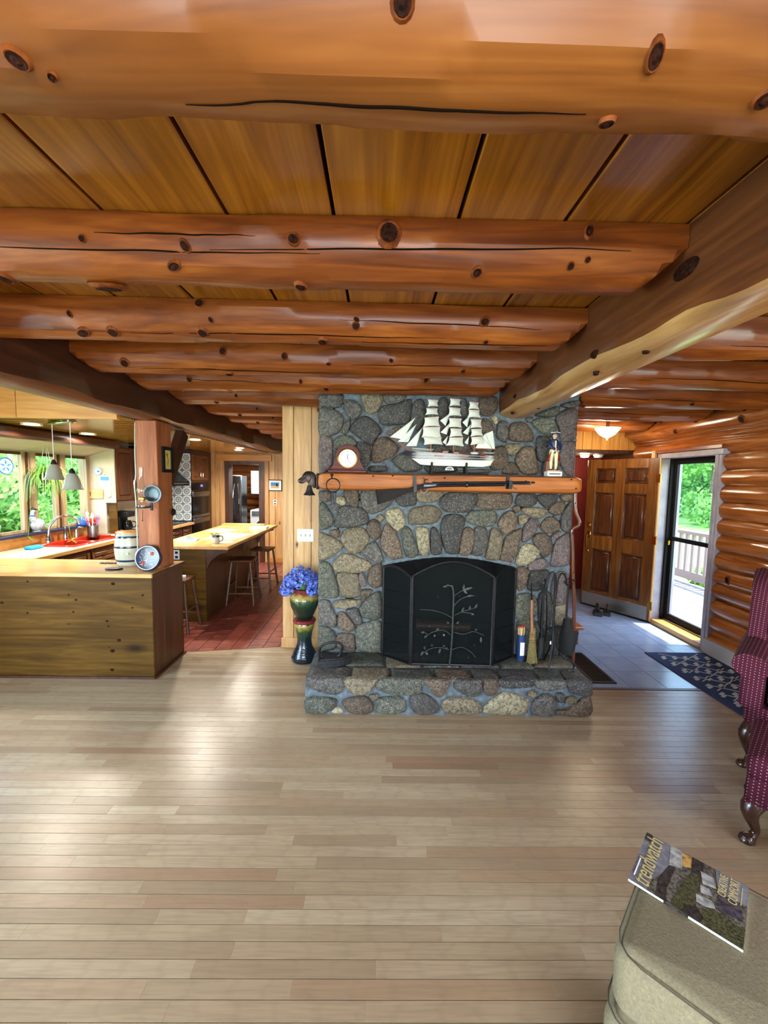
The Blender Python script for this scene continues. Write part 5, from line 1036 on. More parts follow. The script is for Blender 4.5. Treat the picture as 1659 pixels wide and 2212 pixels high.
for u in (775, 1130, 1420):
    q = MB()
    for k in range(6): q.tube([(U(u-55+k*20), -.046, V(860)), (U(u-45+k*14), -.012, V(765))], .0011, 4)
    q.box(U(u-60), U(u+65), -.05, -.044, V(872), V(858)); tag(q.build('shroud', 'spar_wood', sh), kind='stuff')
tag(MB().sphere((U(1300), .0, V(812)), (.036, .012, .01), 12, 6).build('lifeboat', 'hull_white', sh))
MB().tube([(U(400), 0, V(800)), (U(75), 0, V(597))], [.006, .0025], 7).build('bowsprit', 'spar_wood', sh); MB().tube([(U(255), 0, V(735)), (U(215), 0, V(820))], .0025, 5).build('martingale', 'spar_wood', sh)
q = MB()
for a in (-.006, .006): q.tube([(U(230), a, V(690)), (U(390), a*3, V(800))], .0035, 5)
q.build('catheads', 'spar_wood', sh)
MS = [(690, 665, 20), (1000, 995, 5), (1275, 1295, 20)]
SA = [[(600,65,760,55,765,145,600,168),(580,190,755,175,770,265,570,285),(560,325,775,290,795,430,540,455),(540,460,800,440,820,600,525,605),(550,600,820,590,850,695,560,710)],
      [(910,45,1080,40,1080,130,905,155),(900,170,1085,170,1100,275,890,295),(905,325,1105,315,1110,445,900,455),(930,470,1110,460,1130,570,915,595),(920,600,1135,585,1150,715,870,715)],
      [(1185,85,1340,80,1355,180,1175,190),(1180,200,1355,190,1380,295,1165,310),(1215,335,1390,325,1400,440,1210,460),(1225,475,1400,455,1425,555,1215,580),(1230,590,1440,560,1490,680,1220,700)]]
for (ut, ub, vt), sails in zip(MS, SA):
    m_ = MB().tube([(U(ub), 0, V(850)), (U(ut), 0, V(vt))], [.0065, .003], 8).build('mast', 'spar_wood', sh)
    for s_ in sails:
        q = MB(); tl, tr, brr, bl = [(s_[i], s_[i+1]) for i in (0, 2, 4, 6)]
        def fn(a, b):
            x_ = (tl[0]*(1-a)+tr[0]*a)*(1-b)+(bl[0]*(1-a)+brr[0]*a)*b; z_ = (tl[1]*(1-a)+tr[1]*a)*(1-b)+(bl[1]*(1-a)+brr[1]*a)*b
            z_ -= 10*math.sin(math.pi*a)*b; x_ += (-14*(a-.5)*2*math.sin(math.pi*b) if abs(a-.5) > .3 else 0)
            return (U(x_), -.014-.022*math.sin(math.pi*a)*math.sin(math.pi*min(1, b*.85+.1))+.05*(a-.5), V(z_))
        q.grid(fn, 8, 6); q.build('sail', 'sail_cloth', sh, 60)
        MB().tube([(U(tl[0]-6), -.04, V(tl[1]-4)), (U(tr[0]+6), .012, V(tr[1]-4))], .0022, 5).build('yard', 'spar_wood', sh)
TRI = [(440,310,80,600,260,630),(455,405,190,665,340,670),(540,455,310,725,460,725),(940,235,790,350,870,425),(945,365,800,520,890,550),(915,560,835,660,885,700),(1215,270,1110,370,1180,440),(1235,390,1120,520,1200,550),(1215,560,1150,660,1200,690)]
for t_ in TRI:
    A, B_, C_ = [(U(t_[i]), V(t_[i+1])) for i in (0, 2, 4)]
    def fn(a, b):
        x_ = A[0]*(1-b)+(B_[0]*(1-a)+C_[0]*a)*b; z_ = A[1]*(1-b)+(B_[1]*(1-a)+C_[1]*a)*b; return (x_, -.004-.012*math.sin(math.pi*a)*math.sin(math.pi*b), z_)
    MB().grid(fn, 5, 5).build('staysail', 'sail_cloth', sh, 60)
def fn(a, b):
    tl, tr, brr, bl = (1440, 530), (1555, 480), (1595, 740), (1310, 735); x_ = (tl[0]*(1-a)+tr[0]*a)*(1-b)+(bl[0]*(1-a)+brr[0]*a)*b; z_ = (tl[1]*(1-a)+tr[1]*a)*(1-b)+(bl[1]*(1-a)+brr[1]*a)*b; return (U(x_), .004-.01*math.sin(math.pi*a)*math.sin(math.pi*b), V(z_))
MB().grid(fn, 6, 6).build('spanker', 'sail_cloth', sh, 60); MB().tube([(U(1295), 0, V(742)), (U(1600), 0, V(746))], .003, 6).build('boom', 'spar_wood', sh)
q = MB()
for a, b, c_, d_ in ((690,60,80,600),(690,320,250,690),(1000,30,690,330),(1000,330,870,660),(1275,60,1000,330),(1275,330,1150,660),(1275,450,1550,740),(870,430,1010,850),(1180,440,1310,850),(1440,520,1545,740),(600,800,660,900),(240,615,460,730)): q.tube([(U(a), -.004, V(b)), (U(c_), -.012, V(d_))], .0008, 3)
tag(q.build('rigging', 'rig_black', sh), kind='stuff')
q = MB().box(U(640), U(1500), -.035, .035, 0, .012, c=.003)
for u in (680, 1175): q.box(U(u-14), U(u+14), -.04, .04, .01, V(1000)+.004).box(U(u-14), U(u+14), -.046, -.038, .01, V(955)).box(U(u-14), U(u+14), .038, .046, .01, V(955))
q.build('stand', 'black_matte', sh)
MB().prism([(U(870), V(1068)), (U(1000), V(1068))]+[(U(935)+.034*math.cos(math.pi*i/10), V(1064)+.026*math.sin(math.pi*i/10)) for i in range(11)], -.037, -.036).build('name_plate', 'white_matte', sh)
MB().prism([(U(885), V(1060)), (U(985), V(1060))]+[(U(935)+.024*math.cos(math.pi*i/10), V(1058)+.017*math.sin(math.pi*i/10)) for i in range(11)], -.0375, -.0365).build('plate_motif', 'black_gloss', sh)

# painted figurine
fg = thing('colonial_figurine', 'painted figurine of a soldier in tricorn hat on the mantel', 'figurine', (1.375, 3.2, 1.793))
plain('coat_blue', S(36, 40, 78), .4); plain('coat_red', S(170, 34, 28), .4); plain('breeches', S(206, 194, 150), .4); plain('skin_paint', S(206, 160, 130), .4); plain('brick_paint', S(120, 66, 54), .6)
BX('base', 'white_matte', fg, -.058, .058, -.04, .035, 0, .04, c=.003); q = MB()
for i in range(15): q.box(-.046+.006*i, -.042+.006*i, -.042, -.04, .014+.002*(i % 3 == 0), .026-.003*(i % 2))
q.build('inscription', 'black_matte', fg); BX('ground', 'skin_paint', fg, -.05, .05, -.03, .03, .04, .05, c=.004); BX('brick_pillar', 'brick_paint', fg, -.056, -.02, .0, .03, .04, .12, c=.003)
q = MB()
for s_ in (-1, 1): q.tube(catmull([(s_*.018, 0, .05), (s_*.02, -.002, .09), (s_*.02, 0, .13), (s_*.016, 0, .19), (s_*.008, 0, .205)], 3), [.009, .009, .01, .013, .014, .013, .014, .016, .019, .021, .023, .024, .022], 10)
q.build('breeches', 'breeches', fg)
for s_ in (-1, 1): MB().sphere((s_*.024, -.012, .052), (.011, .02, .007), 8, 5).build('shoe', 'black_matte', fg)
MB().lathe([(.026, .18), (.031, .2), (.03, .225), (.036, .265), (.03, .285), (.012, .295)], 14, M=Matrix.Diagonal((1, .72, 1, 1))).build('jacket', 'coat_blue', fg)
for s_ in (-1, 1):
    MB().grid(lambda a, b: (s_*(.026+.022*b+.004*math.sin(a*6)), -.02+.04*a, .195-.075*b), 5, 4).build('coat_tail', 'coat_red', fg, 60)
MB().tube(catmull([(-.034, 0, .275), (-.044, -.012, .25), (-.03, -.028, .225), (-.005, -.032, .215)], 3), [.012]*4+[.01]*6, 8).tube(catmull([(.034, 0, .275), (.046, -.01, .245), (.035, -.03, .21), (.015, -.034, .2)], 3), [.012]*4+[.01]*6, 8).build('sleeves', 'coat_blue', fg)
MB().sphere((0, -.034, .214), .008, 8, 6).sphere((.02, -.036, .199), .008, 8, 6).build('hands', 'skin_paint', fg); MB().box(-.006, .006, -.03, -.024, .2, .28, c=.002).build('waistcoat', 'breeches', fg)
MB().tube([(0, 0, .285), (0, -.002, .305)], .01, 8).sphere((0, -.003, .318), (.017, .018, .021), 12, 9).sphere((0, -.022, .316), (.004, .005, .006), 6, 5).build('head', 'skin_paint', fg)
MB().sphere((.0, .008, .322), (.02, .017, .022), 10, 7).tube([(.006, .02, .315), (.008, .022, .28)], [.008, .004], 6).build('hair', 'rig_black', fg)
MB().sphere((0, 0, .338), (.02, .02, .016), 12, 6).prism([(-.036, -.016), (0, -.03), (.036, -.016), (.012, .028), (-.012, .028)], .333, .339, plane='xy').build('hat', 'navy_glaze', fg); MB().tube([(-.036, -.016, .342), (0, -.03, .345), (.036, -.016, .342), (.012, .028, .343), (-.012, .028, .343), (-.036, -.016, .342)], .0025, 5).build('hat_braid', 'white_matte', fg)

# rifle on its hooks
soft('walnut_dark', S(20, 15, 15), S(32, 23, 22), 30, .6, Specular_IOR_Level=.15)
rf = thing('musket', 'long dark antique rifle hung across the mantel front', 'rifle', (.55, 3.055, 1.70)); RI = Matrix.Translation((-.55, -3.055, -1.70))
stock = [(-.03, 1.665), (-.012, 1.553), (.10, 1.592), (.20, 1.642), (.27, 1.668), (.36, 1.682), (.46, 1.697), (.46, 1.724), (.34, 1.722), (.27, 1.702), (.215, 1.682), (.12, 1.678)]
kid(puff(MB(), stock, 3.055, .021, .88).build('stock', 'walnut_dark', rf), RI)
kid(MB().tube([(.44, 3.055, 1.708), (.95, 3.055, 1.722)], [(.013, .014), (.011, .012)], 10).build('forestock', 'walnut_dark', rf), RI); kid(MB().tube([(.40, 3.053, 1.724), (1.14, 3.053, 1.743)], [.0105, .0085], 10).build('barrel', 'iron_black', rf), RI)
kid(MB().tube([(.92, 3.053, 1.728), (1.15, 3.053, 1.728)], .0035, 6).sphere((1.165, 3.053, 1.742), (.016, .008, .008), 8, 6).build('ramrod', 'iron_black', rf), RI)
for x_ in (.66, 1.0): kid(MB().tube([(x_-.006, 3.054, 1.717+.02*(x_-.66)), (x_+.006, 3.054, 1.717+.02*(x_-.66))], (.02), 12).build('band', 'steel_dark', rf), RI)
kid(puff(MB(), [(.33, 1.695), (.43, 1.703), (.43, 1.718), (.36, 1.728), (.33, 1.72)], 3.03, .006).build('lock_plate', 'steel_dark', rf), RI)
kid(MB().tube(catmull([(.345, 3.026, 1.715), (.335, 3.026, 1.735), (.345, 3.026, 1.75), (.365, 3.026, 1.748)], 3), [.006]*5+[.004]*5, 7).tube([(.342, 3.026, 1.75), (.325, 3.026, 1.765)], .003, 5).build('hammer', 'iron_black', rf), RI)
kid(MB().tube(catmull([(.31, 3.055, 1.682), (.32, 3.055, 1.655), (.345, 3.055, 1.652), (.365, 3.055, 1.672), (.375, 3.055, 1.69)], 4), .003, 6).tube([(.335, 3.055, 1.685), (.33, 3.055, 1.662)], .003, 5).build('trigger_guard', 'steel_dark', rf), RI)
kid(MB().tube([(1.02, 3.055, 1.705), (1.03, 3.055, 1.69), (1.045, 3.055, 1.692)], .003, 6).build('sling_swivel', 'steel_dark', rf), RI); kid(MB().box(1.105, 1.115, 3.05, 3.056, 1.748, 1.758).build('front_sight', 'iron_black', rf), RI)
for x_, z0, z1, lb in ((.268, 1.655, 1.78, 'black metal rifle hook behind the lock'), (.985, 1.69, 1.785, 'black metal rifle hook near the muzzle')):
    tag(MB().box(x_-.012, x_+.012, 3.088, 3.101, z0, z1).box(x_-.012, x_+.012, 3.03, 3.095, z0, z0+.012).box(x_-.012, x_+.012, 3.022, 3.03, z0, z0+.065).build('rifle_hook', 'iron_black'), lb, 'hook')

# dog-head dinner bell
db = thing('dog_head_bell', 'bronze dog-head wall bell at the end of the mantel', 'bell', (-.48, 3.17, 1.70))
dog = [(-.02, -.03), (-.022, .075), (-.06, .10), (-.095, .098), (-.115, .078), (-.125, .055), (-.15, .04), (-.158, .022), (-.145, .006), (-.12, .003), (-.10, .018), (-.085, .016), (-.07, -.002), (-.045, -.02)]
puff(MB(), [(p.x, p.y) for p in catmull([(a, b, 0) for a, b in dog], 2, True)], 0, .035, .72).build('dog_head', 'bronze', db)
puff(MB(), [(-.085, .085), (-.06, .08), (-.05, .05), (-.06, .015), (-.078, .012), (-.09, .045)], -.034, .008).build('ear', 'bronze', db); MB().sphere((-.118, -.026, .058), .005, 6, 5).build('eye', 'black_gloss', db)
BX('wall_plate', 'bronze', db, -.012, .004, -.045, .045, -.04, .085, c=.006)
MB().lathe([(.004, .0), (.016, -.002), (.02, -.02), (.028, -.05), (.044, -.072), (.048, -.076), (.044, -.077), (.024, -.05), (.0, -.01)], 20, c=(-.07, 0, -.01)).build('bell', 'cast_iron', db); ring((0, 0, 0), .008, .003, 12, Matrix.Translation((-.07, 0, -.004)) @ R90, q := MB()); q.build('bell_loop', 'bronze', db)
MB().sphere((-.07, 0, -.085), .008, 8, 6).build('clapper', 'cast_iron', db); MB().tube(catmull([(-.07, 0, -.09), (-.069, .001, -.18), (-.066, 0, -.26), (-.06, 0, -.3)], 4), .002, 5).build('pull_cord', 'stick_wood', db)
# iron ring with keys
kr = thing('key_ring', 'large iron ring of old keys hung on the mantel front', 'key ring', (-.355, 3.092, 1.695))
MB().tube([(-.01, .012, .075), (-.01, -.008, .072), (-.008, -.012, .055)], .005, 7).sphere((-.01, -.01, .078), .012, 8, 6).build('hook', 'iron_black', kr); ring((0, 0, 0), .052, .0045, 26, Matrix.Translation((0, -.008, 0)) @ R90, q := MB()); q.build('ring', 'iron_black', kr)
for x_, L in ((-.012, .17), (.004, .15), (.02, .13)):
    q = MB().tube([(x_, -.012, -.055), (x_+.004, -.012, -.05-L*.8)], .0035, 6).box(x_, x_+.016, -.015, -.009, -.05-L*.8, -.03-L*.8); ring((x_, -.012, -.055), .009, .003, 10, None, q); q.build('key', 'iron_black', kr)

# ------------------------------------------------------------------ hearth things
m = NT('screen_mesh'); tr_ = m.new('BsdfTransparent'); df = m.new('BsdfDiffuse'); df.inputs[0].default_value = S(24, 27, 27); mx = m.new('MixShader'); mx.inputs[0].default_value = .62
m.link(tr_.outputs[0], mx.inputs[1]); m.link(df.outputs[0], mx.inputs[2]); m.link(mx.outputs[0], m.n['Material Output'].inputs[0])
soft('leaf_iron', S(34, 42, 38), S(56, 64, 60), 60, .5, metal=.3)
fs_ = thing('fireplace_screen', 'black three-panel fireplace screen with a wrought tree', 'fire screen', (.59, 3.1, .283)); SI = Matrix.Translation((-.59, -3.1, -.283))
zb = .284
def screen_panel(A, B_, zc, zo, rise, bars, name):
    A, B_ = Vector((*A, 0)), Vector((*B_, 0)); top = []
    for i in range(17):
        t = i/16; p = A.lerp(B_, t); z_ = (zc*(1-t)+zo*t)+rise(t); top.append((p.x, p.y, z_))
    fr_ = MB().tube([(A.x, A.y, zb)]+top+[(B_.x, B_.y, zb), (A.x, A.y, zb+.008)], .0115, 8).build(name, 'iron_black', fs_); kid(fr_, SI)
    vs = [(p[0], p[1], zb+.01) for p in top]+top; MB().add(vs, [(i, i+1, 18+i, 17+i) for i in range(16)]).build('mesh', 'screen_mesh', fr_, 0)
    for k in range(bars):
        z_ = zb+(zc-zb)*(k+1)/(bars+1); MB().tube([(A.x, A.y-.004, z_), (B_.x, B_.y-.004, z_)], .0035, 5).build('bar', 'iron_black', fr_)
    return fr_
cp_ = screen_panel((.274, 3.09), (.905, 3.09), 1.0, 1.0, lambda t: .115*math.sin(math.pi*t), 0, 'centre_panel')
screen_panel((.262, 3.094), (.047, 3.268), .985, 1.01, lambda t: .05*math.sin(math.pi*t*.9), 4, 'wing_panel'); screen_panel((.917, 3.094), (1.135, 3.262), .985, 1.01, lambda t: .05*math.sin(math.pi*t*.9), 4, 'wing_panel')
for z_ in (.44, .63, .84): MB().tube([(.28, 3.092, z_), (.9, 3.092, z_)], .0025, 5).build('bar', 'iron_black', cp_)
TX = lambda u: .274+(u-440)*.000755
TZ = lambda v: .284+(1215-v)*.000756
q = MB(); 
def br_(pts, r=.004): q.tube(catmull([(TX(a), 3.074, TZ(b)) for a, b in pts], 4), r, 6)
br_([(840, 1210), (855, 1000), (860, 700), (858, 430), (830, 360), (780, 360)], .007); br_([(870, 460), (930, 420), (1000, 380), (1050, 375)]); br_([(870, 570), (920, 510), (1000, 470), (1080, 460)]); br_([(880, 670), (960, 630), (1040, 605), (1110, 575)]); br_([(950, 635), (1060, 650), (1080, 665)])
br_([(855, 700), (760, 650), (640, 620), (520, 615)]); br_([(870, 850), (980, 870), (1080, 840), (1190, 880)]); br_([(845, 880), (760, 830), (640, 860), (570, 915)]); br_([(600, 870), (540, 850)]); br_([(830, 1040), (740, 1015), (640, 1030), (560, 1080), (535, 1100)]); br_([(860, 1040), (960, 1010), (1060, 1060), (1110, 1120)])
kid(q.build('tree_trunk', 'leaf_iron', fs_), SI); q = MB()
for a, b, c_, d_ in ((960,400,965,340),(965,400,1050,378),(960,400,1000,440),(790,365,745,370),(800,360,790,340),(840,380,850,350),(1000,470,1060,455),(1030,610,1035,565),(1085,595,1110,540),(950,630,975,580),(690,830,720,810),(570,915,600,880),(640,1000,660,985),(580,1040,570,1000),(560,1060,535,1105),(590,1070,610,1095),(740,1030,725,1080),(790,1010,760,985),(800,1035,810,1010),(540,860,570,850),(1120,830,1090,810),(1050,650,1075,660),(900,760,925,735),(820,760,800,735),(680,880,670,900),(770,870,775,895),(1160,900,1160,960)):
    leaf(q, (TX(a), 3.072, TZ(b)), (TX(c_), 3.068, TZ(d_)), .009, up=(0, 1, 0), n=4)
kid(q.build('leaves', 'leaf_iron', fs_), SI)
for a, b in ((920, 470), (700, 475), (1055, 660), (1095, 985), (1035, 1120), (540, 860), (620, 790), (910, 810)): kid(MB().sphere((TX(a), 3.074, TZ(b)), .006, 8, 6).build('berry', 'leaf_iron', fs_), SI)
# grate and andiron inside
an = thing('andiron', 'brass-topped andiron behind the screen wing', 'andiron', (.30, 3.45, .284)); MB().lathe([(0, 0), (.04, .0), (.03, .03), (.012, .05), (.016, .1), (.01, .16), (.018, .2), (.01, .26), (.02, .3), (.006, .34), (.028, .38), (.012, .41), (0, .415)], 16).build('finial', 'brass', an); MB().box(-.012, .012, 0, .35, .08, .1).build('billet_bar', 'cast_iron', an)
lg = tag(MB().tube([(.35, 3.6, .42), (.85, 3.62, .40)], [.06, .05], 12).build('fire_log', 'panel_side'), 'dark log lying in the firebox behind the screen', 'log')
gr = thing('fire_grate', 'black iron grate under the fire log', 'grate', (.6, 3.6, .284))
for i in range(6): MB().tube([(-.24+.096*i, -.12, .09), (-.24+.096*i, .12, .07)], .009, 6).build('bar', 'cast_iron', gr)
for a in (-.2, .2):
    for b in (-.08, .08): MB().tube([(a, b, 0), (a, b, .08)], .009, 6).build('leg', 'cast_iron', gr)

# matches, broom, tools, stick, flat iron
mt = thing('match_canister', 'blue canister of long red-tipped matches on the hearth', 'match holder', (1.185, 3.2, .282))
plain('match_blue', S(30, 54, 96), .35); MB().lathe([(0, 0), (.032, 0), (.032, .215), (.029, .215), (.028, .01), (0, .01)], 24).build('canister', 'match_blue', mt); MB().lathe([(.033, .0), (.033, .006)], 24).build('base_ring', 'steel', mt)
MB().lathe([(.0328, .05), (.0332, .052), (.0332, .158), (.0328, .16)], 10, a0=rad(-120), a1=rad(-55)).build('label', 'paper', mt)
q = MB()
for k in range(5): q.tube([(.0335*math.cos(rad(-90)), .0335*math.sin(rad(-90)), .075+.014*k), (.0335*math.cos(rad(-76)), .0335*math.sin(rad(-76)), .078+.014*k)], .0012, 4)
q.build('label_print', 'black_matte', mt); plain('match_wood', S(214, 178, 124), .6)
for i in range(10):
    a = i*2.4; r_ = .007*math.sqrt(i); b = Vector((r_*math.cos(a), r_*math.sin(a), .02)); t_ = Vector((1.25*r_*math.cos(a), 1.25*r_*math.sin(a), .275+.006*(i % 3)))
    s_ = MB().tube([b, t_], .0035, 5).build('match', 'match_wood', mt); MB().sphere(t_, (.0045, .0045, .008), 7, 5).build('match_head', 'tomato_red', s_)
bm_ = thing('hearth_broom', 'small straw hearth broom with a turned wooden handle', 'broom', (1.252, 3.14, .282)); soft('straw', S(120, 106, 62), S(166, 148, 92), 90, .8)
MB().tube([(-.005, 0, .26), (-.012, .01, .40), (-.014, .015, .52)], [.014, .012, .011], 10).build('handle', 'broom_wood', bm_); q = MB(); rr = random.Random(5)
for i in range(110):
    a = rr.uniform(0, 6.28); r_ = math.sqrt(rr.random()); q.tube([(.019*r_*math.cos(a), .015*r_*math.sin(a), .28+rr.uniform(-.01, .015)), (.026*r_*math.cos(a), .018*r_*math.sin(a), .15), (.044*r_*math.cos(a)+.004, .024*r_*math.sin(a), rr.uniform(0, .012))], .002, 3, cap=False)
tag(q.build('bristles', 'straw', bm_), kind='stuff'); q = MB()
for z_, r_ in ((.245, .023), (.228, .024), (.196, .026), (.18, .027)): ring((0, 0, z_), r_, .003, 16, Matrix.Diagonal((1, .78, 1, 1)), q)
q.build('binding', 'broom_wood', bm_)
tl = thing('fire_tool_stand', 'black wrought stand of curved hooks on the hearth', 'tool stand', (1.40, 3.10, .282))
MB().tube([(0, 0, .06), (-.005, 0, .72)], .009, 8).build('pole', 'iron_black', tl)
MB().tube(catmull([(-.003, -.005, .6), (-.006, -.01, .72), (-.03, -.012, .765), (-.06, -.014, .74), (-.085, -.016, .64)], 5), .007, 7).build('hook_arm', 'iron_black', tl); MB().tube(catmull([(.002, -.005, .55), (.012, -.01, .7), (.035, -.014, .755), (.065, -.016, .735), (.08, -.018, .66)], 5), .007, 7).build('hook_arm', 'iron_black', tl)
MB().tube(catmull([(.0, 0, .3), (-.01, -.02, .18), (-.035, -.05, .08), (-.05, -.07, .0)], 5), .007, 7).build('foot', 'iron_black', tl); MB().tube(catmull([(0, 0, .3), (.015, -.03, .18), (.06, -.06, .1), (.13, -.075, .06), (.135, -.08, .005), (.09, -.08, -.012+.015)], 5), .007, 7).build('foot', 'iron_black', tl); MB().tube(catmull([(0, 0, .28), (-.01, .04, .12), (-.02, .1, .0)], 4), .007, 7).build('foot', 'iron_black', tl)
BX('tag', 'paper', tl, -.046, -.036, -.055, -.052, .2, .225)
def tool(name, label, x_, y_, build_):
    t = thing(name, label, 'fire tool', (x_, y_, .282)); build_(t); return t
def t_brush(t):
    MB().tube([(0, 0, .2), (0, 0, .63)], .008, 7).build('rod', 'iron_black', t)
    q = MB()
    for i in range(5): q.tube([(-.02+.01*i, -.006, .58), (-.024+.012*i, -.012, .66)], .005, 5)
    q.build('grip', 'iron_black', t); MB().lathe([(.012, .03), (.03, .05), (.024, .2), (.01, .22)], 12).build('brush', 'black_matte', t)
tool('hearth_brush', 'black hearth brush hanging on the near side of the tool stand', 1.325, 3.14, t_brush)
def t_shovel(t):
    MB().tube([(0, 0, .38), (.002, 0, .68)], .008, 7).build('rod', 'iron_black', t); ring((0, 0, 0), .03, .006, 16, Matrix.Translation((.004, -.006, .70)) @ R90 @ Matrix.Diagonal((1.2, .75, 1, 1)), q := MB()); q.build('loop_grip', 'iron_black', t)
    MB().grid(lambda a, b: ((a-.5)*(.06+.05*min(1, b*2.5)), -.004-.014*(4*(a-.5)**2), .41-.3*b), 8, 8).build('blade', 'iron_black', t, 60)
tool('ash_shovel', 'black ash shovel hanging at the front of the tool stand', 1.478, 3.06, t_shovel)
def t_tongs(t):
    MB().tube(catmull([(0, 0, .66), (-.02, .005, .45), (-.015, .01, .2), (.005, .01, .1)], 4), .006, 6).build('arm', 'iron_black', t); MB().tube(catmull([(0, 0, .66), (.025, .005, .45), (.03, .01, .2), (.01, .01, .1)], 4), .006, 6).build('arm', 'iron_black', t); MB().sphere((0, 0, .67), .014, 8, 6).build('pivot', 'iron_black', t)
tool('fire_tongs', 'black fire tongs at the back of the tool stand', 1.36, 3.2, t_tongs)
def t_pan(t):
    MB().box(-.05, .05, -.006, .006, .0, .17, c=.004, M=TR((0, 0, .12), rx=rad(-6), ry=rad(14))).build('pan', 'black_matte', t); MB().tube([(.01, 0, .28), (.03, .01, .4)], .007, 6).build('handle', 'iron_black', t)
tool('dust_pan', 'flat black dust pan leaning at the chimney corner', 1.525, 3.1, t_pan)
def t_poker(t): MB().tube(catmull([(0, 0, .02), (-.01, .02, .3), (-.02, .06, .62)], 4), .006, 6).build('rod', 'iron_black', t); MB().tube([(0, 0, .03), (.03, -.005, .06)], .005, 6).build('hook', 'iron_black', t)
tool('fire_poker', 'black poker leaning on the chimney beside the broom', 1.305, 3.24, t_poker)
ws_ = thing('walking_stick', 'varnished crooked walking stick leaning at the chimney corner', 'walking stick', (1.665, 3.30, 0))
pts = [(.005, .0, .0), (.0, -.01, .35), (-.01, 0, .7), (-.035, 0, 1.0), (-.05, 0, 1.2), (-.065, 0, 1.33), (-.055, 0, 1.37), (-.012, 0, 1.395), (-.008, 0, 1.43), (-.04, 0, 1.5), (-.052, 0, 1.58), (-.055, 0, 1.66)]
P_ = catmull(pts, 4); MB().tube(P_, [.013+.003*nz(i*.9, 1, 1) for i in range(len(P_))], 10).build('shaft', 'stick_wood', ws_)
for p in (P_[12], P_[20], P_[30], P_[40]): MB().sphere(p+Vector((0, -.012, 0)), .006, 7, 5).build('knob', 'knot', ws_)
MB().tube([(.005, 0, 0), (.005, 0, .03)], .015, 10).build('ferrule', 'black_matte', ws_)
def flat_iron(name, label, loc, rz, s_=1.0):
    t = thing(name, label, 'flat iron', loc, rz); shp = [(-.1, -.05), (.02, -.052), (.09, -.028), (.125, 0), (.09, .028), (.02, .052), (-.1, .05)]
    MB().prism([(a*s_, b*s_) for a, b in shp], 0, .045*s_, plane='xy').prism([(a*.9*s_, b*.86*s_) for a, b in shp], .045*s_, .055*s_, plane='xy').build('sole', 'cast_iron', t)
    MB().tube(catmull([(-.075*s_, 0, .05*s_), (-.095*s_, 0, .10*s_), (-.06*s_, 0, .145*s_), (.03*s_, 0, .15*s_), (.065*s_, 0, .12*s_), (.05*s_, 0, .07*s_), (.03*s_, 0, .05*s_)], 4), .009*s_, 8, up=(0, 1, 0)).build('handle', 'iron_black', t); return t
flat_iron('flat_iron', 'large black flat iron on the end of the hearth', (-.345, 3.09, .282), rad(10), 1.15)
flat_iron('door_stop_iron', 'old flat iron on the floor against the open door, front one', (2.93, 5.22, .0), rad(70), .95); flat_iron('door_stop_iron', 'old flat iron on the floor against the open door, rear one', (3.06, 5.22, .0), rad(60), .9)

# jardiniere and pedestal with hydrangeas
m = NT('majolica'); g_ = m.new('NewGeometry'); sp_ = m.new('SeparateXYZ'); m.link(g_.outputs['Position'], sp_.inputs[0]); nn = m.noise(m.pos(), 22, 4)
ad = m.new('Math', operation='MULTIPLY_ADD'); m.link(nn, ad.inputs[0]); ad.inputs[1].default_value = .10; m.link(sp_.outputs[2], ad.inputs[2])
mr = m.new('MapRange'); mr.inputs[1].default_value = .05; mr.inputs[2].default_value = .72; m.link(ad.outputs[0], mr.inputs[0])
G1, G2, YL, RD = S(16, 34, 40), S(38, 70, 36), S(176, 150, 70), S(124, 44, 44)
m.col(m.ramp(mr.outputs[0], [(.0, S(8, 22, 36)), (.34, G1), (.44, G2), (.53, YL), (.56, S(16, 28, 20)), (.80, S(22, 40, 26)), (.88, G2), (.95, YL), (1.0, S(130, 70, 46))])); m.set(Roughness=.1, Coat_Weight=.5); m.bump(m.noise(m.pos(), 45, 3), .5, .012)
plain('majolica_red', S(122, 42, 46), .12)
pd = thing('ceramic_pedestal', 'dark glazed ceramic pedestal standing on the floor beside the chimney', 'pedestal', (-.70, 3.78, 0))
MB().lathe([(0, 0), (.118, 0), (.125, .012), (.125, .035), (.112, .05), (.11, .07), (.10, .085), (.095, .105), (.08, .13), (.07, .17), (.068, .21), (.078, .28), (.092, .33), (.096, .36), (.088, .375), (.0, .375)], 36).build('column', 'majolica', pd); MB().lathe([(.088, .37), (.106, .376), (.11, .39), (.104, .402), (.09, .404), (0, .404)], 36).build('top_ring', 'majolica_red', pd)
jd = thing('jardiniere', 'green and yellow glazed jardiniere on the pedestal', 'planter', (-.70, 3.78, .405)); MB().lathe([(0, 0), (.07, 0), (.078, .012), (.10, .06), (.128, .13), (.14, .19), (.135, .225), (.11, .25), (.10, .256), (.10, .262)], 36).build('pot', 'majolica', jd)
MB().lathe([(.098, .255), (.108, .265), (.112, .285), (.105, .296), (.095, .29), (.09, .26), (0, .25)], 36).build('rim', 'majolica_red', jd)
m = NT('hydrangea'); vv = m.noise(m.pos(), 60, 2); m.col(m.ramp(vv, [(.3, S(50, 66, 166)), (.5, S(88, 116, 212)), (.7, S(150, 172, 232))])); m.set(Roughness=.6)
hy = thing('hydrangea_bunch', 'bunch of blue hydrangea blooms in the jardiniere', 'flowers', (-.715, 3.77, .68)); rr = random.Random(9)
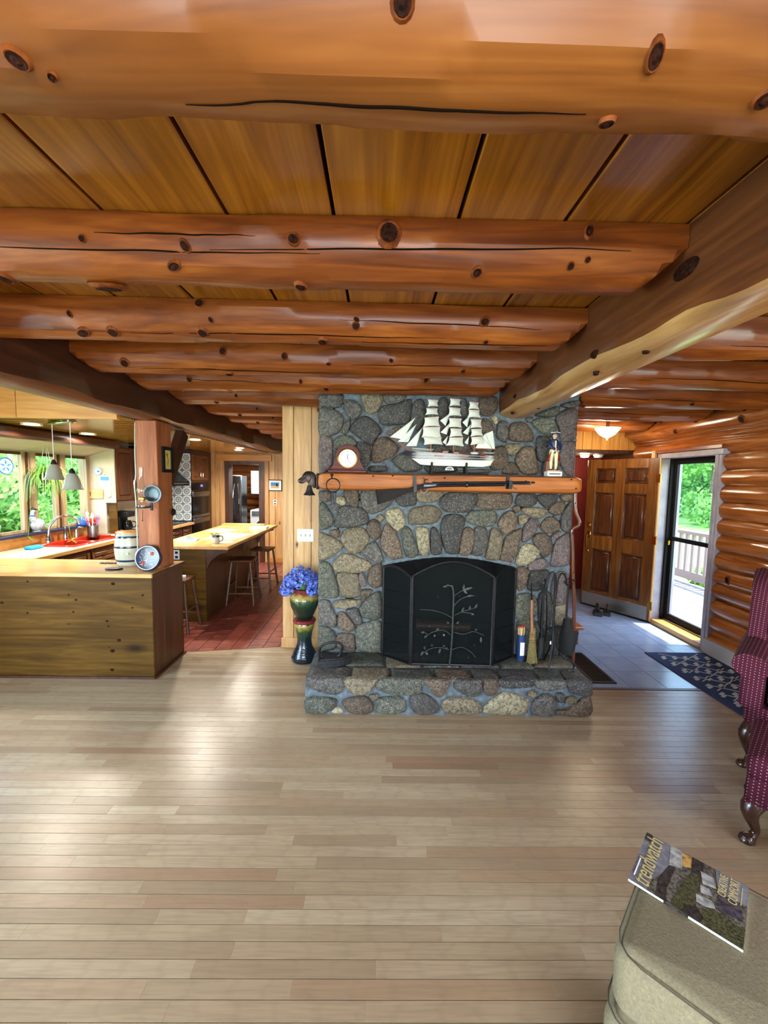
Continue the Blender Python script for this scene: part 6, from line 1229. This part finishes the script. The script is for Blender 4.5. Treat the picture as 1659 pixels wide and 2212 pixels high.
for bi, (bx0, by0, bz0, br0) in enumerate(((-.10, -.05, .07, .085), (.0, -.06, .12, .09), (.09, -.03, .09, .08), (-.04, .05, .14, .085), (.06, .06, .12, .08), (-.15, -.02, .01, .06), (.10, -.07, .02, .05), (-.12, .06, .08, .07))):
    q = MB()
    for i in range(70):
        d = Vector((rr.gauss(0, 1), rr.gauss(0, 1), rr.gauss(.15, 1))).normalized(); c_ = Vector((bx0, by0, bz0))+d*br0*rr.uniform(.82, 1.05); t1 = d.orthogonal().normalized(); t2 = d.cross(t1); a0 = rr.uniform(0, 6)
        for k in range(4):
            a = a0+k*math.pi/2; u_ = t1*math.cos(a)+t2*math.sin(a); v_ = t1*-math.sin(a)+t2*math.cos(a); s_ = .015
            b = len(q.v); q.v += [tuple(c_), tuple(c_+u_*s_*.7+v_*s_*.62+d*.004), tuple(c_+u_*s_*1.35+d*.007), tuple(c_+u_*s_*.7-v_*s_*.62+d*.004)]; q.f.append((b, b+1, b+2, b+3)); q.mi.append(0)
    tag(q.build('bloom', 'hydrangea', hy, 0), kind='stuff')
q = MB()
for i in range(9): a = i*.7; leaf(q, (.02*math.cos(a), .02*math.sin(a), 0), (.13*math.cos(a), .13*math.sin(a), .03), .03, sag=.03)
q.build('foliage', 'leaf_dark', hy); MB().tube([(0, 0, -.02), (0, 0, .1)], .03, 8).build('stems', 'leaf_dark', hy)
# ------------------------------------------------------------------ entry: doors, step, rug, register
d1 = struct('door_1', 'six-panel wooden front door standing open'); d1.location = (3.44, 4.93, 0); d1.rotation_euler = (0, 0, math.atan2(5.72-4.93, 2.965-3.44))
DW, DH = .92, 2.07          # local x runs from the hinge to the latch edge, local +y looks to the room
for a, b in ((0, .125), (DW-.125, DW), (.4, .52)): BX('stile', 'door_oak', d1, a, b, -.022, .022, .02, DH, c=.003)
rows = ((.02, .24), (.83, 1.02), (1.62, 1.75), (1.95, DH))
for z0, z1 in rows:
    for a, b in ((.125, .4), (.52, DW-.125)): BX('rail', 'door_oak', d1, a, b, -.021, .021, z0, z1, c=.003)
wood('door_panel', S(44, 22, 10), S(84, 46, 20), S(120, 74, 36), 'Z', 1.0, rough=.33, coat=.2, vary=.12)
for z0, z1 in ((.24, .83), (1.02, 1.62), (1.75, 1.95)):
    for a, b in ((.125, .4), (.52, DW-.125)):
        BX('raised_panel', 'door_panel', d1, a, b, -.006, .006, z0, z1); MB().box(a+.03, b-.03, -.018, .018, z0+.03, z1-.03, c=.012).build('panel_field', 'door_panel', d1)
        for zz in (z0, z1-.012): BX('bead', 'door_panel', d1, a, b, -.02, .02, zz, zz+.012, c=.004)
        for aa in (a, b-.012): BX('bead', 'door_panel', d1, aa, aa+.012, -.02, .02, z0, z1, c=.004)
plain('kick_alu', S(178, 176, 160), .28, .85); BX('kick_plate', 'kick_alu', d1, .03, DW-.02, .022, .025, .025, .2, c=.001); BX('sweep', 'black_matte', d1, 0, DW, -.02, .02, .004, .02)
hw = MB().box(DW-.095, DW-.045, .022, .03, 1.12, 1.19, c=.006).sphere((DW-.07, .035, 1.155), (.014, .008, .02), 8, 6).build('deadbolt', 'brass', d1)
h_ = MB().box(DW-.1, DW-.045, .022, .03, .97, 1.07, c=.008).build('handle_set', 'brass', d1); MB().tube(catmull([(DW-.072, .03, 1.02), (DW-.072, .065, 1.0), (DW-.07, .07, .9), (DW-.07, .05, .82), (DW-.07, .026, .79)], 4), .009, 8, up=(1, 0, 0)).build('grip', 'brass', h_); MB().sphere((DW-.07, .03, .79), (.018, .008, .022), 8, 6).build('rose', 'brass', h_); MB().tube([(DW-.072, .03, 1.045), (DW-.11, .05, 1.05)], .006, 6).build('thumb_latch', 'brass', h_)
BX('edge_strip', 'pine_v', d1, -.012, 0, -.022, .022, .02, DH)
for z_ in (.22, 1.05, 1.82): MB().box(-.016, .03, .0225, .026, z_-.05, z_+.05, c=.001).tube([(-.02, .024, z_-.055), (-.02, .024, z_+.055)], .007, 8).build('hinge', 'brass', d1)

d2 = struct('door_2', 'dark-framed glass storm door in the log wall')
SX = 3.60
for a, b, z0, z1 in ((4.13, 4.20, .08, 2.06), (4.86, 4.93, .08, 2.06)): BX('stile', 'steel_dark' if False else 'bronze_dark' if 'bronze_dark' in MATS else 'black_matte', d2, SX, SX+.035, a, b, z0, z1, c=.003)
for z0, z1 in ((.08, .15), (1.06, 1.11), (1.99, 2.06)): BX('rail', 'black_matte', d2, SX, SX+.035, 4.2, 4.86, z0, z1, c=.003)
BX('glass_pane', 'door_glass', d2, SX+.016, SX+.02, 4.2, 4.86, 1.11, 1.99); BX('glass_pane', 'door_glass', d2, SX+.016, SX+.02, 4.2, 4.86, .15, 1.06)
MB().tube([(SX-.02, 4.3, 2.0), (SX-.02, 4.62, 2.0)], .013, 8).build('closer', 'black_matte', d2); BX('latch', 'brass', d2, SX-.03, SX, 4.88, 4.9, 1.0, 1.06, c=.004)
t5 = struct('trim_5', 'mauve painted jambs and sill of the front doorway')
BX('jamb', 'trim_paint', t5, 3.42, 3.72, 4.935, 4.985, 0, 2.058, c=.003); BX('jamb', 'trim_paint', t5, 3.44, 3.72, 4.085, 4.13, 0, 2.058, c=.003); BX('head', 'trim_paint', t5, 3.435, 3.72, 4.03, 4.985, 2.06, 2.118, c=.003)
BX('stop', 'black_matte', t5, 3.56, 3.6, 4.905, 4.935, .06, 2.06); BX('stop', 'black_matte', t5, 3.56, 3.6, 4.13, 4.15, .06, 2.06); BX('casing', 'trim_paint', t5, 3.445, 3.5, 4.05, 4.084, 0, 2.058, c=.003); BX('casing', 'pine_v', t5, 3.40, 3.425, 4.985, 5.05, 0, 2.16, c=.003)
BX('sill', 'counter_wood_y', t5, 3.44, 3.58, 4.13, 4.935, 0, .06, c=.006); BX('sill_track', 'steel', t5, 3.58, 3.66, 4.13, 4.935, .03, .078, c=.003); BX('drip_cap', 'log_y', t5, 3.41, 3.50, 4.02, 5.02, 2.12, 2.16, c=.004)
st_ = thing('stair_step', 'wooden stair step peeking out behind the chimney', 'step', (1.9, 4.55, 0)); BX('riser', 'door_oak', st_, -.135, .28, -.33, .4, 0, .17); MB().box(-.135, .33, -.37, .4, .17, .205, c=.014).build('tread', 'mantel_wood', st_)
rg = thing('floor_register', 'black slotted floor register beside the hearth', 'floor vent', (2.0, 3.68, 0)); q = MB().box(-.105, .105, -.31, -.285, 0, .008).box(-.105, .105, .285, .31, 0, .008).box(-.105, -.085, -.285, .285, 0, .008).box(.085, .105, -.285, .285, 0, .008); q.build('frame', 'steel_dark', rg); BX('duct', 'black_matte', rg, -.085, .085, -.285, .285, .0, .002)
for i in range(26): BX('slat', 'bronze', rg, -.085, .085, -.283+.0218*i, -.275+.0218*i, .002, .007)
m = NT('rug_blue'); f = m.noise(m.pos(), 300, 2); m.col(m.ramp(f, [(.3, S(22, 36, 72)), (.7, S(36, 54, 98))])); m.set(Roughness=.95); m.bump(f, .4, .004)
plain('rug_cream', S(176, 180, 176), .95)
ru = thing('entry_rug', 'navy rug with a pale geometric lattice before the front door', 'rug', (3.10, 3.46, 0)); BX('pile', 'rug_blue', ru, -.325, .325, -.56, .56, .001, .009, c=.003); q = MB()
for i in range(6):
    y_ = -.44+.176*i
    for s_ in (-1, 1): q.box(-.24, .24, -.005, .005, .009, .0105, M=TR((0, y_*.9, 0), rz=rad(32*s_)))
for i in range(5):
    for j in range(7):
        x_, y_ = -.22+.11*i, -.43+.14*j
        q.box(-.032, .032, -.012, .012, .009, .0105, M=TR((x_, y_, 0), rz=rad(32))).box(-.032, .032, -.012, .012, .009, .0105, M=TR((x_+.012, y_+.035, 0), rz=rad(32)))
tag(q.build('pattern', 'rug_cream', ru), kind='stuff')
# entry lights
emit('dome_glow', S(255, 238, 205), 6); dl = thing('ceiling_dome_light', 'lit frosted glass dome light hanging under the entry joists', 'ceiling light', (2.72, 4.86, 2.36)); MB().lathe([(.0, -.075), (.02, -.07), (.08, -.035), (.125, .02), (.14, .045)], 28).build('bowl', 'dome_glow', dl); MB().lathe([(0, -.1), (.012, -.09), (.006, -.075), (0, -.07)], 10).build('finial', 'brass', dl); MB().tube([(0, 0, .0), (0, 0, .2)], .02, 10).build('stem', 'brass', dl)
lamp('dome_bulb', 'POINT', (2.72, 4.86, 2.25), (0, 0, 0), 14, (1, .85, .62), shadow_soft_size=.12)
for i, (x_, y_, g_) in enumerate(((2.99, 5.9, 'dome_glow'), (3.19, 5.9, 'white_gloss'))):
    t = thing('flush_light', ['lit small flush light under the entry ledge', 'unlit small flush fitting under the entry ledge'][i], 'light', (x_, y_, 2.16)); MB().lathe([(0, -.045), (.05, -.04), (.062, -.015), (.06, 0)], 20).build('glass', g_, t); MB().lathe([(.06, -.012), (.068, -.01), (.068, 0), (.0, 0)], 20).build('ring', 'white_matte', t)
lamp('ledge_bulb', 'POINT', (2.99, 5.9, 2.07), (0, 0, 0), 6, (1, .84, .6), shadow_soft_size=.05)

# ------------------------------------------------------------------ wing chair and footstool
m = NT('dotted_fabric'); tc = m.new('TexCoord'); dots = []
for vec in ((.75, .45, .8), (-.62, .55, .85)):
    dt = m.new('VectorMath', operation='DOT_PRODUCT'); dt.inputs[1].default_value = vec; m.link(tc.outputs['Object'], dt.inputs[0]); mu = m.new('Math', operation='MULTIPLY'); mu.inputs[1].default_value = 230; m.link(dt.outputs['Value'], mu.inputs[0]); sn = m.new('Math', operation='SINE'); m.link(mu.outputs[0], sn.inputs[0]); dots.append(sn.outputs[0])
pr_ = m.new('Math', operation='MULTIPLY'); m.link(dots[0], pr_.inputs[0]); m.link(dots[1], pr_.inputs[1])
m.col(m.mix(m.ramp(pr_.outputs[0], [(.8, (0, 0, 0, 1)), (.9, (1, 1, 1, 1))]), S(70, 20, 36), S(190, 150, 156))); m.set(Roughness=.85, Specular_IOR_Level=.2)
def cushion(mb, x0, x1, y0, y1, z0, z1, r, M=None, n=9, bulge=.0):
    """box with fully rounded edges"""
    def sgn(v): return 1 if v >= 0 else -1
    cx, cy, cz = (x0+x1)/2, (y0+y1)/2, (z0+z1)/2; hx_, hy_, hz_ = (x1-x0)/2, (y1-y0)/2, (z1-z0)/2; vs = []; fs = []
    nu, nv = 4*n, 2*n
    for j in range(nv+1):
        ph = -math.pi/2+math.pi*j/nv
        for i in range(nu):
            th = 2*math.pi*(i+.5)/nu; d = Vector((math.cos(ph)*math.cos(th), math.cos(ph)*math.sin(th), math.sin(ph)))
            p = Vector((sgn(d.x)*max(hx_-r, 0) if abs(d.x) > 1e-6 else 0, sgn(d.y)*max(hy_-r, 0) if abs(d.y) > 1e-6 else 0, sgn(d.z)*max(hz_-r, 0)))+d*r
            if bulge: p.z += bulge*(1-min(1, abs(p.x)/hx_)**2)*(1-min(1, abs(p.y)/hy_)**2)*sgn(d.z)
            vs.append((cx+p.x, cy+p.y, cz+p.z))
    for j in range(nv):
        for i in range(nu): fs.append((j*nu+i, j*nu+(i+1) % nu, (j+1)*nu+(i+1) % nu, (j+1)*nu+i))
    fs += [tuple(range(nu)), tuple(range(nv*nu, nv*nu+nu))]
    return mb.add(vs, fs, M)
def cabriole(x_, y_, sx_, sy_, h):
    pts = [(0, 0, h), (.028*sx_, .028*sy_, h*.8), (.022*sx_, .022*sy_, h*.55), (.004*sx_, .004*sy_, h*.28), (.012*sx_, .012*sy_, h*.14), (.03*sx_, .03*sy_, h*.05), (.03*sx_, .03*sy_, 0)]
    return MB().tube([Vector(p)+Vector((x_, y_, 0)) for p in catmull(pts, 3)], [.042, .043, .043, .042, .038, .034, .03, .026, .023, .02, .018, .018, .019, .024, .03, .034, .034, .03, .026], 10, up=(1, 0, 0))
wc_ = thing('wing_chair', 'burgundy dotted wing chair at the edge of the room', 'chair', (2.79, 2.37, 0), rad(-45)); F = 'dotted_fabric'
cushion(MB(), -.36, .36, -.34, .36, .27, .40, .03).build('seat_base', F, wc_); cushion(MB(), -.26, .26, -.38, .26, .40, .52, .05, bulge=.015).build('seat_cushion', F, wc_)
cushion(MB(), -.33, .33, .24, .38, .40, 1.14, .06, M=Matrix.Translation((0, .3, .4)) @ Matrix.Rotation(rad(-8), 4, 'X') @ Matrix.Translation((0, -.3, -.4))).build('backrest', F, wc_)
for s_ in (-1, 1):
    cushion(MB(), s_*.33-.06, s_*.33+.06, -.36, .3, .36, .60, .04).build('arm_panel', F, wc_)
    MB().tube([(s_*.345, -.37, .645), (s_*.34, -.2, .655), (s_*.33, .25, .69)], [(.078, .09), (.075, .085), (.06, .06)], 16, up=(0, 0, 1)).build('arm_roll', F, wc_)
    wing = [(-.02, .66), (.0, .78), (.03, .98), (.09, 1.09), (.2, 1.13), (.36, 1.12), (.36, .62), (.1, .6)]
    puff(MB(), [(p.x, p.y) for p in catmull([(a, b, 0) for a, b in wing], 3, True)], s_*.335, .045, .9, plane='yz').build('wing', F, wc_)
    cabriole(s_*.31, -.32, s_, -1, .27).build('leg', 'chair_leg', wc_); MB().tube([(s_*.3, .33, .27), (s_*.31, .37, 0)], [.03, .022], 8).build('leg', 'chair_leg', wc_)
BX('seat_rail', F, wc_, -.34, .34, -.355, -.33, .25, .4, c=.01)
ot = thing('footstool', 'burgundy dotted footstool with cabriole legs before the wing chair', 'footstool', (2.165, 1.83, 0), rad(-45))
cushion(MB(), -.255, .255, -.255, .255, .33, .44, .04, bulge=.02).build('cushion', F, ot); cushion(MB(), -.25, .25, -.25, .25, .21, .34, .02).build('frame', F, ot)
for a in (-1, 1):
    for b in (-1, 1): cabriole(a*.2, b*.2, a, b, .22).build('leg', 'chair_leg', ot)
MB().tube([(-.25, -.25, .215), (.25, -.25, .215), (.25, .25, .215), (-.25, .25, .215), (-.25, -.25, .22)], .007, 6).build('gimp', F, ot)

# ------------------------------------------------------------------ upholstered bench and the magazine on it
m = NT('beige_linen'); f = m.noise(m.pos((1, 1, 1)), 140, 4, .3, .7); f2 = m.noise(m.pos((1, 8, 1), rot=(0, 0, .78)), 40, 3); m.col(m.mix(m.ramp(f2, [(.4, (0, 0, 0, 1)), (.6, (.5, .5, .5, 1))]), m.ramp(f, [(.3, S(104, 96, 70)), (.7, S(138, 128, 96))]), S(116, 104, 86))); m.set(Roughness=.9); m.bump(f, .5, .003)
plain('piping_dark', S(70, 64, 54), .8)
be = thing('upholstered_bench', 'sage-beige upholstered bench corner in the near right of the room', 'bench', (.603, .915, 0), rad(-45))
cushion(MB(), 0, 1.3, -.012, .445, .42, .60, .045, bulge=.0).build('top_cushion', 'beige_linen', be); cushion(MB(), -.01, 1.31, -.03, .45, .06, .43, .05).build('base', 'beige_linen', be)
def rrect(x0, x1, y0, y1, r, z): return [(x0+r-r*math.cos(a), y0+r-r*math.sin(a), z) for a in (0, .52, 1.05, 1.57)]+[(x1-r+r*math.sin(a), y0+r-r*math.cos(a), z) for a in (0, .52, 1.05, 1.57)]+[(x1-r+r*math.cos(a), y1-r+r*math.sin(a), z) for a in (0, .52, 1.05, 1.57)]+[(x0+r-r*math.sin(a), y1-r+r*math.cos(a), z) for a in (0, .52, 1.05, 1.57)]
MB().tube(rrect(.004, 1.296, -.006, .441, .06, .589), .0016, 6, closed=True).build('piping', 'piping_dark', be); MB().tube(rrect(-.008, 1.308, -.026, .447, .06, .425), .002, 6, closed=True).build('piping', 'piping_dark', be)
for a in (.06, 1.24):
    for b in (.04, .38): MB().tube([(a, b, .07), (a, b, 0)], [.025, .02], 8).build('foot', 'chair_leg', be)
for nm, c1, c2, k_ in (('mag_grey', (96, 98, 106), (126, 128, 134), 60), ('mag_dark', (22, 20, 20), (62, 58, 56), 110), ('mag_mid', (48, 46, 42), (112, 106, 96), 120), ('mag_amber', (120, 90, 44), (190, 150, 84), 70), ('mag_pale', (120, 122, 118), (172, 172, 166), 60), ('mag_olive', (36, 38, 24), (86, 86, 58), 160), ('mag_plum', (44, 40, 48), (84, 78, 86), 70)): soft(nm, S(*c1), S(*c2), k_, .4)
plain('mag_gold', S(190, 172, 110), .4)
mg = thing('magazine', 'glossy home magazine titled trendwatch lying on the bench', 'magazine'); A_, D_, B__ = Vector((.894, 1.221, .601)), Vector((.738, 1.068, .601)), Vector((1.07, 1.045, .601))
e1 = (A_-D_); wv = e1.length; e1.normalize(); e2 = (B__-A_); hv = e2.length; e2 = (e2-e1*e2.dot(e1)).normalized()
mg.matrix_world = Matrix(((e1.x, -e2.x, 0, D_.x), (e1.y, -e2.y, 0, D_.y), (0, 0, 1, .601), (0, 0, 0, 1)))   # local x right, local -y down the page
BX('pages', 'paper', mg, 0, wv, -hv, 0, 0, .006); BX('cover', 'mag_grey', mg, 0, wv, -hv, 0, .006, .0066); BX('spine', 'mag_dark', mg, -.001, 0, -.14, -.085, 0, .0064)
def print_poly(name, mat, pts, k): MB().prism([(u*wv, -v*hv) for u, v in pts], .0066+.00012*k, .0067+.00012*k, plane='xy').build(name, mat, mg, 0)
PR = [('photo_trees', 'mag_mid', [(0, .17), (.25, .2), (.5, .3), (.75, .36), (1, .42), (1, .62), (0, .62)]), ('photo_roof', 'mag_dark', [(0, .26), (.3, .24), (.62, .3), (.95, .28), (1, .34), (.6, .36), (.2, .34), (0, .36)]), ('photo_glow', 'mag_amber', [(.72, .4), (.97, .36), (1, .48), (.8, .52)]), ('photo_wall', 'mag_pale', [(.62, .3), (1, .26), (1, .38), (.68, .42)]),
      ('photo_hedge', 'mag_olive', [(0, .4), (.4, .44), (.7, .5), (.95, .52), (.8, .6), (.3, .58), (0, .56)]), ('photo_dark_trees', 'mag_dark', [(.72, .5), (1, .48), (1, .62), (.75, .62)]), ('photo_terrace', 'mag_mid', [(0, .6), (1, .6), (1, 1), (0, 1)]), ('photo_shrubs', 'mag_olive', [(0, .66), (.25, .66), (.32, .8), (.28, 1), (0, 1)]), ('photo_chair', 'mag_pale', [(.46, .62), (.58, .6), (.6, .68), (.5, .72)]),
      ('photo_lounger', 'mag_pale', [(.28, .6), (.4, .58), (.43, .72), (.34, .76), (.28, .68)]), ('photo_table', 'mag_plum', [(.33, .78), (.6, .76), (.62, .95), (.4, .98)]), ('photo_window', 'mag_pale', [(.62, .62), (.82, .58), (.82, .7), (.66, .74)]), ('photo_shadow', 'mag_dark', [(0, .52), (.14, .52), (.2, .62), (.1, .68), (0, .66)]), ('photo_deck', 'mag_grey', [(.62, .76), (1, .7), (1, 1), (.66, 1)]), ('photo_corner', 'mag_dark', [(.86, .0), (1, .0), (1, .06), (.95, .1), (.84, .07)])]
for k, (nm, mt_, pts) in enumerate(PR): print_poly(nm, mt_, pts, k)
TM_ = lambda u, v, z=.0088: Matrix.Translation((u*wv, -v*hv, z))
text_mesh('title', 'trendwatch', .062, 'mag_gold', mg, TM_(.5, .115), .0002, sx=.72, shear=.15); BX('issue_line', 'paper', mg, .12*wv, .45*wv, -.04*hv, -.03*hv, .0066, .0086)
text_mesh('headline', 'CREATIVE', .026, 'mag_gold', mg, TM_(.78, .79), .0002, sx=.72); text_mesh('headline', 'COMFORT', .028, 'mag_gold', mg, TM_(.78, .885), .0002, sx=.72); BX('subline', 'mag_gold', mg, .62*wv, .92*wv, -.953*hv, -.945*hv, .0066, .0088)
# ------------------------------------------------------------------ outdoors
soft('lawn_green', S(96, 150, 50), S(140, 186, 78), 2.5, .9, .3); soft('deck_wood', S(140, 128, 120), S(164, 152, 144), 6, .7); plain('rail_paint', S(164, 140, 138), .6); soft('bark', S(70, 60, 50), S(110, 98, 84), 12, .9, .5)
for nm, a, b in (('foliage_light', S(130, 180, 90), S(205, 222, 150)), ('foliage_mid', S(90, 150, 74), S(160, 196, 110)), ('foliage_deep', S(60, 118, 64), S(116, 166, 92))):
    m = NT(nm); f = m.noise(m.pos(rnd=4), 3.5, 3); c = m.ramp(f, [(.3, a), (.7, b)]); m.col(c); m.set(Roughness=.6, Transmission_Weight=0.0)
    tl_ = m.new('BsdfTranslucent'); m.link(c, tl_.inputs[0]); mx = m.new('MixShader'); mx.inputs[0].default_value = .45; m.link(m.p.outputs[0], mx.inputs[1]); m.link(tl_.outputs[0], mx.inputs[2]); m.link(mx.outputs[0], m.n['Material Output'].inputs[0])
gd = struct('ground', 'sunlit lawn around the house'); BX('lawn', 'lawn_green', gd, -60, -4.3, -40, 60, -.62, -.55); BX('lawn', 'lawn_green', gd, 3.8, 60, -40, 60, -.62, -.55); BX('drive', 'deck_wood', gd, 10.6, 12.2, -10, 40, -.549, -.54)
rfo = struct('unseen_sun_eaves', 'unseen roof slab with its eave set to trim the entry sun patch'); BX('slab', 'panel_side', rfo, -4.5, 4.24, -3.8, 11.2, 2.68, 2.8)  # unseen roof; eave edge placed to cut the sun patch short in the entry
dk = struct('deck_porch', 'pale board deck outside the front door')
for i in range(14): BX('deck_board', 'deck_wood', dk, 3.72+.14*i, 3.72+.14*i+.132, 1.2, 8.5, -.06, -.03)
rl = thing('deck_railing', 'white railing with square balusters along the deck', 'railing', (5.6, 4.8, -.03)); RI_ = Matrix.Translation((-5.6, -4.8, .03))
kid(BX('top_rail', 'rail_paint', rl, 5.55, 5.66, 1.2, 8.4, .86, .92, c=.006), RI_); kid(BX('bottom_rail', 'rail_paint', rl, 5.57, 5.63, 1.2, 8.4, .05, .2, c=.004), RI_)
for i in range(48): kid(BX('baluster', 'rail_paint', rl, 5.575, 5.62, 1.3+.15*i, 1.352+.15*i, .2, .86), RI_)
for y_ in (1.2, 4.0, 8.3): kid(BX('post', 'rail_paint', rl, 5.54, 5.66, y_, y_+.1, -.03, 1.0, c=.006), RI_)
def tree(x_, y_, h, w_, n, mat, label, seed, size=.16, low=.15, shrub=False):
    rr = random.Random(seed); t = thing('garden_shrub' if shrub else 'broadleaf_tree', label, 'shrub' if shrub else 'tree', (x_, y_, -.55), 0, 'trees around the house'); cl_ = [(rr.gauss(0, .33)*w_, rr.gauss(0, .33)*w_, h*(low+(1-low)*rr.random()), w_*rr.uniform(.22, .42)) for _ in range(16)]; q = MB(); v_ = q.v; f_ = q.f
    for i in range(n):
        cx_, cy_, cz_, r_ = cl_[rr.randrange(16)]; d = Vector((rr.gauss(0, 1), rr.gauss(0, 1), rr.gauss(0, .8))).normalized()*r_*rr.random()**.4; p = Vector((cx_, cy_, max(.05, cz_)))+d
        u = Vector((rr.gauss(0, 1), rr.gauss(0, 1), rr.gauss(0, 1))).normalized(); s_ = size*rr.uniform(.6, 1.3); a = u.orthogonal().normalized()*s_; b_ = u.cross(a).normalized()*s_*.6; b = len(v_); v_ += [tuple(p-a), tuple(p+b_), tuple(p+a), tuple(p-b_)]; f_.append((b, b+1, b+2, b+3))
    q.mi = [0]*len(f_); me = bpy.data.meshes.new('crown'); me.from_pydata(v_, [], f_); me.materials.append(MATS[mat]); o = link(bpy.data.objects.new('crown', me), t); o['kind'] = 'stuff'
    MB().tube([(0, 0, 0), (.05*w_, .02*w_, h*.35), (.0, .04*w_, h*.75)], [.05+.02*h*.3, .05+.012*h*.3, .03], 8).build('trunk', 'bark', t)
FM = ('foliage_light', 'foliage_mid', 'foliage_deep')
LT = [(-7.2, 6.6, 3.2, 1.6), (-8.6, 9.2, 5.5, 2.6), (-10.5, 11.5, 7, 3.2), (-9, 12.5, 6, 2.6), (-13, 15, 9, 4.2), (-12, 18, 9, 4), (-17, 20, 11, 5), (-7.6, 8.2, 1.6, 1.5), (-9.5, 14.5, 3, 2.2), (-18, 15, 10, 4.5)]
LL = ['leafy young tree closest to the kitchen window', 'bushy tree behind the young tree at the kitchen window', 'spreading tree in the middle of the kitchen window view', 'tree right of the spreading one in the kitchen window view', 'tall tree at the wood edge beyond the kitchen window', 'tall tree in the far corner window pane', 'tallest tree far behind the kitchen window', 'low shrub under the kitchen window trees', 'rounded shrub far out beyond the kitchen window', 'broad tree at the left of the far wood edge']
for i, (x_, y_, h, w_) in enumerate(LT): tree(x_, y_, h, w_, (9000 if i < 4 else 5000), FM[i % 3], LL[i], 50+i, (.03+.007*h) if i < 4 else .055+.009*h, .04, h < 3.1)
RT = [(19, 23, 9, 4), (22.5, 28, 11, 5), (24, 25.5, 10, 4.6), (28, 35, 14, 6.5), (33, 34, 14, 6.5), (32, 43, 15, 7), (8.2, 8.4, .62, 1.0), (10.4, 9.6, .6, 1.1), (37, 50, 16, 7.5), (6.6, 7.0, .6, .8)]
RLb = ['nearer tree at the edge of the lawn seen through the storm door', 'second tree at the lawn edge seen through the storm door', 'dense tree left of centre in the storm door glass', 'tall dark tree at the back of the lawn', 'tall tree behind the lawn on the far side', 'tallest far tree above the storm door view', 'flowering shrub just beyond the deck railing', 'low shrub out on the lawn beyond the railing', 'farthest tree beyond the lawn', 'small leafy shrub right behind the railing']
for i, (x_, y_, h, w_) in enumerate(RT): tree(x_, y_, h, w_, 5200, FM[(i+1) % 3], RLb[i], 80+i, .07+.011*h, .05, h < 3)
